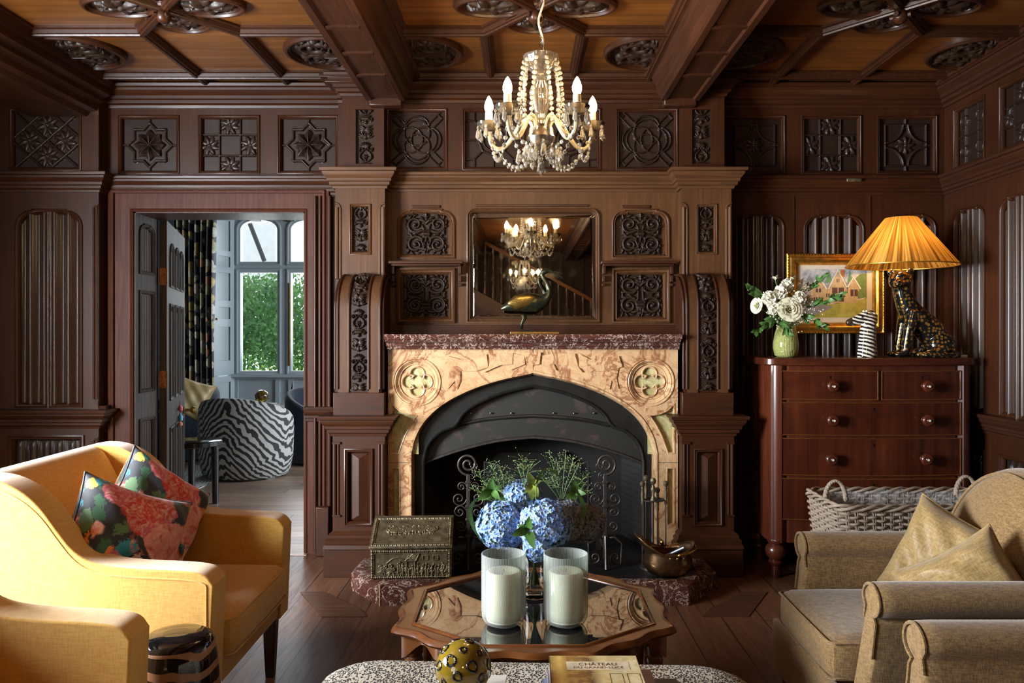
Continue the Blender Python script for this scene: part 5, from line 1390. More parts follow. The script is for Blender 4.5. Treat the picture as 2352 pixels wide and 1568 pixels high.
def floret_ball(mb, R, n, size, sq=(1, 1, .9), r=random):
    ga = PI*(3-math.sqrt(5))
    for i in range(n):
        y = 1-2*(i+.5)/n; rr = math.sqrt(1-y*y); a = ga*i
        d = Vector((rr*math.cos(a), rr*math.sin(a), y)); p = Vector((d.x*R*sq[0], d.y*R*sq[1], d.z*R*sq[2]))*(1+.16*(r.random()-.5))
        nrm = (d+Vector((r.random()-.5, r.random()-.5, r.random()-.5))*.7).normalized()
        t1 = nrm.orthogonal().normalized(); t1.rotate(Matrix.Rotation(r.random()*6, 3, nrm)); t2 = nrm.cross(t1)
        for k in range(4):
            a2 = k*PI/2; u = t1*math.cos(a2)+t2*math.sin(a2); v = nrm.cross(u); s = size*(.8+.4*r.random())
            mb.add([p, p+u*s*.5+v*s*.42+nrm*s*.18, p+u*s*1.0+nrm*s*.05, p+u*s*.5-v*s*.42+nrm*s*.18], [(0, 1, 2, 3)])
def stem(mb, a, b_, r=.003, bow=.0):
    a, b_ = Vector(a), Vector(b_); mid = (a+b_)/2+Vector((bow, bow*.4, 0)); mb.tube([a, a.lerp(mid, .6), mid, mid.lerp(b_, .5), b_], r, 6)
heads = [((1155, 1205), 2.72, .080, 'hyd', 'blue hydrangea head low on the left above the left candle'),
         ((1253, 1205), 2.66, .082, 'hyd', 'brightest blue hydrangea head, front middle of the vase'),
         ((1200, 1145), 2.84, .066, 'hyd', 'blue hydrangea head topmost in the glass vase'),
         ((1300, 1195), 2.76, .072, 'hyd2', 'faded mauve hydrangea head beside the brightest blue one'),
         ((1342, 1200), 2.84, .066, 'hyd2', 'grey-green hydrangea head furthest right in the glass vase'),
         ((1237, 1255), 2.63, .045, 'hyd', 'small blue hydrangea cluster drooping between the two candles')]
foot = Vector((VX, VY, TZ+.012))
for (p, Y_, R, mm_, lb) in heads:
    c_ = Vector((px(p[0], Y_), Y_, pz(p[1], Y_))); R *= 1.08; t = thing('hydrangea', lb, 'flower', c_, group='hydrangeas in the coffee table vase')
    mb = MB(); floret_ball(mb, R, int(330*(R/.08)**2), .0125); mb.build('flower_head', M[mm_], t, smooth=0)
    MB().ball((0, 0, 0), R*.80, 12, 8).build('core', M['leaf'], t)
    mb = MB(); k = Vector((VX+(c_.x-VX)*-.14, VY+.01*random.random(), TZ+.03)); neck = Vector((VX+(c_.x-VX)*.22, VY+(c_.y-VY)*.2, TZ+.20))
    mb.tube([k-c_, neck-c_, (neck-c_)*.55+Vector((0, 0, -.01)), Vector((0, 0, -R*.4))], .0042, 7); mb.build('stem', M['stem'], t)
def leaf(mb, base, tip, w, up=(0, 0, 1), fold=.15, n=6):
    base, tip = Vector(base), Vector(tip); d = tip-base; L = d.length; dn = d.normalized(); s = dn.cross(Vector(up)); s = s.normalized() if s.length > .01 else dn.orthogonal().normalized(); nn = s.cross(dn)
    vs_ = []
    for i in range(n+1):
        f = i/n; ww = w*math.sin(PI*f**.8)**.9 if 0 < f < 1 else .0005; c_ = base+d*f+nn*(L*.12*math.sin(PI*f))
        vs_ += [c_+s*ww+nn*fold*ww, c_, c_-s*ww+nn*fold*ww]
    mb.add(vs_, [(i*3+k, i*3+k+1, i*3+k+4, i*3+k+3) for i in range(n) for k in (0, 1)])
def W3(x, y, Y_): return Vector((px(x, Y_), Y_, pz(y, Y_)))
# variegated leaf sprigs
for (p, Y_, lb, n_) in (((1212, 1215), 2.60, 'cream-edged green leaf sprig between the two hydrangea heads in front', 9), ((1130, 1125), 2.72, 'cream-edged leaf sprig at the upper left of the hydrangeas', 8), ((1222, 1112), 2.76, 'yellow-green leaf tuft above the topmost hydrangea', 6), ((1320, 1130), 2.80, 'feathery green sprig at the upper right of the hydrangeas', 7)):
    c_ = W3(*p, Y_); t = thing('leaf_sprig', lb, 'foliage', c_)
    mb = MB()
    for k in range(n_):
        a = 2*PI*k/n_+.4+.5*math.sin(k*2.3); q_ = .7+.5*((k*37) % 10)/10; leaf(mb, (0, 0, 0), (.048*q_*math.cos(a), -.02+.025*math.sin(a*2+k), .050*q_*math.sin(a)), .014*q_, (0, -1, .3))
    mb.build('leaves', M['leafy' if n_ == 6 else 'leaf'], t, smooth=50)
    MB().tube([(0, 0, 0), (foot-c_)*.5, Vector((VX, VY, TZ+.15))-c_], .002, 5).build('stem', M['stem'], t)
# long blades
for pts, lb in (([(1110, 1245), (1085, 1210), (1078, 1170), (1092, 1145), (1105, 1140)], 'long green blade arching out at the far left of the hydrangeas'), ([(1330, 1210), (1345, 1180), (1338, 1150), (1320, 1120)], 'green blade hanging over the faded hydrangeas'), ([(1232, 1110), (1245, 1080), (1262, 1072), (1285, 1095)], 'grass blade arching beneath the taller seed grass')):
    P_ = [W3(x, y, 2.70) for x, y in pts]; c_ = P_[0].copy(); t = thing('grass_blade', lb, 'foliage', c_)
    mb = MB(); Q = [tuple(p-c_) for p in P_]; Q = smooth_path([(q[0], q[2]) for q in Q], 2); n = len(Q)
    vs_ = []
    for i, (a, b_) in enumerate(Q):
        ww = .007*math.sin(PI*(.1+.88*i/n)); vs_ += [(a-ww, -.002, b_), (a+ww, .002, b_+.001)]
    mb.add(vs_, [(2*i, 2*i+1, 2*i+3, 2*i+2) for i in range(n-1)]); mb.build('blade', M['leaf'], t)
    MB().tube([(0, 0, 0), Vector((VX, VY, TZ+.17))-c_], .0022, 5).build('stem', M['stem'], t)
# seed grass sprays
M['seed'] = plain('seed_grass', (.34, .40, .19), .6)
for (b0, tops, lb) in (((1290, 1160), [(1300, 1035), (1262, 1040), (1330, 1065), (1355, 1085), (1345, 1110), (1280, 1060), (1240, 1090), (1318, 1050), (1362, 1130), (1270, 1100)], 'tall airy seed grass spray on the right of the vase'),
                       ((1165, 1165), [(1125, 1060), (1090, 1085), (1110, 1110), (1150, 1075), (1170, 1090), (1100, 1140), (1140, 1100), (1080, 1120)], 'airy seed grass spray on the left of the vase'),
                       ((1205, 1120), [(1200, 1050), (1190, 1075), (1215, 1070)], 'thin seed grass stalk rising above the topmost hydrangea')):
    c_ = W3(*b0, 2.80); t = thing('seed_grass', lb, 'foliage', c_); mb = MB(); mb2 = MB()
    for (x, y) in tops:
        tip = W3(x, y, 2.80+.08*(random.random()-.5))-c_; st_ = Vector((tip.x*.25, 0, tip.z*.35)); mb.tube([(0, 0, 0), st_, tip], .0009, 4)
        for q in range(26):
            f = .30+.7*random.random(); bse = st_.lerp(tip, f); e = bse+Vector((random.gauss(0, .026), random.gauss(0, .02), abs(random.gauss(.018, .018))))*(1.25-f)*1.3
            mb.tube([bse, (bse+e)/2+Vector((0, 0, .004)), e], .00035, 3); mb2.ball(e, .0016, 5, 3)
    mb.build('stalks', M['stem'], t); mb2.build('seeds', M['seed'], t)
    MB().tube([(0, 0, 0), Vector((VX, VY, TZ+.16))-c_], .002, 5).build('stem', M['stem'], t)
# ------------------------------------------------------------------ speckled ottoman, ball, books
OX, OZ = .02, .50
m_, nt, b = mat('speckled_hide'); v = coords(nt)
vo = nt.nodes.new('ShaderNodeTexVoronoi'); vo.inputs['Scale'].default_value = 200; vo.inputs['Randomness'].default_value = .9; nt.links.new(coords(nt, (1, .6, 1)), vo.inputs['Vector'])
c = ramp(nt, math_(nt, 'ADD', vo.outputs['Distance'], math_(nt, 'MULTIPLY', noise(nt, v, 160, 2), .25)), [(.60, (.012, .010, .009)), (.66, (.46, .42, .35))])
big = ramp(nt, noise(nt, v, 3.5, 2), [(.4, (1, 1, 1)), (.75, (.80, .62, .42))]); c = mixc(nt, 1.0, c, big, 'MULTIPLY')
nt.links.new(c, b.inputs['Base Color']); b.inputs['Roughness'].default_value = .9
ot = thing('ottoman', 'low upholstered ottoman in white and black speckled hide at the bottom edge', 'ottoman', (OX, 1.70, 0), R_(-2.2))
def rrect(hx, hy, r, n=10): return arc(hx-r, hy-r, r, 0, 90, n)+arc(-hx+r, hy-r, r, 90, 180, n)+arc(-hx+r, -hy+r, r, 180, 270, n)+arc(hx-r, -hy+r, r, 270, 360, n)
mb = MB(); G = []
for ins, z in ((.0, .12), (-.005, .20), (-.008, .40), (.0, .455), (.012, .482), (.035, .496), (.07, OZ), (.2, OZ+.001), (.36, OZ+.001)):
    G.append([(x, y, z) for x, y in rrect(.545-ins, .415-ins*.98, max(.02, .12-ins*.3))])
mb.grid(np.array(G), closeu=True); n = len(G[0]); mb.add(G[-1], [tuple(range(n))]); mb.build('upholstery', m_, ot, smooth=60, weld=True)
for sx in (-1, 1):
    for sy in (-1, 1): MB().lathe([(.014, 0), (.024, .13)], 14, (sx*.42, sy*.28, 0)).build('leg', M['black'], ot)
def book(loc, sx, sy, h, colr, label, rz=0, cover=None):
    t = thing('book', label, 'book', loc, rz)
    cm_ = cover or plain('cover_%02d' % (len(bpy.data.materials)), colr, .3, coat=.4, nmix=.05)
    mb = MB().box(-sx/2, sx/2, -sy/2, sy/2, 0, .003).box(-sx/2, sx/2, -sy/2, sy/2, h-.003, h).box(-sx/2, -sx/2+.003, -sy/2, sy/2, 0, h); mb.build('cover', cm_, t, bevel=.001)
    MB().box(-sx/2+.003, sx/2-.004, -sy/2+.004, sy/2-.004, .003, h-.003).build('pages', M['wax'], t)
    return t
book((-.125, 1.80, OZ+.001), .165, .22, .038, (.62, .60, .56), 'pale book lying under the amber glass ball', R_(-3))
book((.21, 1.80, OZ+.001), .325, .25, .022, (.14, .18, .26), 'slate blue book at the bottom of the stack on the ottoman')
book((.185, 1.81, OZ+.023), .25, .24, .020, (.42, .36, .44), 'mauve book in the middle of the stack on the ottoman')
# top book with a photograph of a gilded room
m_, nt, b = mat('gilded_room_cover'); v = coords(nt); sp = nt.nodes.new('ShaderNodeSeparateXYZ'); nt.links.new(v, sp.inputs[0])
c = ramp(nt, math_(nt, 'ADD', math_(nt, 'MULTIPLY', sp.outputs[0], 4.4), .5), [(0, (.07, .045, .02)), (.14, (.70, .48, .14)), (.22, (.30, .17, .05)), (.45, (.16, .10, .05)), (.56, (.72, .58, .28)), (.72, (.66, .56, .32)), (.9, (.80, .70, .42))])
c = mixc(nt, ramp(nt, noise(nt, v, 32, 4, .6), [(.45, (0,)*3), (.6, (.6,)*3)]), c, (.55, .38, .12)); nt.links.new(c, b.inputs['Base Color']); b.inputs['Roughness'].default_value = .08; b.inputs['Coat Weight'].default_value = 1
bk = book((.170, 1.815, OZ+.043), .212, .245, .030, None, 'glossy book with a gilded room on its cover, top of the stack on the ottoman', cover=m_)
MB().box(-.066, .082, .040, .086, .0300, .0304).build('title_plate', plain('title_plate', (.62, .52, .36), .35), bk)
M['ink'] = plain('ink_brown', (.10, .06, .03), .5)
def text(s, size, loc, rot, m, parent, ext=.0002, name='lettering', ax='CENTER'):
    cu = bpy.data.curves.new(name, 'FONT'); cu.body = s; cu.size = size; cu.extrude = ext; cu.align_x = ax; cu.align_y = 'CENTER'
    o = bpy.data.objects.new(name, cu); me = bpy.data.meshes.new_from_object(o); bpy.data.objects.remove(o)
    me.materials.append(m); o = bpy.data.objects.new(name, me); COL.objects.link(o); o.parent = parent; o.location = loc; o.rotation_euler = rot; return o
text('CHÂTEAU', .020, (.008, .070, .0306), (0, 0, 0), M['ink'], bk); text('DU GRAND-LUCÉ', .0148, (.008, .052, .0306), (0, 0, 0), M['ink'], bk)
for x in (.045, .085): MB().sweep(rect(x-.015, x+.015, -.10, .02), [(0, .0300), (.0, .0304), (.0012, .0304), (.0012, .03)], Th).build('painted_door', M['ink'], bk)
# amber ball
m_, nt, b = mat('amber_glass'); v = coords(nt); nt.links.new(ramp(nt, noise(nt, v, 16, 4), [(.3, (.16, .10, .006)), (.7, (.40, .27, .03))]), b.inputs['Base Color']); b.inputs['Roughness'].default_value = .05; b.inputs['Coat Weight'].default_value = 1; b.inputs['Transmission Weight'].default_value = .35; M['amber'] = m_
def leopard_ball(loc, R, label):
    t = thing('glass_ball', label, 'ball', loc); MB().ball((0, 0, R), R, 40, 24).build('ball', M['amber'], t, smooth=180); MB().lathe([(.30*R, 0), (.3*R, .003)], 20).build('base', M['amber'], t)
    mb = MB(); ga = PI*(3-math.sqrt(5)); N = 34
    for i in range(N):
        z = 1-2*(i+.5)/N; rr = math.sqrt(1-z*z); d = Vector((rr*math.cos(ga*i), rr*math.sin(ga*i), z)); u = d.orthogonal().normalized(); w_ = d.cross(u); r = R*(.135+.04*math.sin(i*2.1))
        P = []
        for k in range(22):
            q = 2*PI*k/22; k_ = r*(1+.07*math.sin(3*q+i)+.03*math.sin(11*q)); P.append((d*R+u*k_*math.cos(q)*1.0+w_*k_*math.sin(q)*1.15).normalized()*R*.978+Vector((0, 0, R)))
        mb.tube(P, [R*.055*(1+.2*math.sin(k*2.7+i)) for k in range(22)], 6, closed=True)
    mb.build('leopard_rings', M['black'], t, smooth=180); return t
leopard_ball((-.134, 1.80, OZ+.039), .0625, 'amber glass ball with black leopard rings on the pale book')
# ------------------------------------------------------------------ chest of drawers
CXm = 1.925; CFY = 4.40
cd_ = thing('chest_of_drawers', 'tall red mahogany chest of drawers with turned knobs against the panelled wall', 'chest of drawers', (CXm, 4.62, 0))
x0, x1 = 1.365, 2.485; zt = 1.175
flame = wood('flame_mahogany', (.020, .004, .0025), (.125, .028, .010), 'z', scale=.35, rough=.22, coat=.6, bumps=.02, figure=3.5); M['flame'] = flame
bow = lambda x: .045*(1-((x-CXm)/.56)**2)
body = [(x0, 4.815), (x0, CFY+.03)]+[(x0+.06-.055*math.cos(a), CFY+.03-.055*math.sin(a)) for a in np.linspace(.2, PI/2, 5)]+[(x0+.09, CFY)]+[(x, CFY-bow(x)*1.0) for x in np.linspace(x0+.10, x1-.10, 15)]
body += [(x1-.09, CFY)]+[(x1-.06+.055*math.cos(a), CFY+.03-.055*math.sin(a)) for a in np.linspace(PI/2, .2, 5)]+[(x1, CFY+.03), (x1, 4.815)]
MB().prism(body, Th, .20, zt).build('carcase', M['mahog_v'], cd_, world=True, smooth=30)
top = [(1.33, 4.815), (1.33, 4.46)]+arc(1.33+.085, 4.455, .085, 180, 270, 8)+[(x, 4.37-bow(x)) for x in np.linspace(1.46, 2.40, 13)]+arc(2.525-.085, 4.455, .085, 270, 360, 8)+[(2.525, 4.815)]
MB().prism(top, Th, zt, 1.217).build('top', M['mahog'], cd_, world=True, bevel=.007, bseg=3, smooth=30)
for xx in (x0+.035, x1-.035):
    MB().lathe([(.034, .20), (.036, .25), (.033, .27), (.033, zt-.06), (.036, zt-.04), (.034, zt)], 20, (xx, CFY+.025, 0)).build('corner_column', M['mahog_v'], cd_, world=True, smooth=50)
def drawer(xa, xb, z0, z1, knobs, kz, keyh):
    n = 12; xs = np.linspace(xa, xb, n); mb = MB(); vs_ = []
    for x in xs:
        y = CFY-bow(x)-.009; vs_ += [(x, y, z0), (x, y, z1), (x, y+.02, z1), (x, y+.02, z0)]
    mb.add(vs_, [(i*4+k, (i+1)*4+k, (i+1)*4+(k+1) % 4, i*4+(k+1) % 4) for i in range(n-1) for k in range(4)]+[(0, 1, 2, 3), (n*4-4, n*4-1, n*4-2, n*4-3)])
    d = mb.build('drawer', flame, cd_, world=True, smooth=30)
    mb = MB()
    for z in (z0, z1): mb.tube([(x, CFY-bow(x)-.010, z) for x in xs], .0035, 6)
    for x in (xa, xb): mb.tube([(x, CFY-bow(x)-.010, z0), (x, CFY-bow(x)-.010, z1)], .0035, 6)
    mb.build('cock_bead', M['walnut'], d, world=True)
    for x in knobs:
        mb = MB().lathe([(.001, 0), (.020, .0), (.016, .006), (.013, .018), (.020, .026), (.031, .032), (.034, .041), (.031, .050), (.020, .055), (.012, .053), (.008, .058), (.001, .059)], 28, (x, CFY-bow(x)-.009, kz), Matrix.Rotation(PI/2, 4, 'X')); k = mb.build('knob', M['mahog_v'], d, world=True, smooth=50)
        MB().lathe([(.001, 0), (.007, 0), (.006, .004), (.001, .005)], 14, (x, CFY-bow(x)-.066, kz), Matrix.Rotation(PI/2, 4, 'X')).build('knob_inset', M['wax'], d, world=True)
    xm = (xa+xb)/2; z = z1-.03
    mb = MB().lathe([(.001, 0), (.0055, 0), (.0055, .002), (.001, .002)], 12, (xm, CFY-bow(xm)-.009, z), Matrix.Rotation(PI/2, 4, 'X')).box(xm-.002, xm+.002, CFY-bow(xm)-.011, CFY-bow(xm)-.008, z-.016, z); mb.build('keyhole', M['black'], d, world=True)
YD = CFY-.03
dx = lambda p: px(p, YD)
drawer(dx(1797), dx(2012), .990, 1.145, [dx(1905)], 1.065, 1); drawer(dx(2021), dx(2208), .990, 1.145, [dx(2121)], 1.065, 1)
drawer(dx(1797), dx(2208), .795, .972, [dx(1905), dx(2121)], .880, 1); drawer(dx(1797), dx(2208), .575, .775, [dx(1902), dx(2118)], .668, 1); drawer(dx(1797), dx(2208), .330, .555, [dx(1902), dx(2118)], .44, 1)
for xx, yy in ((x0+.04, CFY+.02), (x1-.04, CFY+.02), (x0+.05, 4.76), (x1-.05, 4.76)):
    MB().lathe([(.022, 0), (.026, .02), (.022, .065), (.036, .075), (.040, .09), (.030, .10), (.052, .125), (.058, .150), (.050, .175), (.034, .188), (.045, .198), (.045, .21)], 24, (xx, yy, 0)).build('foot', M['mahog_v'], cd_, world=True, smooth=50)
TOPZ = 1.217
# ------------------------------------------------------------------ remeshed figures
def figure(name, parts, m, parent, voxel=.005, loc=(0, 0, 0)):
    """parts: balls (c, r, scale) and tubes (pts, radii) fused into one continuous body"""
    mb = MB()
    for p in parts:
        if p[0] == 'b': mb.ball(p[1], p[2], 20, 14, p[3] if len(p) > 3 else (1, 1, 1))
        elif p[0] == 't': mb.tube(p[1], list(p[2]), 16, flat=p[3] if len(p) > 3 else 1.0)
    o = mb.build(name, m, parent, smooth=180)
    r = o.modifiers.new('r', 'REMESH'); r.mode = 'VOXEL'; r.voxel_size = voxel; r.use_smooth_shade = True
    s = o.modifiers.new('s', 'SMOOTH'); s.iterations = 6; s.factor = .6
    return o
# leopard lamp (local: faces -x, origin under the body)
lp = thing('leopard_lamp', 'black leopard table lamp with gold spots and a pleated amber shade on the chest', 'lamp', (2.235, 4.50, TOPZ))
m_, nt, b = mat('gold_spotted_glaze'); v = coords(nt)
vo = nt.nodes.new('ShaderNodeTexVoronoi'); vo.inputs['Scale'].default_value = 50; vo.inputs['Randomness'].default_value = .6; nt.links.new(v, vo.inputs['Vector'])
sp = nt.nodes.new('ShaderNodeSeparateColor'); nt.links.new(vo.outputs['Color'], sp.inputs[0])
dot = math_(nt, 'LESS_THAN', vo.outputs['Distance'], math_(nt, 'ADD', .30, math_(nt, 'MULTIPLY', sp.outputs[1], .14)))
c = mixc(nt, dot, (.006, .006, .006), (.85, .52, .12)); nt.links.new(c, b.inputs['Base Color']); nt.links.new(math_(nt, 'MULTIPLY', dot, .9), b.inputs['Metallic'])
b.inputs['Roughness'].default_value = .14; b.inputs['Coat Weight'].default_value = .6; M['leopard'] = m_
Bp = [('t', [(.115, 0, .075), (.085, 0, .13), (.03, 0, .185), (-.03, 0, .24), (-.068, 0, .30), (-.085, 0, .35), (-.095, 0, .40)], [.072, .078, .074, .068, .056, .050, .048])]
Bp += [('b', (.125, 0, .075), .076, (1.0, 1.05, 1.0)), ('b', (.11, .060, .07), .066, (1.15, .6, 1)), ('b', (.11, -.060, .07), .066, (1.15, .6, 1))]
for s in (-1, 1):
    Bp += [('t', [(-.045, s*.042, .26), (-.068, s*.046, .17), (-.085, s*.046, .09), (-.095, s*.046, .025), (-.10, s*.046, .016)], [.040, .032, .025, .022, .021])]
    Bp += [('b', (-.118, s*.046, .017), .023, (1.6, 1, .75)), ('t', [(.11, s*.080, .05), (.05, s*.088, .027), (.0, s*.086, .018)], [.036, .026, .020]), ('b', (-.02, s*.086, .016), .021, (1.6, 1, .8))]
Bp += [('t', [(.185, 0, .03), (.188, -.06, .02), (.14, -.125, .015), (.05, -.130, .014), (-.02, -.115, .015)], [.018, .017, .015, .014, .013])]
hc = Vector((-.103, -.008, .437)); hd = Vector((-.50, -.86, 0)); hp = Vector((.86, -.50, 0))
hv = lambda f, p, z: tuple(hc+hd*f+hp*p+Vector((0, 0, z)))
Bp += [('b', tuple(hc), .060, (1.05, .98, .90)), ('b', hv(.040, 0, -.020), .036, (1, 1, .80)), ('b', hv(.062, 0, -.026), .024, (1.1, 1, .75)), ('b', hv(.030, 0, .022), .034, (1, 1, .7)), ('b', hv(.02, .034, -.02), .026), ('b', hv(.02, -.034, -.02), .026)]
for s in (-1, 1): Bp += [('b', hv(-.004, s*.052, .046), .020, (1, .8, 1)), ('b', hv(.048, s*.020, .006), .012)]
figure('leopard_body', Bp, m_, lp, .0045)
for s in (-1, 1): MB().ball(hv(.056, s*.022, .004), .0065, 10, 8).build('eye', M['black'], lp)
MB().ball(hv(.083, 0, -.014), .009, 10, 8, (1.3, 1.0, .8)).build('nose', M['black'], lp)
SX = px(2070, 4.50)-2.235
MB().tube([(SX, 0, .46), (SX, 0, .60)], .006, 8).build('lamp_stem', M['brass'], lp)
# pleated shade
m_, nt, b = mat('pleated_amber_silk'); nt.nodes.remove(b); o_ = nt.nodes['Material Output']
tc = nt.nodes.new('ShaderNodeTexCoord'); sp = nt.nodes.new('ShaderNodeSeparateXYZ'); nt.links.new(tc.outputs['Object'], sp.inputs[0])
ang = math_(nt, 'ARCTAN2', sp.outputs[1], sp.outputs[0]); cb_ = nt.nodes.new('ShaderNodeCombineXYZ'); nt.links.new(math_(nt, 'MULTIPLY', ang, 9), cb_.inputs[0]); nt.links.new(math_(nt, 'MULTIPLY', sp.outputs[2], .8), cb_.inputs[1])
nn = noise(nt, cb_.outputs[0], 1.6, 3, .7); c = ramp(nt, nn, [(.36, (.16, .08, .015)), (.5, (.50, .23, .035)), (.64, (.95, .58, .16))])
df = nt.nodes.new('ShaderNodeBsdfDiffuse'); tl = nt.nodes.new('ShaderNodeBsdfTranslucent'); mx = nt.nodes.new('ShaderNodeMixShader'); mx.inputs[0].default_value = .55
nt.links.new(c, df.inputs[0]); nt.links.new(c, tl.inputs[0]); nt.links.new(df.outputs[0], mx.inputs[1]); nt.links.new(tl.outputs[0], mx.inputs[2]); nt.links.new(mx.outputs[0], o_.inputs[0])
zb_, zt_ = 1.732-TOPZ, 2.003-TOPZ
sh = MB().lathe([(.296, zb_), (.293, zb_+.004)]+[(.293+(.086-.293)*f, zb_+.004+(zt_-zb_-.004)*f) for f in np.linspace(.1, 1, 8)], 360, (0, 0, 0), cap=False, rmod=lambda a, i: 1+.006*math.sin(72*a+.8*math.sin(7*a)))
sh = sh.build('lamp_shade', m_, lp, smooth=180); sh.location = (SX, 0, 0)
MB().tube([(SX+.296*math.cos(a), .296*math.sin(a), zb_) for a in np.linspace(0, 2*PI, 61)[:-1]], .003, 6, closed=True).build('shade_rim', M['gold'], lp)
MB().ball((SX, 0, .60), .028, 16, 12, (1, 1, 1.3)).build('bulb', plain('lamp_bulb', (1, .7, .4), .4, emis=(1, .62, .26), es=140, nmix=0), lp)
MB().tube([(.16, .05, .006), (.20, .03, .012), (.215, -.02, .012), (.22, -.05, .006)], .003, 6).build('cord', M['wax'], lp)
MB().box(.205, .24, -.075, -.05, 0, .015).build('switch', M['wax'], lp, bevel=.003)
# zebra head ornament
m_, nt, b = mat('zebra_glaze'); v = coords(nt); sp = nt.nodes.new('ShaderNodeSeparateXYZ'); nt.links.new(v, sp.inputs[0])
w_ = math_(nt, 'ADD', math_(nt, 'MULTIPLY', sp.outputs[2], 1.0), math_(nt, 'MULTIPLY', noise(nt, coords(nt), 14, 2), .02)); w_ = math_(nt, 'ADD', w_, math_(nt, 'MULTIPLY', sp.outputs[0], .28))
sn = math_(nt, 'SINE', math_(nt, 'MULTIPLY', w_, 300)); st_ = math_(nt, 'GREATER_THAN', sn, -.05)
c = mixc(nt, st_, (.72, .66, .55), (.012, .010, .010)); c = mixc(nt, math_(nt, 'LESS_THAN', sp.outputs[0], -.088), c, (.045, .025, .015)); nt.links.new(c, b.inputs['Base Color']); b.inputs['Roughness'].default_value = .12; b.inputs['Coat Weight'].default_value = .8
zv = thing('zebra_ornament', 'ceramic zebra head vase with black and white stripes beside the leopard lamp', 'ornament', (px(1992, 4.46), 4.46, TOPZ))
figure('zebra_head', [('t', [(-.002, 0, .0), (-.002, 0, .004), (0, 0, .09), (.004, 0, .16), (.012, 0, .205), (.018, 0, .235)], [.054, .055, .047, .043, .040, .026], .85), ('t', [(.02, 0, .225), (-.02, 0, .222), (-.07, 0, .205), (-.105, 0, .194), (-.118, 0, .190)], [.030, .034, .026, .021, .012], .8), ('b', (-.012, .02, .252), .011, (.8, .6, 1.7)), ('b', (-.012, -.02, .252), .011, (.8, .6, 1.7)), ('t', [(-.005, 0, .252), (.025, 0, .258), (.048, 0, .235), (.050, 0, .19)], [.008, .010, .010, .008])], m_, zv, .004)
for s in (-1, 1): MB().ball((-.040, s*.0265, .226), .0048, 10, 8).build('eye', M['black'], zv)
# ------------------------------------------------------------------ framed watercolour
pf = thing('picture_frame', 'gilt framed watercolour of a gabled stone house hanging behind the lamp', 'picture', (px(1916, 4.84), 4.84, 1.352))
fx0, fx1, fz0, fz1 = px(1805, 4.84), px(2028, 4.84), pz(766, 4.84), pz(583, 4.84); Tp = TB(4.842)
mb = MB().sweep(rect(fx0, fx1, fz0, fz1), [(0, 0), (0, .020), (.006, .026), (.012, .020), (.018, .020), (.026, .032), (.040, .036), (.050, .030), (.054, .022), (.060, .022), (.066, .010), (.070, .004)], Tp); mb.build('gilt_frame', M['gold'], pf, world=True, smooth=40)
mb = MB()
for i in range(120):
    f = i/120; per = 2*((fx1-fx0-.012)+(fz1-fz0-.012)); s = f*per; W_ = fx1-fx0-.012; H_ = fz1-fz0-.012
    p = (fx0+.006+s, fz0+.006) if s < W_ else (fx1-.006, fz0+.006+s-W_) if s < W_+H_ else (fx1-.006-(s-W_-H_), fz1-.006) if s < 2*W_+H_ else (fx0+.006, fz1-.006-(s-2*W_-H_))
    mb.ball(Tp(p[0], p[1], .026), .0042, 6, 4)
mb.build('frame_beading', M['gold'], pf, world=True)
flat = lambda n_, c_: plain(n_, c_, .7, nscale=60, nmix=.18)
MB().box(fx0+.06, fx1-.06, 4.836, 4.842, fz0+.06, fz1-.06).build('mount', plain('cream_mount', (.66, .55, .42), .7, nmix=.04), pf, world=True)
MB().box(fx0+.003, fx1-.003, 4.842, 4.856, fz0+.003, fz1-.003).build('frame_back', M['black'], pf, world=True)
ax0, ax1, az0, az1 = px(1840, 4.84), px(1990, 4.84), pz(729, 4.84), pz(618, 4.84)
A_ = lambda u, v: (ax0+(ax1-ax0)*u, az0+(az1-az0)*v)
def wc(poly, col, w=.0065, nm='watercolour', out=True):
    P = [A_(u, v) for u, v in poly]; ar = sum(P[i-1][0]*P[i][1]-P[i][0]*P[i-1][1] for i in range(len(P)))
    if ar < 0: P = P[::-1]
    mb = MB(); mb.prism(P, Tp, w-.0004, w); mb.build(nm, col if not isinstance(col, tuple) else flat('wash_%d' % len(bpy.data.materials), col), pf, world=True, smooth=0)
sk = flowermat('sky_wash', [(.35, (.12, .16, .26)), (.5, (.42, .40, .40)), (.65, (.70, .62, .52))], sc=9)
wc(rect(0, 1, 0, 1), sk, .0062, 'sky_wash'); wc([(0, 0), (1, 0), (1, .45), (.6, .36), (0, .30)], flowermat('lawn_wash', [(.4, (.28, .25, .03)), (.6, (.50, .45, .10))], sc=6), .0066, 'lawn'); wc([(0, 0), (.12, .0), (.5, .22), (.1, .33), (0, .33)], (.30, .28, .30), .0068, 'drive'); wc([(0, .30), (.9, .36), (1, .42), (.45, .27)], (.62, .55, .48), .0069, 'gravel')
stone = flat('stone_wash', (.52, .36, .19)); roof = flat('slate_wash', (.26, .24, .24)); dk = flat('dark_wash', (.10, .04, .03)); tr_ = flat('tree_wash', (.12, .24, .10)); gl_ = flat('light_wash', (.74, .68, .56))
wc([(.82, .36), (1, .40), (1, .92), (.9, .90), (.82, .8)], flat('leaf_wash', (.16, .22, .06)), .0067, 'trees'); wc([(.36, .72), (.42, .98), (.48, .72)], tr_, .0067, 'trees'); wc([(.70, .72), (.74, .98), (.79, .72)], tr_, .0067, 'trees')
wc([(.02, .62), (.12, .88), (.2, .7), (.4, .66), (.58, .96), (.68, .72), (.84, .78), (.9, .60), (.02, .58)], roof, .0070, 'roofs'); wc([(.14, .30), (.86, .30), (.86, .62), (.14, .60)], stone, .0071, 'house_front')
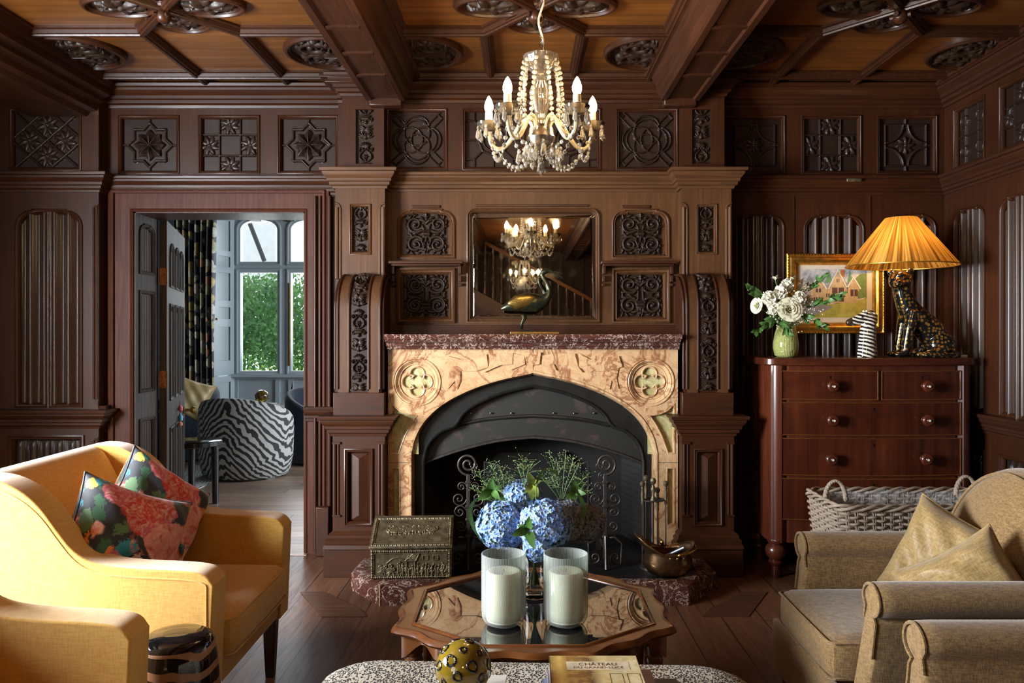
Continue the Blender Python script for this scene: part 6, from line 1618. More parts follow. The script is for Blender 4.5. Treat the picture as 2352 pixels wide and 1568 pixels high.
for a, b_, h in ((.16, .36, .84), (.44, .68, .97), (.72, .88, .82)): wc([(a, .55), (b_, .55), (b_, .60), ((a+b_)/2, h), (a, .60)], stone, .0073, 'gable'); wc([(a-.02, .58), ((a+b_)/2, h), ((a+b_)/2, h+.035), (a-.035, .60)], gl_, .0075, 'bargeboard'); wc([(b_+.02, .58), ((a+b_)/2, h), ((a+b_)/2, h+.035), (b_+.035, .60)], gl_, .0075, 'bargeboard')
wc([(.60, .84), (.66, .84), (.66, .99), (.60, .99)], flat('brick_wash', (.45, .13, .04)), .0074, 'chimney')
for a, b_, c_, d_ in ((.22, .30, .52, .60), (.19, .24, .32, .42), (.27, .33, .32, .42), (.38, .43, .42, .50), (.47, .65, .50, .62), (.47, .65, .33, .45), (.68, .71, .50, .58), (.75, .86, .44, .58), (.54, .58, .72, .80)): wc(rect(a, b_, c_, d_), dk, .0076, 'painted_window'); wc(rect((a+b_)/2-.004, (a+b_)/2+.004, c_, d_), gl_, .0078, 'glazing_bar')
# ------------------------------------------------------------------ white flowers
fv = thing('glass_vase', 'yellow-green hobnail glass vase of white flowers at the left of the chest', 'vase', (px(1805, 4.50), 4.50, TOPZ))
m_, nt, b = mat('hobnail_glass'); b.inputs['Base Color'].default_value = (.62, .66, .22, 1); b.inputs['Roughness'].default_value = .12; b.inputs['Transmission Weight'].default_value = .55; b.inputs['IOR'].default_value = 1.35; b.inputs['Coat Weight'].default_value = .6
vo = nt.nodes.new('ShaderNodeTexVoronoi'); vo.inputs['Scale'].default_value = 110; vo.inputs['Randomness'].default_value = .1; nt.links.new(coords(nt), vo.inputs['Vector']); bump(nt, b, vo.outputs['Distance'], 1.0, .004)
MB().lathe([(.001, 0), (.050, .001), (.062, .012), (.070, .05), (.070, .08), (.062, .13), (.052, .165), (.050, .18), (.046, .18), (.048, .165), (.058, .12), (.064, .07), (.056, .02), (.001, .012)], 48, cap=False).build('glass', m_, fv, smooth=60)
M['petal'] = plain('white_petal', (.78, .76, .64), .55, nscale=30, nmix=.08); M['petal2'] = plain('cream_petal', (.74, .72, .52), .55, nscale=30, nmix=.1)
VB = Vector((px(1805, 4.50), 4.50, TOPZ+.15))
def blossom(p, Y_, R, lb, kind):
    R *= 1.22
    c_ = Vector((px(p[0], Y_), Y_, pz(p[1], Y_))); t = thing({'rose': 'rose', 'carn': 'carnation', 'bud': 'lisianthus'}[kind], lb, 'flower', c_, group={'rose': 'white roses on the chest', 'carn': 'white carnations on the chest', 'bud': 'green-white buds on the chest'}[kind]); mb = MB()
    if kind == 'rose':
        q = (Vector((0, -1, .25)) if p[0] > 1760 else Vector((-.9, -.5, .1))).normalized().to_track_quat('Z', 'Y')
        for ring, (rr, n_, op) in enumerate(((.14, 3, .1), (.32, 4, .25), (.55, 5, .5), (.8, 6, .85), (1.0, 7, 1.1))):
            for k in range(n_):
                a = 2*PI*k/n_+ring*.7; G = np.zeros((5, 6, 3))
                for i in range(5):
                    for j in range(6):
                        u = i/4; w_ = (j/5-.5)*2*PI/n_*1.25; r0 = R*(rr*.55+op*.42*u*u+rr*.25*u); z_ = R*(.62*math.sin(u*1.5)-.28*rr+.1-.15*op*u**3)
                        G[i, j] = q @ Vector((r0*math.cos(a+w_), r0*math.sin(a+w_), z_))
                mb.grid(G)
        mb.build('petals', M['petal2'], t, smooth=60)
    elif kind == 'carn':
        for i in range(150):
            d = Vector((random.gauss(0, 1), random.gauss(0, 1), random.gauss(0, 1))).normalized(); a = d*R*(.75+.3*random.random()); s = d.orthogonal().normalized(); s.rotate(Matrix.Rotation(random.random()*6, 3, d)); w_ = R*.28
            mb.add([d*R*.3, a+s*w_+d*.002, a+d*.006, a-s*w_], [(0, 1, 2), (0, 2, 3)])
        mb.build('petals', M['petal'], t, smooth=0); MB().ball((0, 0, 0), R*.7, 10, 8).build('core', M['petal'], t)
    else:
        for k in range(7): leaf(mb, (0, 0, 0), (R*math.cos(k), R*math.sin(k)*.6, R*(.4+.5*(k % 3)/2)), R*.35)
        mb.build('petals', M['petal2'], t)
    MB().tube([(0, 0, 0), (VB-c_)*.6+Vector((0, 0, .01)), VB-c_, VB-c_+Vector((0, 0, -.10))], .0025, 6).build('stem', M['stem'], t)
for a in [((1812, 712), 4.40, .046, 'large open white rose low in the middle of the chest bouquet', 'rose'), ((1740, 702), 4.47, .030, 'half-closed white rose at the far left of the chest bouquet', 'rose'),
          ((1768, 685), 4.43, .034, 'white carnation left of centre in the chest bouquet', 'carn'), ((1792, 672), 4.42, .030, 'white carnation above the left one in the chest bouquet', 'carn'), ((1778, 706), 4.42, .030, 'white carnation beside the large open rose', 'carn'), ((1836, 684), 4.42, .028, 'white carnation right of centre in the chest bouquet', 'carn'), ((1808, 655), 4.46, .030, 'white carnation near the top of the chest bouquet', 'carn'), ((1845, 662), 4.50, .026, 'cream carnation at the upper right of the chest bouquet', 'carn'),
          ((1781, 643), 4.48, .026, 'pale bud at the top left of the chest bouquet', 'bud'), ((1822, 645), 4.50, .028, 'pale bud at the top of the chest bouquet', 'bud'), ((1840, 650), 4.50, .024, 'green-white bud near the picture frame', 'bud'), ((1855, 690), 4.46, .024, 'cream carnation furthest right in the chest bouquet', 'carn')]: blossom(*a)
for i, (x, y, Y_, dx_, dz_, lb) in enumerate(((1775, 735, 4.42, -.10, -.06, 'dark leaf branch drooping left over the hobnail vase'), (1745, 680, 4.48, -.07, .04, 'leafy branch at the far left of the chest bouquet'), (1868, 700, 4.46, .13, .05, 'dark leafy branch reaching right over the picture'), (1850, 728, 4.42, .09, -.05, 'leaf branch low on the right of the chest bouquet'), (1800, 740, 4.38, .01, -.05, 'leaves at the neck of the hobnail vase'), (1850, 668, 4.52, .08, .07, 'pale leafy branch at the upper right of the chest bouquet'))):
    c_ = Vector((px(x, Y_), Y_, pz(y, Y_))); t = thing('leaf_branch', lb, 'foliage', c_); mb = MB(); e = Vector((dx_, -.02, dz_)); MB().tube([tuple(VB-c_), (0, 0, 0), tuple(e)], .002, 6).build('stem', M['stem'], t)
    for k in range(20):
        f = k/19; p = e*f*1.0+Vector((0, 0, 0)); d_ = Vector((random.gauss(0, 1), random.gauss(-.3, .5), random.gauss(0, 1))).normalized()*.032+e.normalized()*.026; leaf(mb, p-(e*.3 if k < 6 else Vector((0, 0, 0))), p+d_, .0115, (random.random()-.5, -1, random.random()-.5))
    mb.build('leaves', M['leaf'], t, smooth=50)
t = thing('gypsophila', 'sprays of tiny white baby’s breath between the chest flowers', 'flower', VB+Vector((0, -.05, .09))); mb = MB(); mb2 = MB()
for i in range(300):
    d = Vector((random.gauss(0, .065), random.gauss(-.03, .03), random.gauss(.02, .045))); mb.ball(d, .0034, 5, 4)
    if i % 4 == 0: mb2.tube([(0, .02, -.08), d], .0007, 3)
o = mb.build('florets', M['petal'], t); o['kind'] = 'stuff'; mb2.build('stalks', M['stem'], t)
# ------------------------------------------------------------------ wicker basket
wk = thing('wicker_basket', 'grey wicker log basket with twisted handles and clear liner before the chest', 'basket', (1.83, 3.76, 0))
m_ = wood('grey_willow', (.20, .15, .11), (.46, .38, .30), 'x', rough=.6, coat=0); M['willow'] = m_
def bpath(z, n=150, ins=0):
    f = .86+.14*(z/.56); P = rrect(.425*f-ins, .205*f-ins, .07, 10); L = [0]
    for i in range(len(P)): L.append(L[-1]+math.dist(P[i], P[(i+1) % len(P)]))
    R = []
    for k in range(n):
        s = L[-1]*k/n; i = next(j for j in range(len(P)) if L[j+1] >= s); a, b_ = Vector(P[i]), Vector(P[(i+1) % len(P)]); q = (s-L[i])/max(1e-9, L[i+1]-L[i]); p = a.lerp(b_, q); d = (b_-a).normalized() if (b_-a).length > 0 else Vector((1, 0)); R.append((p, Vector((d.y, -d.x))))
    return R
NS = 60; mb = MB()
for r in range(37):
    z = .02+r*.0146; P = bpath(z, NS*4); mb.tube([(p.x+n_.x*.0085*math.cos(PI*k/4*1.0+(PI if r % 2 else 0)), p.y+n_.y*.0085*math.cos(PI*k/4*1.0+(PI if r % 2 else 0)), z+.002*math.sin(k)) for k, (p, n_) in enumerate(P)], .0060, 6, closed=True)
mb.build('weave', m_, wk, smooth=60)
mb = MB()
for k in range(0, NS*4, 4):
    for o_ in (0, 1):
        mb.tube([(bpath(z, NS*4)[(k+o_) % (NS*4)][0].x, bpath(z, NS*4)[(k+o_) % (NS*4)][0].y, z) for z in (.0, .28, .56)], .0036, 5)
mb.build('stakes', m_, wk, smooth=60)
mb = MB()
for j in range(3):
    P = bpath(.56, 200); mb.tube([(p.x+n_.x*.012*math.cos(k*.35+j*2.1), p.y+n_.y*.012*math.cos(k*.35+j*2.1), .572+.012*math.sin(k*.35+j*2.1)) for k, (p, n_) in enumerate(P)], .0072, 6, closed=True)
mb.build('braided_rim', m_, wk, smooth=60)
for hx, hy in ((-.36, -.02), (.32, .10)):
    mb = MB()
    for j in range(3):
        mb.tube([(hx+.006*math.cos(q*9+j*2.1), hy+(.048+.006*math.sin(q*9+j*2.1))*math.cos(q)*1.0, .575+.085*math.sin(q)) if True else None for q in np.linspace(-.1, PI+.1, 30)], .007, 6)
    o = mb.build('handle', m_, wk, smooth=60); o.rotation_euler = (0, 0, 0)
    # turn the loop to face the room
    for v_ in o.data.vertices: a, b_ = v_.co.x-hx, v_.co.y-hy; v_.co.x = hx+b_; v_.co.y = hy+a+(-.0)
m_, nt, b = mat('clear_liner'); b.inputs['Base Color'].default_value = (.8, .85, .9, 1); b.inputs['Roughness'].default_value = .08; b.inputs['Alpha'].default_value = .22; b.inputs['Specular IOR Level'].default_value = 1; bump(nt, b, noise(nt, coords(nt), 14, 3, .5, 1), 1, .03)
P = [bpath(z, 80, .018) for z in (.05, .3, .50, .565)]; G = np.array([[(p.x+.006*random.random(), p.y+.006*random.random(), z+(.02*random.random() if z > .55 else 0)) for p, n_ in row] for row, z in zip(P, (.05, .3, .50, .565))]); MB().grid(G, closeu=True).build('liner', m_, wk, smooth=180)
MB().box(-.36, .36, -.17, .17, .0, .02).build('base', M['willow'], wk)
# ------------------------------------------------------------------ bronze ibis on the mantel
MZ = 1.3475; BY = 4.47
bi = thing('ibis_statue', 'bronze long-necked bird statue standing on the marble shelf before the mirror', 'statue', (px(1225, BY), BY, MZ))
bl = lambda x, y: (px(x, BY)-px(1225, BY), 0, pz(y, BY)-MZ-.0)
m_, nt, b = mat('green_bronze'); v = coords(nt); n_ = noise(nt, v, 18, 5, .6, .4); c = ramp(nt, n_, [(.35, (.018, .026, .018)), (.55, (.045, .050, .028)), (.75, (.14, .09, .03))]); nt.links.new(c, b.inputs['Base Color']); b.inputs['Metallic'].default_value = .75; b.inputs['Roughness'].default_value = .28; M['bronze'] = m_
def bp(L): return [bl(x, y) for x, y in L]
figure('bird_body', [('t', bp([(1150, 710), (1162, 706), (1185, 697), (1208, 694), (1232, 695), (1250, 690), (1261, 676)]), [.006, .022, .044, .054, .052, .036, .020], .75),
                     ('t', bp([(1252, 692), (1260, 678), (1262, 665), (1257, 652), (1249, 640), (1245, 630), (1248, 623)]), [.026, .020, .0155, .013, .0115, .0115, .013]),
                     ('b', bl(1250, 624), .0175, (1.25, .8, .85)), ('t', bp([(1252, 621), (1264, 622), (1278, 628), (1288, 635), (1294, 642)]), [.011, .008, .006, .005, .003])], m_, bi, .0035)
m2_, nt, b = mat('gilt_wing'); v = coords(nt); wv = nt.nodes.new('ShaderNodeTexWave'); wv.wave_type = 'RINGS'; wv.inputs['Scale'].default_value = 60; wv.inputs['Distortion'].default_value = 9; nt.links.new(v, wv.inputs['Vector']); c = ramp(nt, wv.outputs[0], [(.2, (.06, .05, .018)), (.8, (.40, .24, .05))]); nt.links.new(c, b.inputs['Base Color']); b.inputs['Metallic'].default_value = .85; b.inputs['Roughness'].default_value = .3
for s in (-1, 1):
    cx_, cy_, cz_ = bl(1199, 694); mb = MB(); mb.ball((0, 0, 0), 1, 24, 16)
    mb.v = [(x*.082+cx_, s*.030+y*.014*1.0, z*.037*(1-.35*min(0, x))*(.6 if x < -.6 else 1)+cz_+x*.012+.004) for x, y, z in mb.v]; mb.build('wing', m2_, bi, smooth=180)
MB().tube(bp([(1201, 722), (1203, 730), (1198, 742), (1196, 756)]), [.012, .007, .005, .005], 10).build('leg', m_, bi, smooth=180)
MB().tube([Vector(p)+Vector((0, .022, 0)) for p in bp([(1205, 722), (1207, 731), (1200, 743), (1199, 756)])], [.012, .007, .005, .005], 10).build('leg', m_, bi, smooth=180)
mb = MB()
for yy in (0, .022):
    for k in range(3): mb.tube([Vector(bl(1196, 757))+Vector((0, yy, 0)), Vector(bl(1215, 758.5))+Vector((.0, yy+(k-1)*.012, 0)), Vector(bl(1238-6*abs(k-1), 759))+Vector((0, yy+(k-1)*.018, 0))], [.004, .0035, .002], 8)
mb.build('feet', m_, bi)
MB().box(bl(1172, 0)[0], bl(1284, 0)[0], -.035, .05, 0, .014).build('base', M['brass'], bi, bevel=.002)
# ------------------------------------------------------------------ hearth things
HZ = .0955
lb_ = thing('log_box', 'embossed dark brass log box with a sloping lid on the left of the hearth', 'box', (px(948, 4.15), 4.16, .1125-.001), R_(3)); 
m_, nt, b = mat('tarnished_brass'); n_ = noise(nt, coords(nt), 30, 5, .65); c = ramp(nt, n_, [(.35, (.085, .072, .045)), (.6, (.22, .175, .10)), (.8, (.36, .29, .17))]); nt.links.new(c, b.inputs['Base Color']); b.inputs['Metallic'].default_value = .65; b.inputs['Roughness'].default_value = .45; M['tarn'] = m_
bw, bd0, bd1 = .206, -.125, .125; zf, zbk = .150, .262
mb = MB(); prof = [(bd0, .0), (bd0, zf-.004), (bd1, zf-.004), (bd1, 0)]; profile_solid(prof, -bw, bw, 'x').build('box_body', m_, lb_, bevel=.003)
profile_solid([(bd0-.006, zf), (bd0-.006, zf+.014), (bd1-.05, zbk), (bd1, zbk), (bd1, zf)], -bw-.004, bw+.004, 'x').build('lid', m_, lb_, bevel=.003)
def scene_relief(n_=26, seed=2, fig=True):
    r = random.Random(seed); S = []
    for i in range(n_):
        x = -.8+1.6*i/n_+r.random()*.05; y = -.22+.12*r.random()
        if fig:
            g = r.random(); S.append((leafst(-.85+1.7*r.random(), -.24+.10*r.random(), r.random()*.8-.2, .22, .6), leaf_r(.02), .7))
            if x < -.35: S += [(spiral(x, y+.04+.1*g, .05, g*6, 1.1, 1, 9), .018, .9), (leafst(x, y-.1, .6+g, .16, .9), leaf_r(.022), .8)]
            else: S += [([(x+.05*(g-.5), y-.10), (x+.06*(g-.5), y-.02), (x, y+.06*g+.03)], [.020, .034, .026], 1), ([(x+.01, y+.07*g+.085), (x+.011, y+.07*g+.085)], .024, 1.2), ([(x, y+.04), (x+.09*(g-.5), y+.0), (x+.12*(g-.4), y+.03)], .013, .9), ([(x, y-.06), (x+.07*(g-.4), y-.13), (x+.05*(g-.4), y-.19)], .016, .9)]
        else: S += [(spiral(x*.75, y+.22, .07+.03*r.random(), r.random()*6, 1.1, 1 if r.random() > .5 else -1, 9), .022, 1), ([(x*.75, y+.1), (x*.75+.03, y+.3)], .02, .8), ([(x*.75, y+.33), (x*.75+.001, y+.33)], .03, 1)]
    return S
def border(S, a, k=40):
    for s in (-1, 1):
        for i in range(k): u = -.95+1.9*i/(k-1); S.append(([(u, s*(a-.045)), (u+.001, s*(a-.045))], .026 if i % 2 else .036, 1))
        for i in range(int(k*a)): v_ = -a+.08+(2*a-.16)*i/max(1, int(k*a)-1); S.append(([(s*.95, v_), (s*.95+.001, v_)], .026 if i % 2 else .036, 1))
    S += [([(-.9, -a+.10), (.9, -a+.10)], .012, .7), ([(-.9, a-.10), (.9, a-.10)], .012, .7), ([(-.9, -a+.1), (-.9, a-.1)], .012, .7), ([(.9, -a+.1), (.9, a-.1)], .012, .7)]; return S
a_ = zf/(2*bw)*1.0
S = scene_relief(22, 2)+[([(-.1, -.1), (-.1, .1)], .02, 1), ([(.1, -.1), (.1, .1)], .02, 1), ([(-.14, .08), (.05, .24), (.20, .24), (.12, .08), (-.14, .08)], .022, 1), ([(-.8, .05), (-.6, .02), (-.45, .14), (-.3, .17), (-.15, .1)], .015, .8)]+[([(x, .12), (x+.07, .22)], .01, 1.0) for x in np.linspace(-.12, .1, 7)]+[([(x, .1), (x, .2), (x+.12, .2), (x+.12, .1), (x, .1)], .01, .8) for x in (.3, .55)]
TbF = lambda u, v, w: (u, bd0-w, v)
mb = MB(); relief(mb, -bw+.001, bw-.001, .002, zf-.006, TbF, .001, .006, S=border(S, a_), n=210, rough=.10); mb.build('embossed_front', m_, lb_, smooth=60)
sl = math.hypot(bd1-.05-bd0+.006, zbk-zf-.014); dy, dz = (bd1-.05-bd0+.006)/sl, (zbk-zf-.014)/sl
TbL = lambda u, v, w: (u, bd0-.006+dy*v-dz*w, zf+.014+dz*v+dy*w)
mb = MB(); relief(mb, -bw, bw, .002, sl-.002, TbL, .0012, .006, S=border(scene_relief(20, 5, False)+scene_relief(14, 9, False), sl/(2*bw)), n=210, rough=.06); mb.build('embossed_lid', m_, lb_, smooth=60)
# coal scuttle
cs = thing('coal_scuttle', 'tarnished copper coal scuttle with a swing handle on the right of the hearth', 'scuttle', (px(1533, 4.12), 4.12, .1115))
m_, nt, b = mat('old_copper'); n_ = noise(nt, coords(nt), 16, 5, .6); c = ramp(nt, n_, [(.35, (.12, .075, .04)), (.6, (.34, .20, .10)), (.75, (.20, .17, .11))]); nt.links.new(c, b.inputs['Base Color']); b.inputs['Metallic'].default_value = .95; b.inputs['Roughness'].default_value = .24
G = []; NU = 56
for i, (r, z) in enumerate([(.001, .004), (.075, 0), (.098, .012), (.118, .045), (.122, .075), (.112, .105), (.112, .12)]):
    G.append([(r*math.cos(q)*1.05, r*math.sin(q)*.85, z) for q in np.linspace(0, 2*PI, NU, endpoint=False)])
for e in (.5, 1.0):
    row = []
    for q in np.linspace(0, 2*PI, NU, endpoint=False):
        cq = math.cos(q); l = max(0, -cq)**2.2*.10+max(0, cq)**2*.05-.012; rr = .112+.055*e*max(0, -cq)**2+.02*e*max(0, cq); row.append((rr*cq*1.05, rr*math.sin(q)*.85, .12+l*e+.004))
    G.append(row)
o = MB().grid(np.array(G), closeu=True).build('scuttle_body', m_, cs, smooth=180); so = o.modifiers.new('t', 'SOLIDIFY'); so.thickness = .003
MB().tube([(p[0], p[1], p[2]) for p in G[-1]], .0035, 6, closed=True).build('rolled_rim', m_, cs, smooth=180)
MB().tube([(.02+.10*math.cos(q), -.105+.0*q, .115+.0*q) if False else (.035+.115*math.sin(q), -.098*math.cos(q), .118+.018*math.sin(q)) for q in np.linspace(0, PI, 24)], .008, 10).build('handle', M['brass'], cs, smooth=180)
MB().tube([(-.01, .09, .13), (-.03, .06, .16), (-.03, -.02, .165)], .010, 10).build('rear_handle', M['brass'], cs, smooth=180)
mb = MB()
for xx in (-.0, .035, .07): mb.ball((xx, -.096+.004*abs(xx-.035)*10, .10), .008, 10, 6, (1, .5, 1))
mb.build('rivets', m_, cs)
t = thing('coal_shovel', 'small steel scoop lying in the copper scuttle', 'shovel', (px(1548, 4.12), 4.10, .23)); MB().tube([(-.06, .03, -.04), (.045, -.02, .026)], .008, 10).build('handle', plain('grey_steel', (.30, .36, .40), .35, .8), t)
mb = MB().box(-.12, -.055, .0, .05, -.062, -.056, Matrix.Rotation(.2, 4, 'Y')); mb.build('blade', M['iron2'], t)
# companion set
TS = (px(1500, 4.27), 4.27, HZ)
t = thing('fire_tool_stand', 'dark metal companion stand with ball finial behind the coal scuttle', 'fire tools', TS)
MB().lathe([(.07, 0), (.068, .01), (.03, .02), (.012, .03), (.008, .05)], 24).build('base', M['iron2'], t)
MB().tube([(0, 0, .02), (0, 0, .40)], .006, 10).build('rod', M['iron2'], t)
MB().lathe([(.001, .36), (.018, .362), (.012, .375), (.007, .39), (.012, .41), (.014, .425), (.006, .445), (.012, .452), (.017, .466), (.012, .48), (.001, .484)], 18).build('finial', M['tarn'], t)
mb = MB(); mb.tube([(.062*math.cos(q), .045*math.sin(q), .365) for q in np.linspace(0, 2*PI, 24, endpoint=False)], .004, 6, closed=True); mb.tube([(-.06, 0, .365), (.06, 0, .365)], .004, 6); mb.build('hook_ring', M['iron2'], t)
for dx, dy, h, lb, k in ((-.060, -.01, .445, 'hearth poker hanging at the left of the companion stand', 'p'), (-.035, .035, .468, 'fire tongs leaning at the back of the companion stand', 't'), (.066, .0, .445, 'hearth shovel hanging at the right of the companion stand', 's'), (.03, .05, .40, 'hearth brush hanging at the back right of the companion stand', 'b')):
    q = thing({'p': 'poker', 't': 'fire_tongs', 's': 'hearth_shovel', 'b': 'hearth_brush'}[k], lb, 'fire tools', (TS[0]+dx, TS[1]+dy-.012, HZ+.01), group='tools on the companion stand')
    MB().tube([(0, 0, .05), (0, 0, h-.10)], .0035, 8).build('shaft', M['iron2'], q)
    MB().lathe([(.004, h-.115), (.009, h-.105), (.006, h-.09), (.010, h-.06), (.006, h-.03), (.009, h-.024), (.006, h-.018), (.014, h-.006), (.014, h+.006), (.006, h+.014), (.001, h+.015)], 16).build('grip', M['tarn'], q)
    if k == 's': mb = MB(); mb.grid(np.array([[(x, -.012*(1-(x/.04)**2), z) for x in np.linspace(-.04, .04, 9)] for z in (.0, .03, .07, .085)])); o = mb.build('pan', M['iron2'], q); so = o.modifiers.new('t', 'SOLIDIFY'); so.thickness = .002
    elif k == 'b': MB().lathe([(.03, .0), (.034, .03), (.012, .07), (.004, .08)], 18).build('bristles', M['black'], q)
    else: MB().tube([(0, 0, .055), (.0, 0, .01), (.012, 0, .0)], .004, 8).build('tip', M['iron2'], q)
# wrought firedogs
def flat_spiral(cx_, cz_, R, a0, turns, sg, n=46, r1=.10): return [(x, z) for x, z in spiral(cx_, cz_, R, a0, turns, sg, n, r1)]
def firedog(x, s, lb):
    t = thing('firedog', lb, 'firedog', (x, 4.27, HZ), group='wrought iron firedogs'); del t['group']; I = M['iron2']; fl_ = .42
    X = lambda P, y=0: [(s*a, y, b_) for a, b_ in P]
    MB().box(-.010, .010, -.008, .008, .05, .50).build('upright', I, t, bevel=.002)
    tp = X(flat_spiral(-.002, .556, .060, -PI/2+.2, 1.9, -1, 60, .12)); MB().tube(tp, .007, 8, flat=.7).build('top_scroll', I, t, smooth=180)
    mb = MB(); mb.tube(X(flat_spiral(.034, .548, .022, PI, 1.3, 1, 24)), .004, 6); mb.tube(X(flat_spiral(.018, .492, .020, PI/2, 1.4, -1, 24)), .004, 6); mb.build('small_scroll', I, t, smooth=180)
    for k, (z, R) in enumerate(((.435, .026), (.370, .040), (.300, .036), (.225, .032))):
        for q in (-1, 1):
            mb = MB(); mb.tube([(q*a, 0, b_) for a, b_ in flat_spiral(R+.010, z, R, PI, 1.7, 1 if k % 2 else -1, 36)], .0042, 6); mb.build('side_scroll', I, t, smooth=180)
    for q in (-1, 1):
        MB().tube([(q*.012, 0, .16), (q*.05, 0, .165), (q*.09, 0, .13), (q*.085, 0, .02)]+[(q*a, 0, b_) for a, b_ in flat_spiral(.055, .055, .034, 0, 1.5, -1, 30)][6:], .006, 8).build('foot_scroll', I, t, smooth=180)
    for z in (.46, .33, .26, .17): MB().box(-.016, .016, -.013, .013, z-.008, z+.008).build('collar', I, t, bevel=.003)
    MB().box(-.012, .012, 0, .40, .10, .125).build('log_bar', I, t)
    MB().tube([(0, -.004, .17), (0, -.03, .10), (0, -.035, .03), (0, -.05, .002)], .009, 8, flat=1.6).build('front_leg', I, t)
    MB().box(-.014, .014, .36, .385, 0, .11).build('rear_leg', I, t)
firedog(px(1076, 4.27), 1, 'wrought iron firedog with scrolls at the left of the grate'); firedog(px(1390, 4.27), -1, 'wrought iron firedog with scrolls at the right of the grate')
t = thing('fire_screen', 'fine black mesh spark screen with a dipped top rail inside the fireplace', 'fire screen', (px(1232, 4.45), 4.45, HZ))
hw_ = .29; tp = lambda x: .49+.05*(x/hw_)**2; MB().tube([(x, 0, tp(x)) for x in np.linspace(-hw_, hw_, 24)], .005, 6).build('top_rail', M['iron2'], t)
mb = MB(); 
for x in (-hw_, hw_): mb.tube([(x, 0, 0), (x, 0, tp(x))], .005, 6)
mb.build('side_rail', M['iron2'], t)
mm_, nt, b = mat('mesh_gauze'); b.inputs['Base Color'].default_value = (.03, .04, .045, 1); b.inputs['Alpha'].default_value = .4; b.inputs['Metallic'].default_value = .8; b.inputs['Roughness'].default_value = .5
MB().grid(np.array([[(x, .002*math.sin(x*30), z*tp(x)) for x in np.linspace(-hw_, hw_, 24)] for z in (0, .5, 1)])).build('mesh', mm_, t)
t = thing('fireback', 'cast iron fireback plate standing at the rear of the firebox', 'fireback', (XC, 4.93, HZ)); MB().prism([(-.30, 0), (.30, 0), (.30, .42), (.2, .52), (-.2, .52), (-.30, .42)], lambda u, v, w: (u, w, v), 0, .02).build('plate', M['iron'], t)
# ------------------------------------------------------------------ next room things
NY = lambda p, Y_: px(p, Y_)
# zebra tub chair
m_, nt, b = mat('zebra_print'); v = coords(nt)
sp = nt.nodes.new('ShaderNodeSeparateXYZ'); nt.links.new(v, sp.inputs[0])
ab = math_(nt, 'ABSOLUTE', sp.outputs[0]); ds = noise(nt, v, 3.2, 3, .6, .6)
w_ = math_(nt, 'ADD', math_(nt, 'MULTIPLY', sp.outputs[2], 1.0), math_(nt, 'MULTIPLY', math_(nt, 'POWER', ab, 1.25), 1.6)); w_ = math_(nt, 'ADD', w_, math_(nt, 'MULTIPLY', ds, .30))
sn = math_(nt, 'SINE', math_(nt, 'MULTIPLY', w_, 84)); c = mixc(nt, math_(nt, 'GREATER_THAN', sn, .02), (.50, .50, .48), (.018, .017, .018)); nt.links.new(c, b.inputs['Base Color']); b.inputs['Roughness'].default_value = .7; b.inputs['Sheen Weight'].default_value = .2; M['zebra'] = m_
def tub(loc, rz, m_, label, R=.44, cat='armchair', name='tub_chair'):
    t = thing(name, label, cat, loc, rz); G = []
    NA = 72
    for i, (f, z, top) in enumerate([(.86, .02, 0), (.92, .05, 0), (.985, .20, 0), (1.0, .40, 0), (1.0, .60, 1), (.985, .9, 1), (.93, 1.0, 1), (.85, .99, 1), (.80, .9, 1), (.78, .55, 2), (.77, .40, 2)]):
        row = []
        for q in np.linspace(0, 2*PI, NA, endpoint=False):
            back = .5+.5*math.cos(q+PI/2); hgt = .46+.30*back**.8*(1)      # back towards -y
            zz = z if top == 0 else (.40+(hgt-.40)*((z-.40)/.60) if top == 1 else z*1.0)
            if top == 1 and z > .9: zz = hgt
            row.append((R*f*math.cos(q), R*f*math.sin(q)*.93, zz))
        G.append(row)
    MB().grid(np.array(G), closeu=True).build('tub_back', m_, t, smooth=180)
    MB().lathe([(.001, .30), (R*.77, .30), (R*.78, .40), (R*.74, .45), (R*.5, .465), (.001, .47)], 40, (0, 0, 0), Matrix.Diagonal((1, .93, 1, 1))).build('seat', m_, t, smooth=180)
    MB().lathe([(R*.80, 0), (R*.80, .025)], 40, (0, 0, 0), Matrix.Diagonal((1, .93, 1, 1))).build('plinth', M['black'], t)
    return t
zc = tub((NY(566, 7.55), 7.55, 0), R_(-8), M['zebra'], 'zebra striped tub armchair seen from behind through the doorway')
tub((-3.74, 8.62, 0), R_(130), M['navy'], 'navy blue tub armchair behind the open door by the curtain', .47)
tub((NY(745, 8.4), 8.4, 0), R_(-120), M['navy'], 'navy blue tub armchair cut off by the right door casing', .42)
pillow('cushion', 'gold leather-look cushion on the navy armchair by the curtain', 'cushion', plain('gold_cushion', (.42, .30, .13), .4, nscale=12), (NY(437, 8.35), 8.32, .66), .42, .42, .17, (R_(-12), R_(20), R_(20)), seed=9)
t = thing('side_table', 'round black lacquer side table on three legs beside the zebra armchair', 'table', (NY(450, 6.30), 6.30, 0))
MB().lathe([(.19, .462), (.198, .468), (.198, .50), (.19, .505)], 48).build('table_top', M['black'], t)
for k in range(3): a = R_(-115+120*k); MB().tube([(.145*math.cos(a), .145*math.sin(a), .47), (.15*math.cos(a), .15*math.sin(a), 0)], [.030, .024], 16).build('leg', M['black'], t)
lc = (NY(605, 8.85), 8.85, 0)
t = thing('low_table', 'pale wooden low table in front of the bay window', 'table', lc); wd = wood('pale_oak', (.30, .20, .12), (.52, .38, .24), 'x', rough=.5, coat=0)
MB().box(-.36, .36, -.22, .22, .50, .53).build('table_top', wd, t, bevel=.005)
for sx in (-.32, .32):
    for sy in (-.18, .18): MB().box(sx-.02, sx+.02, sy-.02, sy+.02, 0, .50).build('leg', wd, t)
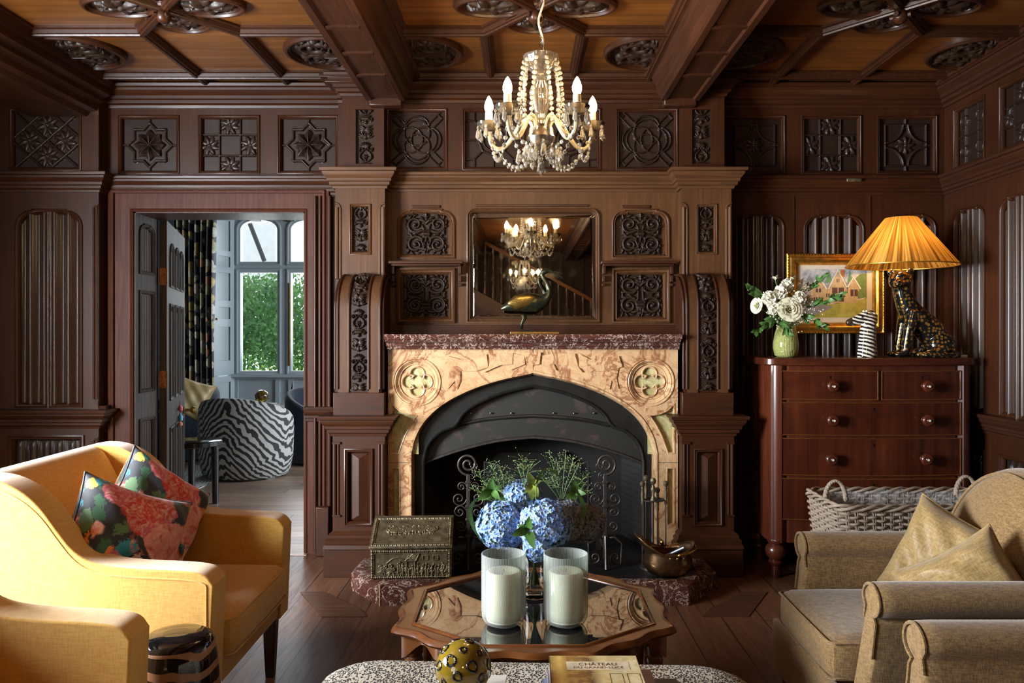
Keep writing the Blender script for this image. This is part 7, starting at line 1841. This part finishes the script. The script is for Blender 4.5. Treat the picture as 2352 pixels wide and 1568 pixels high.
b0 = book((lc[0]-.01, lc[1]-.05, .53), .36, .24, .022, (.50, .46, .40), 'pale book on the low table in the next room, lower of two'); b1 = book((lc[0]-.0, lc[1]-.05, .552), .28, .20, .018, (.64, .60, .52), 'cream book directly under the leopard ball in the next room')
leopard_ball((lc[0], lc[1]-.05, .570), .075, 'yellow leopard-spotted ball on books in front of the bay window')
# zebra hide rug
pts = [(NY(405, 7.0), 6.75), (NY(440, 6.8), 6.62), (NY(470, 7.0), 6.95), (NY(500, 7.4), 7.5), (NY(480, 8.2), 8.2), (NY(430, 8), 8.0), (NY(380, 7.5), 7.4)]
t = MB().prism(pts, Th, .001, .008).build('rug', M['zebra'], None, smooth=0); tag(t, 'zebra hide rug showing between the side table and the open door', 'rug')
# key tassel on the open door
t = thing('key_tassel', 'small pink and blue beaded tassel hanging on the open oak door', 'tassel', (DX0+.045, 5.19, 0), math.radians(107))
for k, (c_, z, h_) in enumerate((((.55, .10, .14), .80, .05), ((.10, .35, .55), .73, .06), ((.60, .25, .20), .69, .04))): MB().lathe([(.002, 0), (.016, .01), (.018, h_*.6), (.004, h_)], 10, (.555+.012*math.sin(k*2), -.042, z-h_*.3)).build('tassel_bead', plain('bead_%d' % k, c_, .5), t)
MB().tube([(.555, -.038, .86), (.556, -.042, .70)], .003, 5).build('string', M['ink'], t)
for x in (1950,):
    MB().box(px(x, Yw)-.045, px(x, Yw)+.045, Yw-.082, Yw-.070, 2.268, 2.288).build('brass_plate', M['tarn'], wb, bevel=.004)
# patterned curtain
m_, nt, b = mat('dark_floral_curtain'); uvn = nt.nodes.new('ShaderNodeAttribute'); uvn.attribute_name = 'cloth'; v = uvn.outputs['Vector']
vo = nt.nodes.new('ShaderNodeTexVoronoi'); vo.inputs['Scale'].default_value = 9.5; vo.inputs['Randomness'].default_value = .8; nt.links.new(v, vo.inputs['Vector']); sp = nt.nodes.new('ShaderNodeSeparateColor'); nt.links.new(vo.outputs['Color'], sp.inputs[0])
fc = ramp(nt, sp.outputs[0], [(0, (.62, .56, .46)), (.3, (.50, .36, .12)), (.5, (.56, .54, .48)), (.7, (.55, .22, .12)), (.78, (.34, .36, .16))], 'CONSTANT'); fc = mixc(nt, ramp(nt, noise(nt, v, 34, 3, .6, 1), [(.45, (0,)*3), (.6, (.6,)*3)]), fc, (.20, .15, .08))
mk = ramp(nt, math_(nt, 'ADD', vo.outputs['Distance'], math_(nt, 'MULTIPLY', noise(nt, v, 22, 3, .7), .4)), [(.72, (0,)*3), (.76, (1,)*3)]); c = mixc(nt, mk, fc, (.008, .010, .018)); nt.links.new(c, b.inputs['Base Color']); b.inputs['Roughness'].default_value = .5; b.inputs['Sheen Weight'].default_value = .3
t = thing('curtain', 'long dark flowered curtain hanging beside the bay window shutter', 'curtain', (NY(448, 9.2), 9.2, .02)); nu = 120; nv = 12; G = np.zeros((nv, nu, 3)); att = []
for i in range(nv):
    z = 2.76*(1-i/(nv-1)); sq = 1-.10*math.sin(PI*i/(nv-1))
    for j in range(nu):
        f = j/(nu-1); G[i, j] = ((f-.5)*.50*sq, .055*math.sin(f*2*PI*7+.5*math.sin(i*.6)), z); att.append((f*1.35, 0, z))
mb = MB().grid(G); o = mb.build('cloth', m_, t, smooth=180); a_ = o.data.attributes.new('cloth', 'FLOAT_VECTOR', 'POINT'); a_.data.foreach_set('vector', [q for p in att for q in p])
# ------------------------------------------------------------------ garden beyond the window
g_ = struct('ground_garden'); 
MB().box(-12, 6, 11.2, 40, -.6, -.55).build('lawn', plain('lawn_green', (.22, .34, .08), .9, nscale=2), g_)
def leafcloud(mb, c_, R, n_, size, sc_=(1, 1, 1), droop=0):
    for i in range(n_):
        d = Vector((random.gauss(0, 1), random.gauss(0, 1), random.gauss(0, 1))).normalized()*R*(random.random()**.4); p = Vector((d.x*sc_[0], d.y*sc_[1], d.z*sc_[2]))+Vector(c_)
        u = Vector((random.gauss(0, 1), random.gauss(0, 1), random.gauss(0, 1)-droop)).normalized(); w_ = u.orthogonal().normalized(); s = size*(.6+.8*random.random())
        mb.add([p, p+u*s*.5+w_*s*.28, p+u*s, p+u*s*.5-w_*s*.28], [(0, 1, 2, 3)])
def lf(name, a, b_):
    m, nt, b = mat(name); n1 = noise(nt, coords(nt), 3, 4, .7); c = ramp(nt, n1, [(.35, a), (.65, b_)]); nt.links.new(c, b.inputs['Base Color']); b.inputs['Roughness'].default_value = .5
    o_ = nt.nodes['Material Output']; tl = nt.nodes.new('ShaderNodeBsdfTranslucent'); nt.links.new(c, tl.inputs[0]); mx = nt.nodes.new('ShaderNodeMixShader'); mx.inputs[0].default_value = .4; nt.links.new(b.outputs[0], mx.inputs[1]); nt.links.new(tl.outputs[0], mx.inputs[2]); nt.links.new(mx.outputs[0], o_.inputs[0]); return m
t = thing('conifer_tree', 'dark green feathery tree hanging down outside the bay window', 'tree', (-4.6, 14.0, -.55)); mb = MB()
for i in range(210): leafcloud(mb, (random.uniform(-1.9, 3.2), random.uniform(-1.2, .8), random.uniform(1.5, 2.8)), .34, 130, .08, (1.2, 1, 1.1), .9)
mb.build('foliage', lf('conifer_green', (.03, .10, .03), (.13, .30, .08)), t, smooth=0); MB().tube([(2.6, .6, 0), (2.5, .6, 1.5), (2.3, .6, 2.6)], [.16, .12, .08], 10).build('trunk', M['oak_v'], t)
t = thing('garden_bush', 'sunlit light green bush low outside the bay window', 'bush', (-4.4, 16.5, -.55)); mb = MB()
for i in range(60): leafcloud(mb, (random.uniform(-3, 4), random.uniform(-1, 1), random.uniform(.3, 2.0)), .5, 130, .10)
mb.build('foliage', lf('bush_green', (.20, .36, .05), (.55, .70, .18)), t, smooth=0); MB().tube([(0, 0, 0), (0, 0, 1)], .08, 8).build('trunk', M['oak_v'], t)
# neighbouring rendered wall seen in the arched light
t = MB().box(-9, -5.75, 18.5, 18.9, 2.2, 7.5).build('house_wall', plain('grey_render', (.62, .60, .62), .9, nscale=6, nmix=.08), g_)
MB().tube([(-6.25, 17.9, 4.1), (-5.80, 17.9, 2.95)], .05, 6).build('drainpipe', M['iron'], g_)
# ------------------------------------------------------------------ stair hall behind the camera (seen in the mirror)
wbk = struct('wall_front'); MB().box(-4.2, XR+.2, -5.6, -5.5, 0, ZC+.1).build('wall_board', M['oak_v'], wbk); mb = MB()
for k in range(34): mb.box(-4.1+k*.2, -4.04+k*.2, -5.5, -5.47, 0, ZC)
mb.build('wall_batten', M['rib'], wbk)
sc_ = thing('staircase', 'dark oak staircase with twisted balusters, seen only in the mirror', 'staircase', (0, -3.6, 0))
hr = lambda x: 2.50-.54*x; 
profile_solid([(-2.2, hr(-2.2)-.03), (2.4, hr(2.4)-.03), (2.4, hr(2.4)+.04), (-2.2, hr(-2.2)+.04)], -.04, .04).build('handrail', M['walnut'], sc_, bevel=.01)
profile_solid([(-2.2, hr(-2.2)-1.12), (2.4, hr(2.4)-1.12), (2.4, hr(2.4)-.86), (-2.2, hr(-2.2)-.86)], -.05, .05).build('stringer', M['brown'], sc_, bevel=.01)
profile_solid([(-2.2, 0), (2.4, 0), (2.4, hr(2.4)-1.12), (-2.2, hr(-2.2)-1.12)], .0, .04).build('spandrel', M['oak_v'], sc_)
tw = MB()
tw.lathe([(.022, 0), (.022, .12), (.012, .14), (.016, .16)], 8); 
for j in range(2): tw.tube([(.009*math.cos(q*9+j*PI), .009*math.sin(q*9+j*PI), .15+q*.15) for q in np.linspace(0, 4, 50)], .009, 6)
tw.lathe([(.016, .75), (.012, .78), (.022, .80), (.022, .86)], 8)
p0 = tw.build('baluster', M['brown'], sc_, smooth=50); k = 0
for x in np.arange(-2.1, 2.3, .135):
    o = p0 if k == 0 else p0.copy()
    if k: COL.objects.link(o); o.parent = sc_
    o.location = (x, 0, hr(x)-.88); k += 1
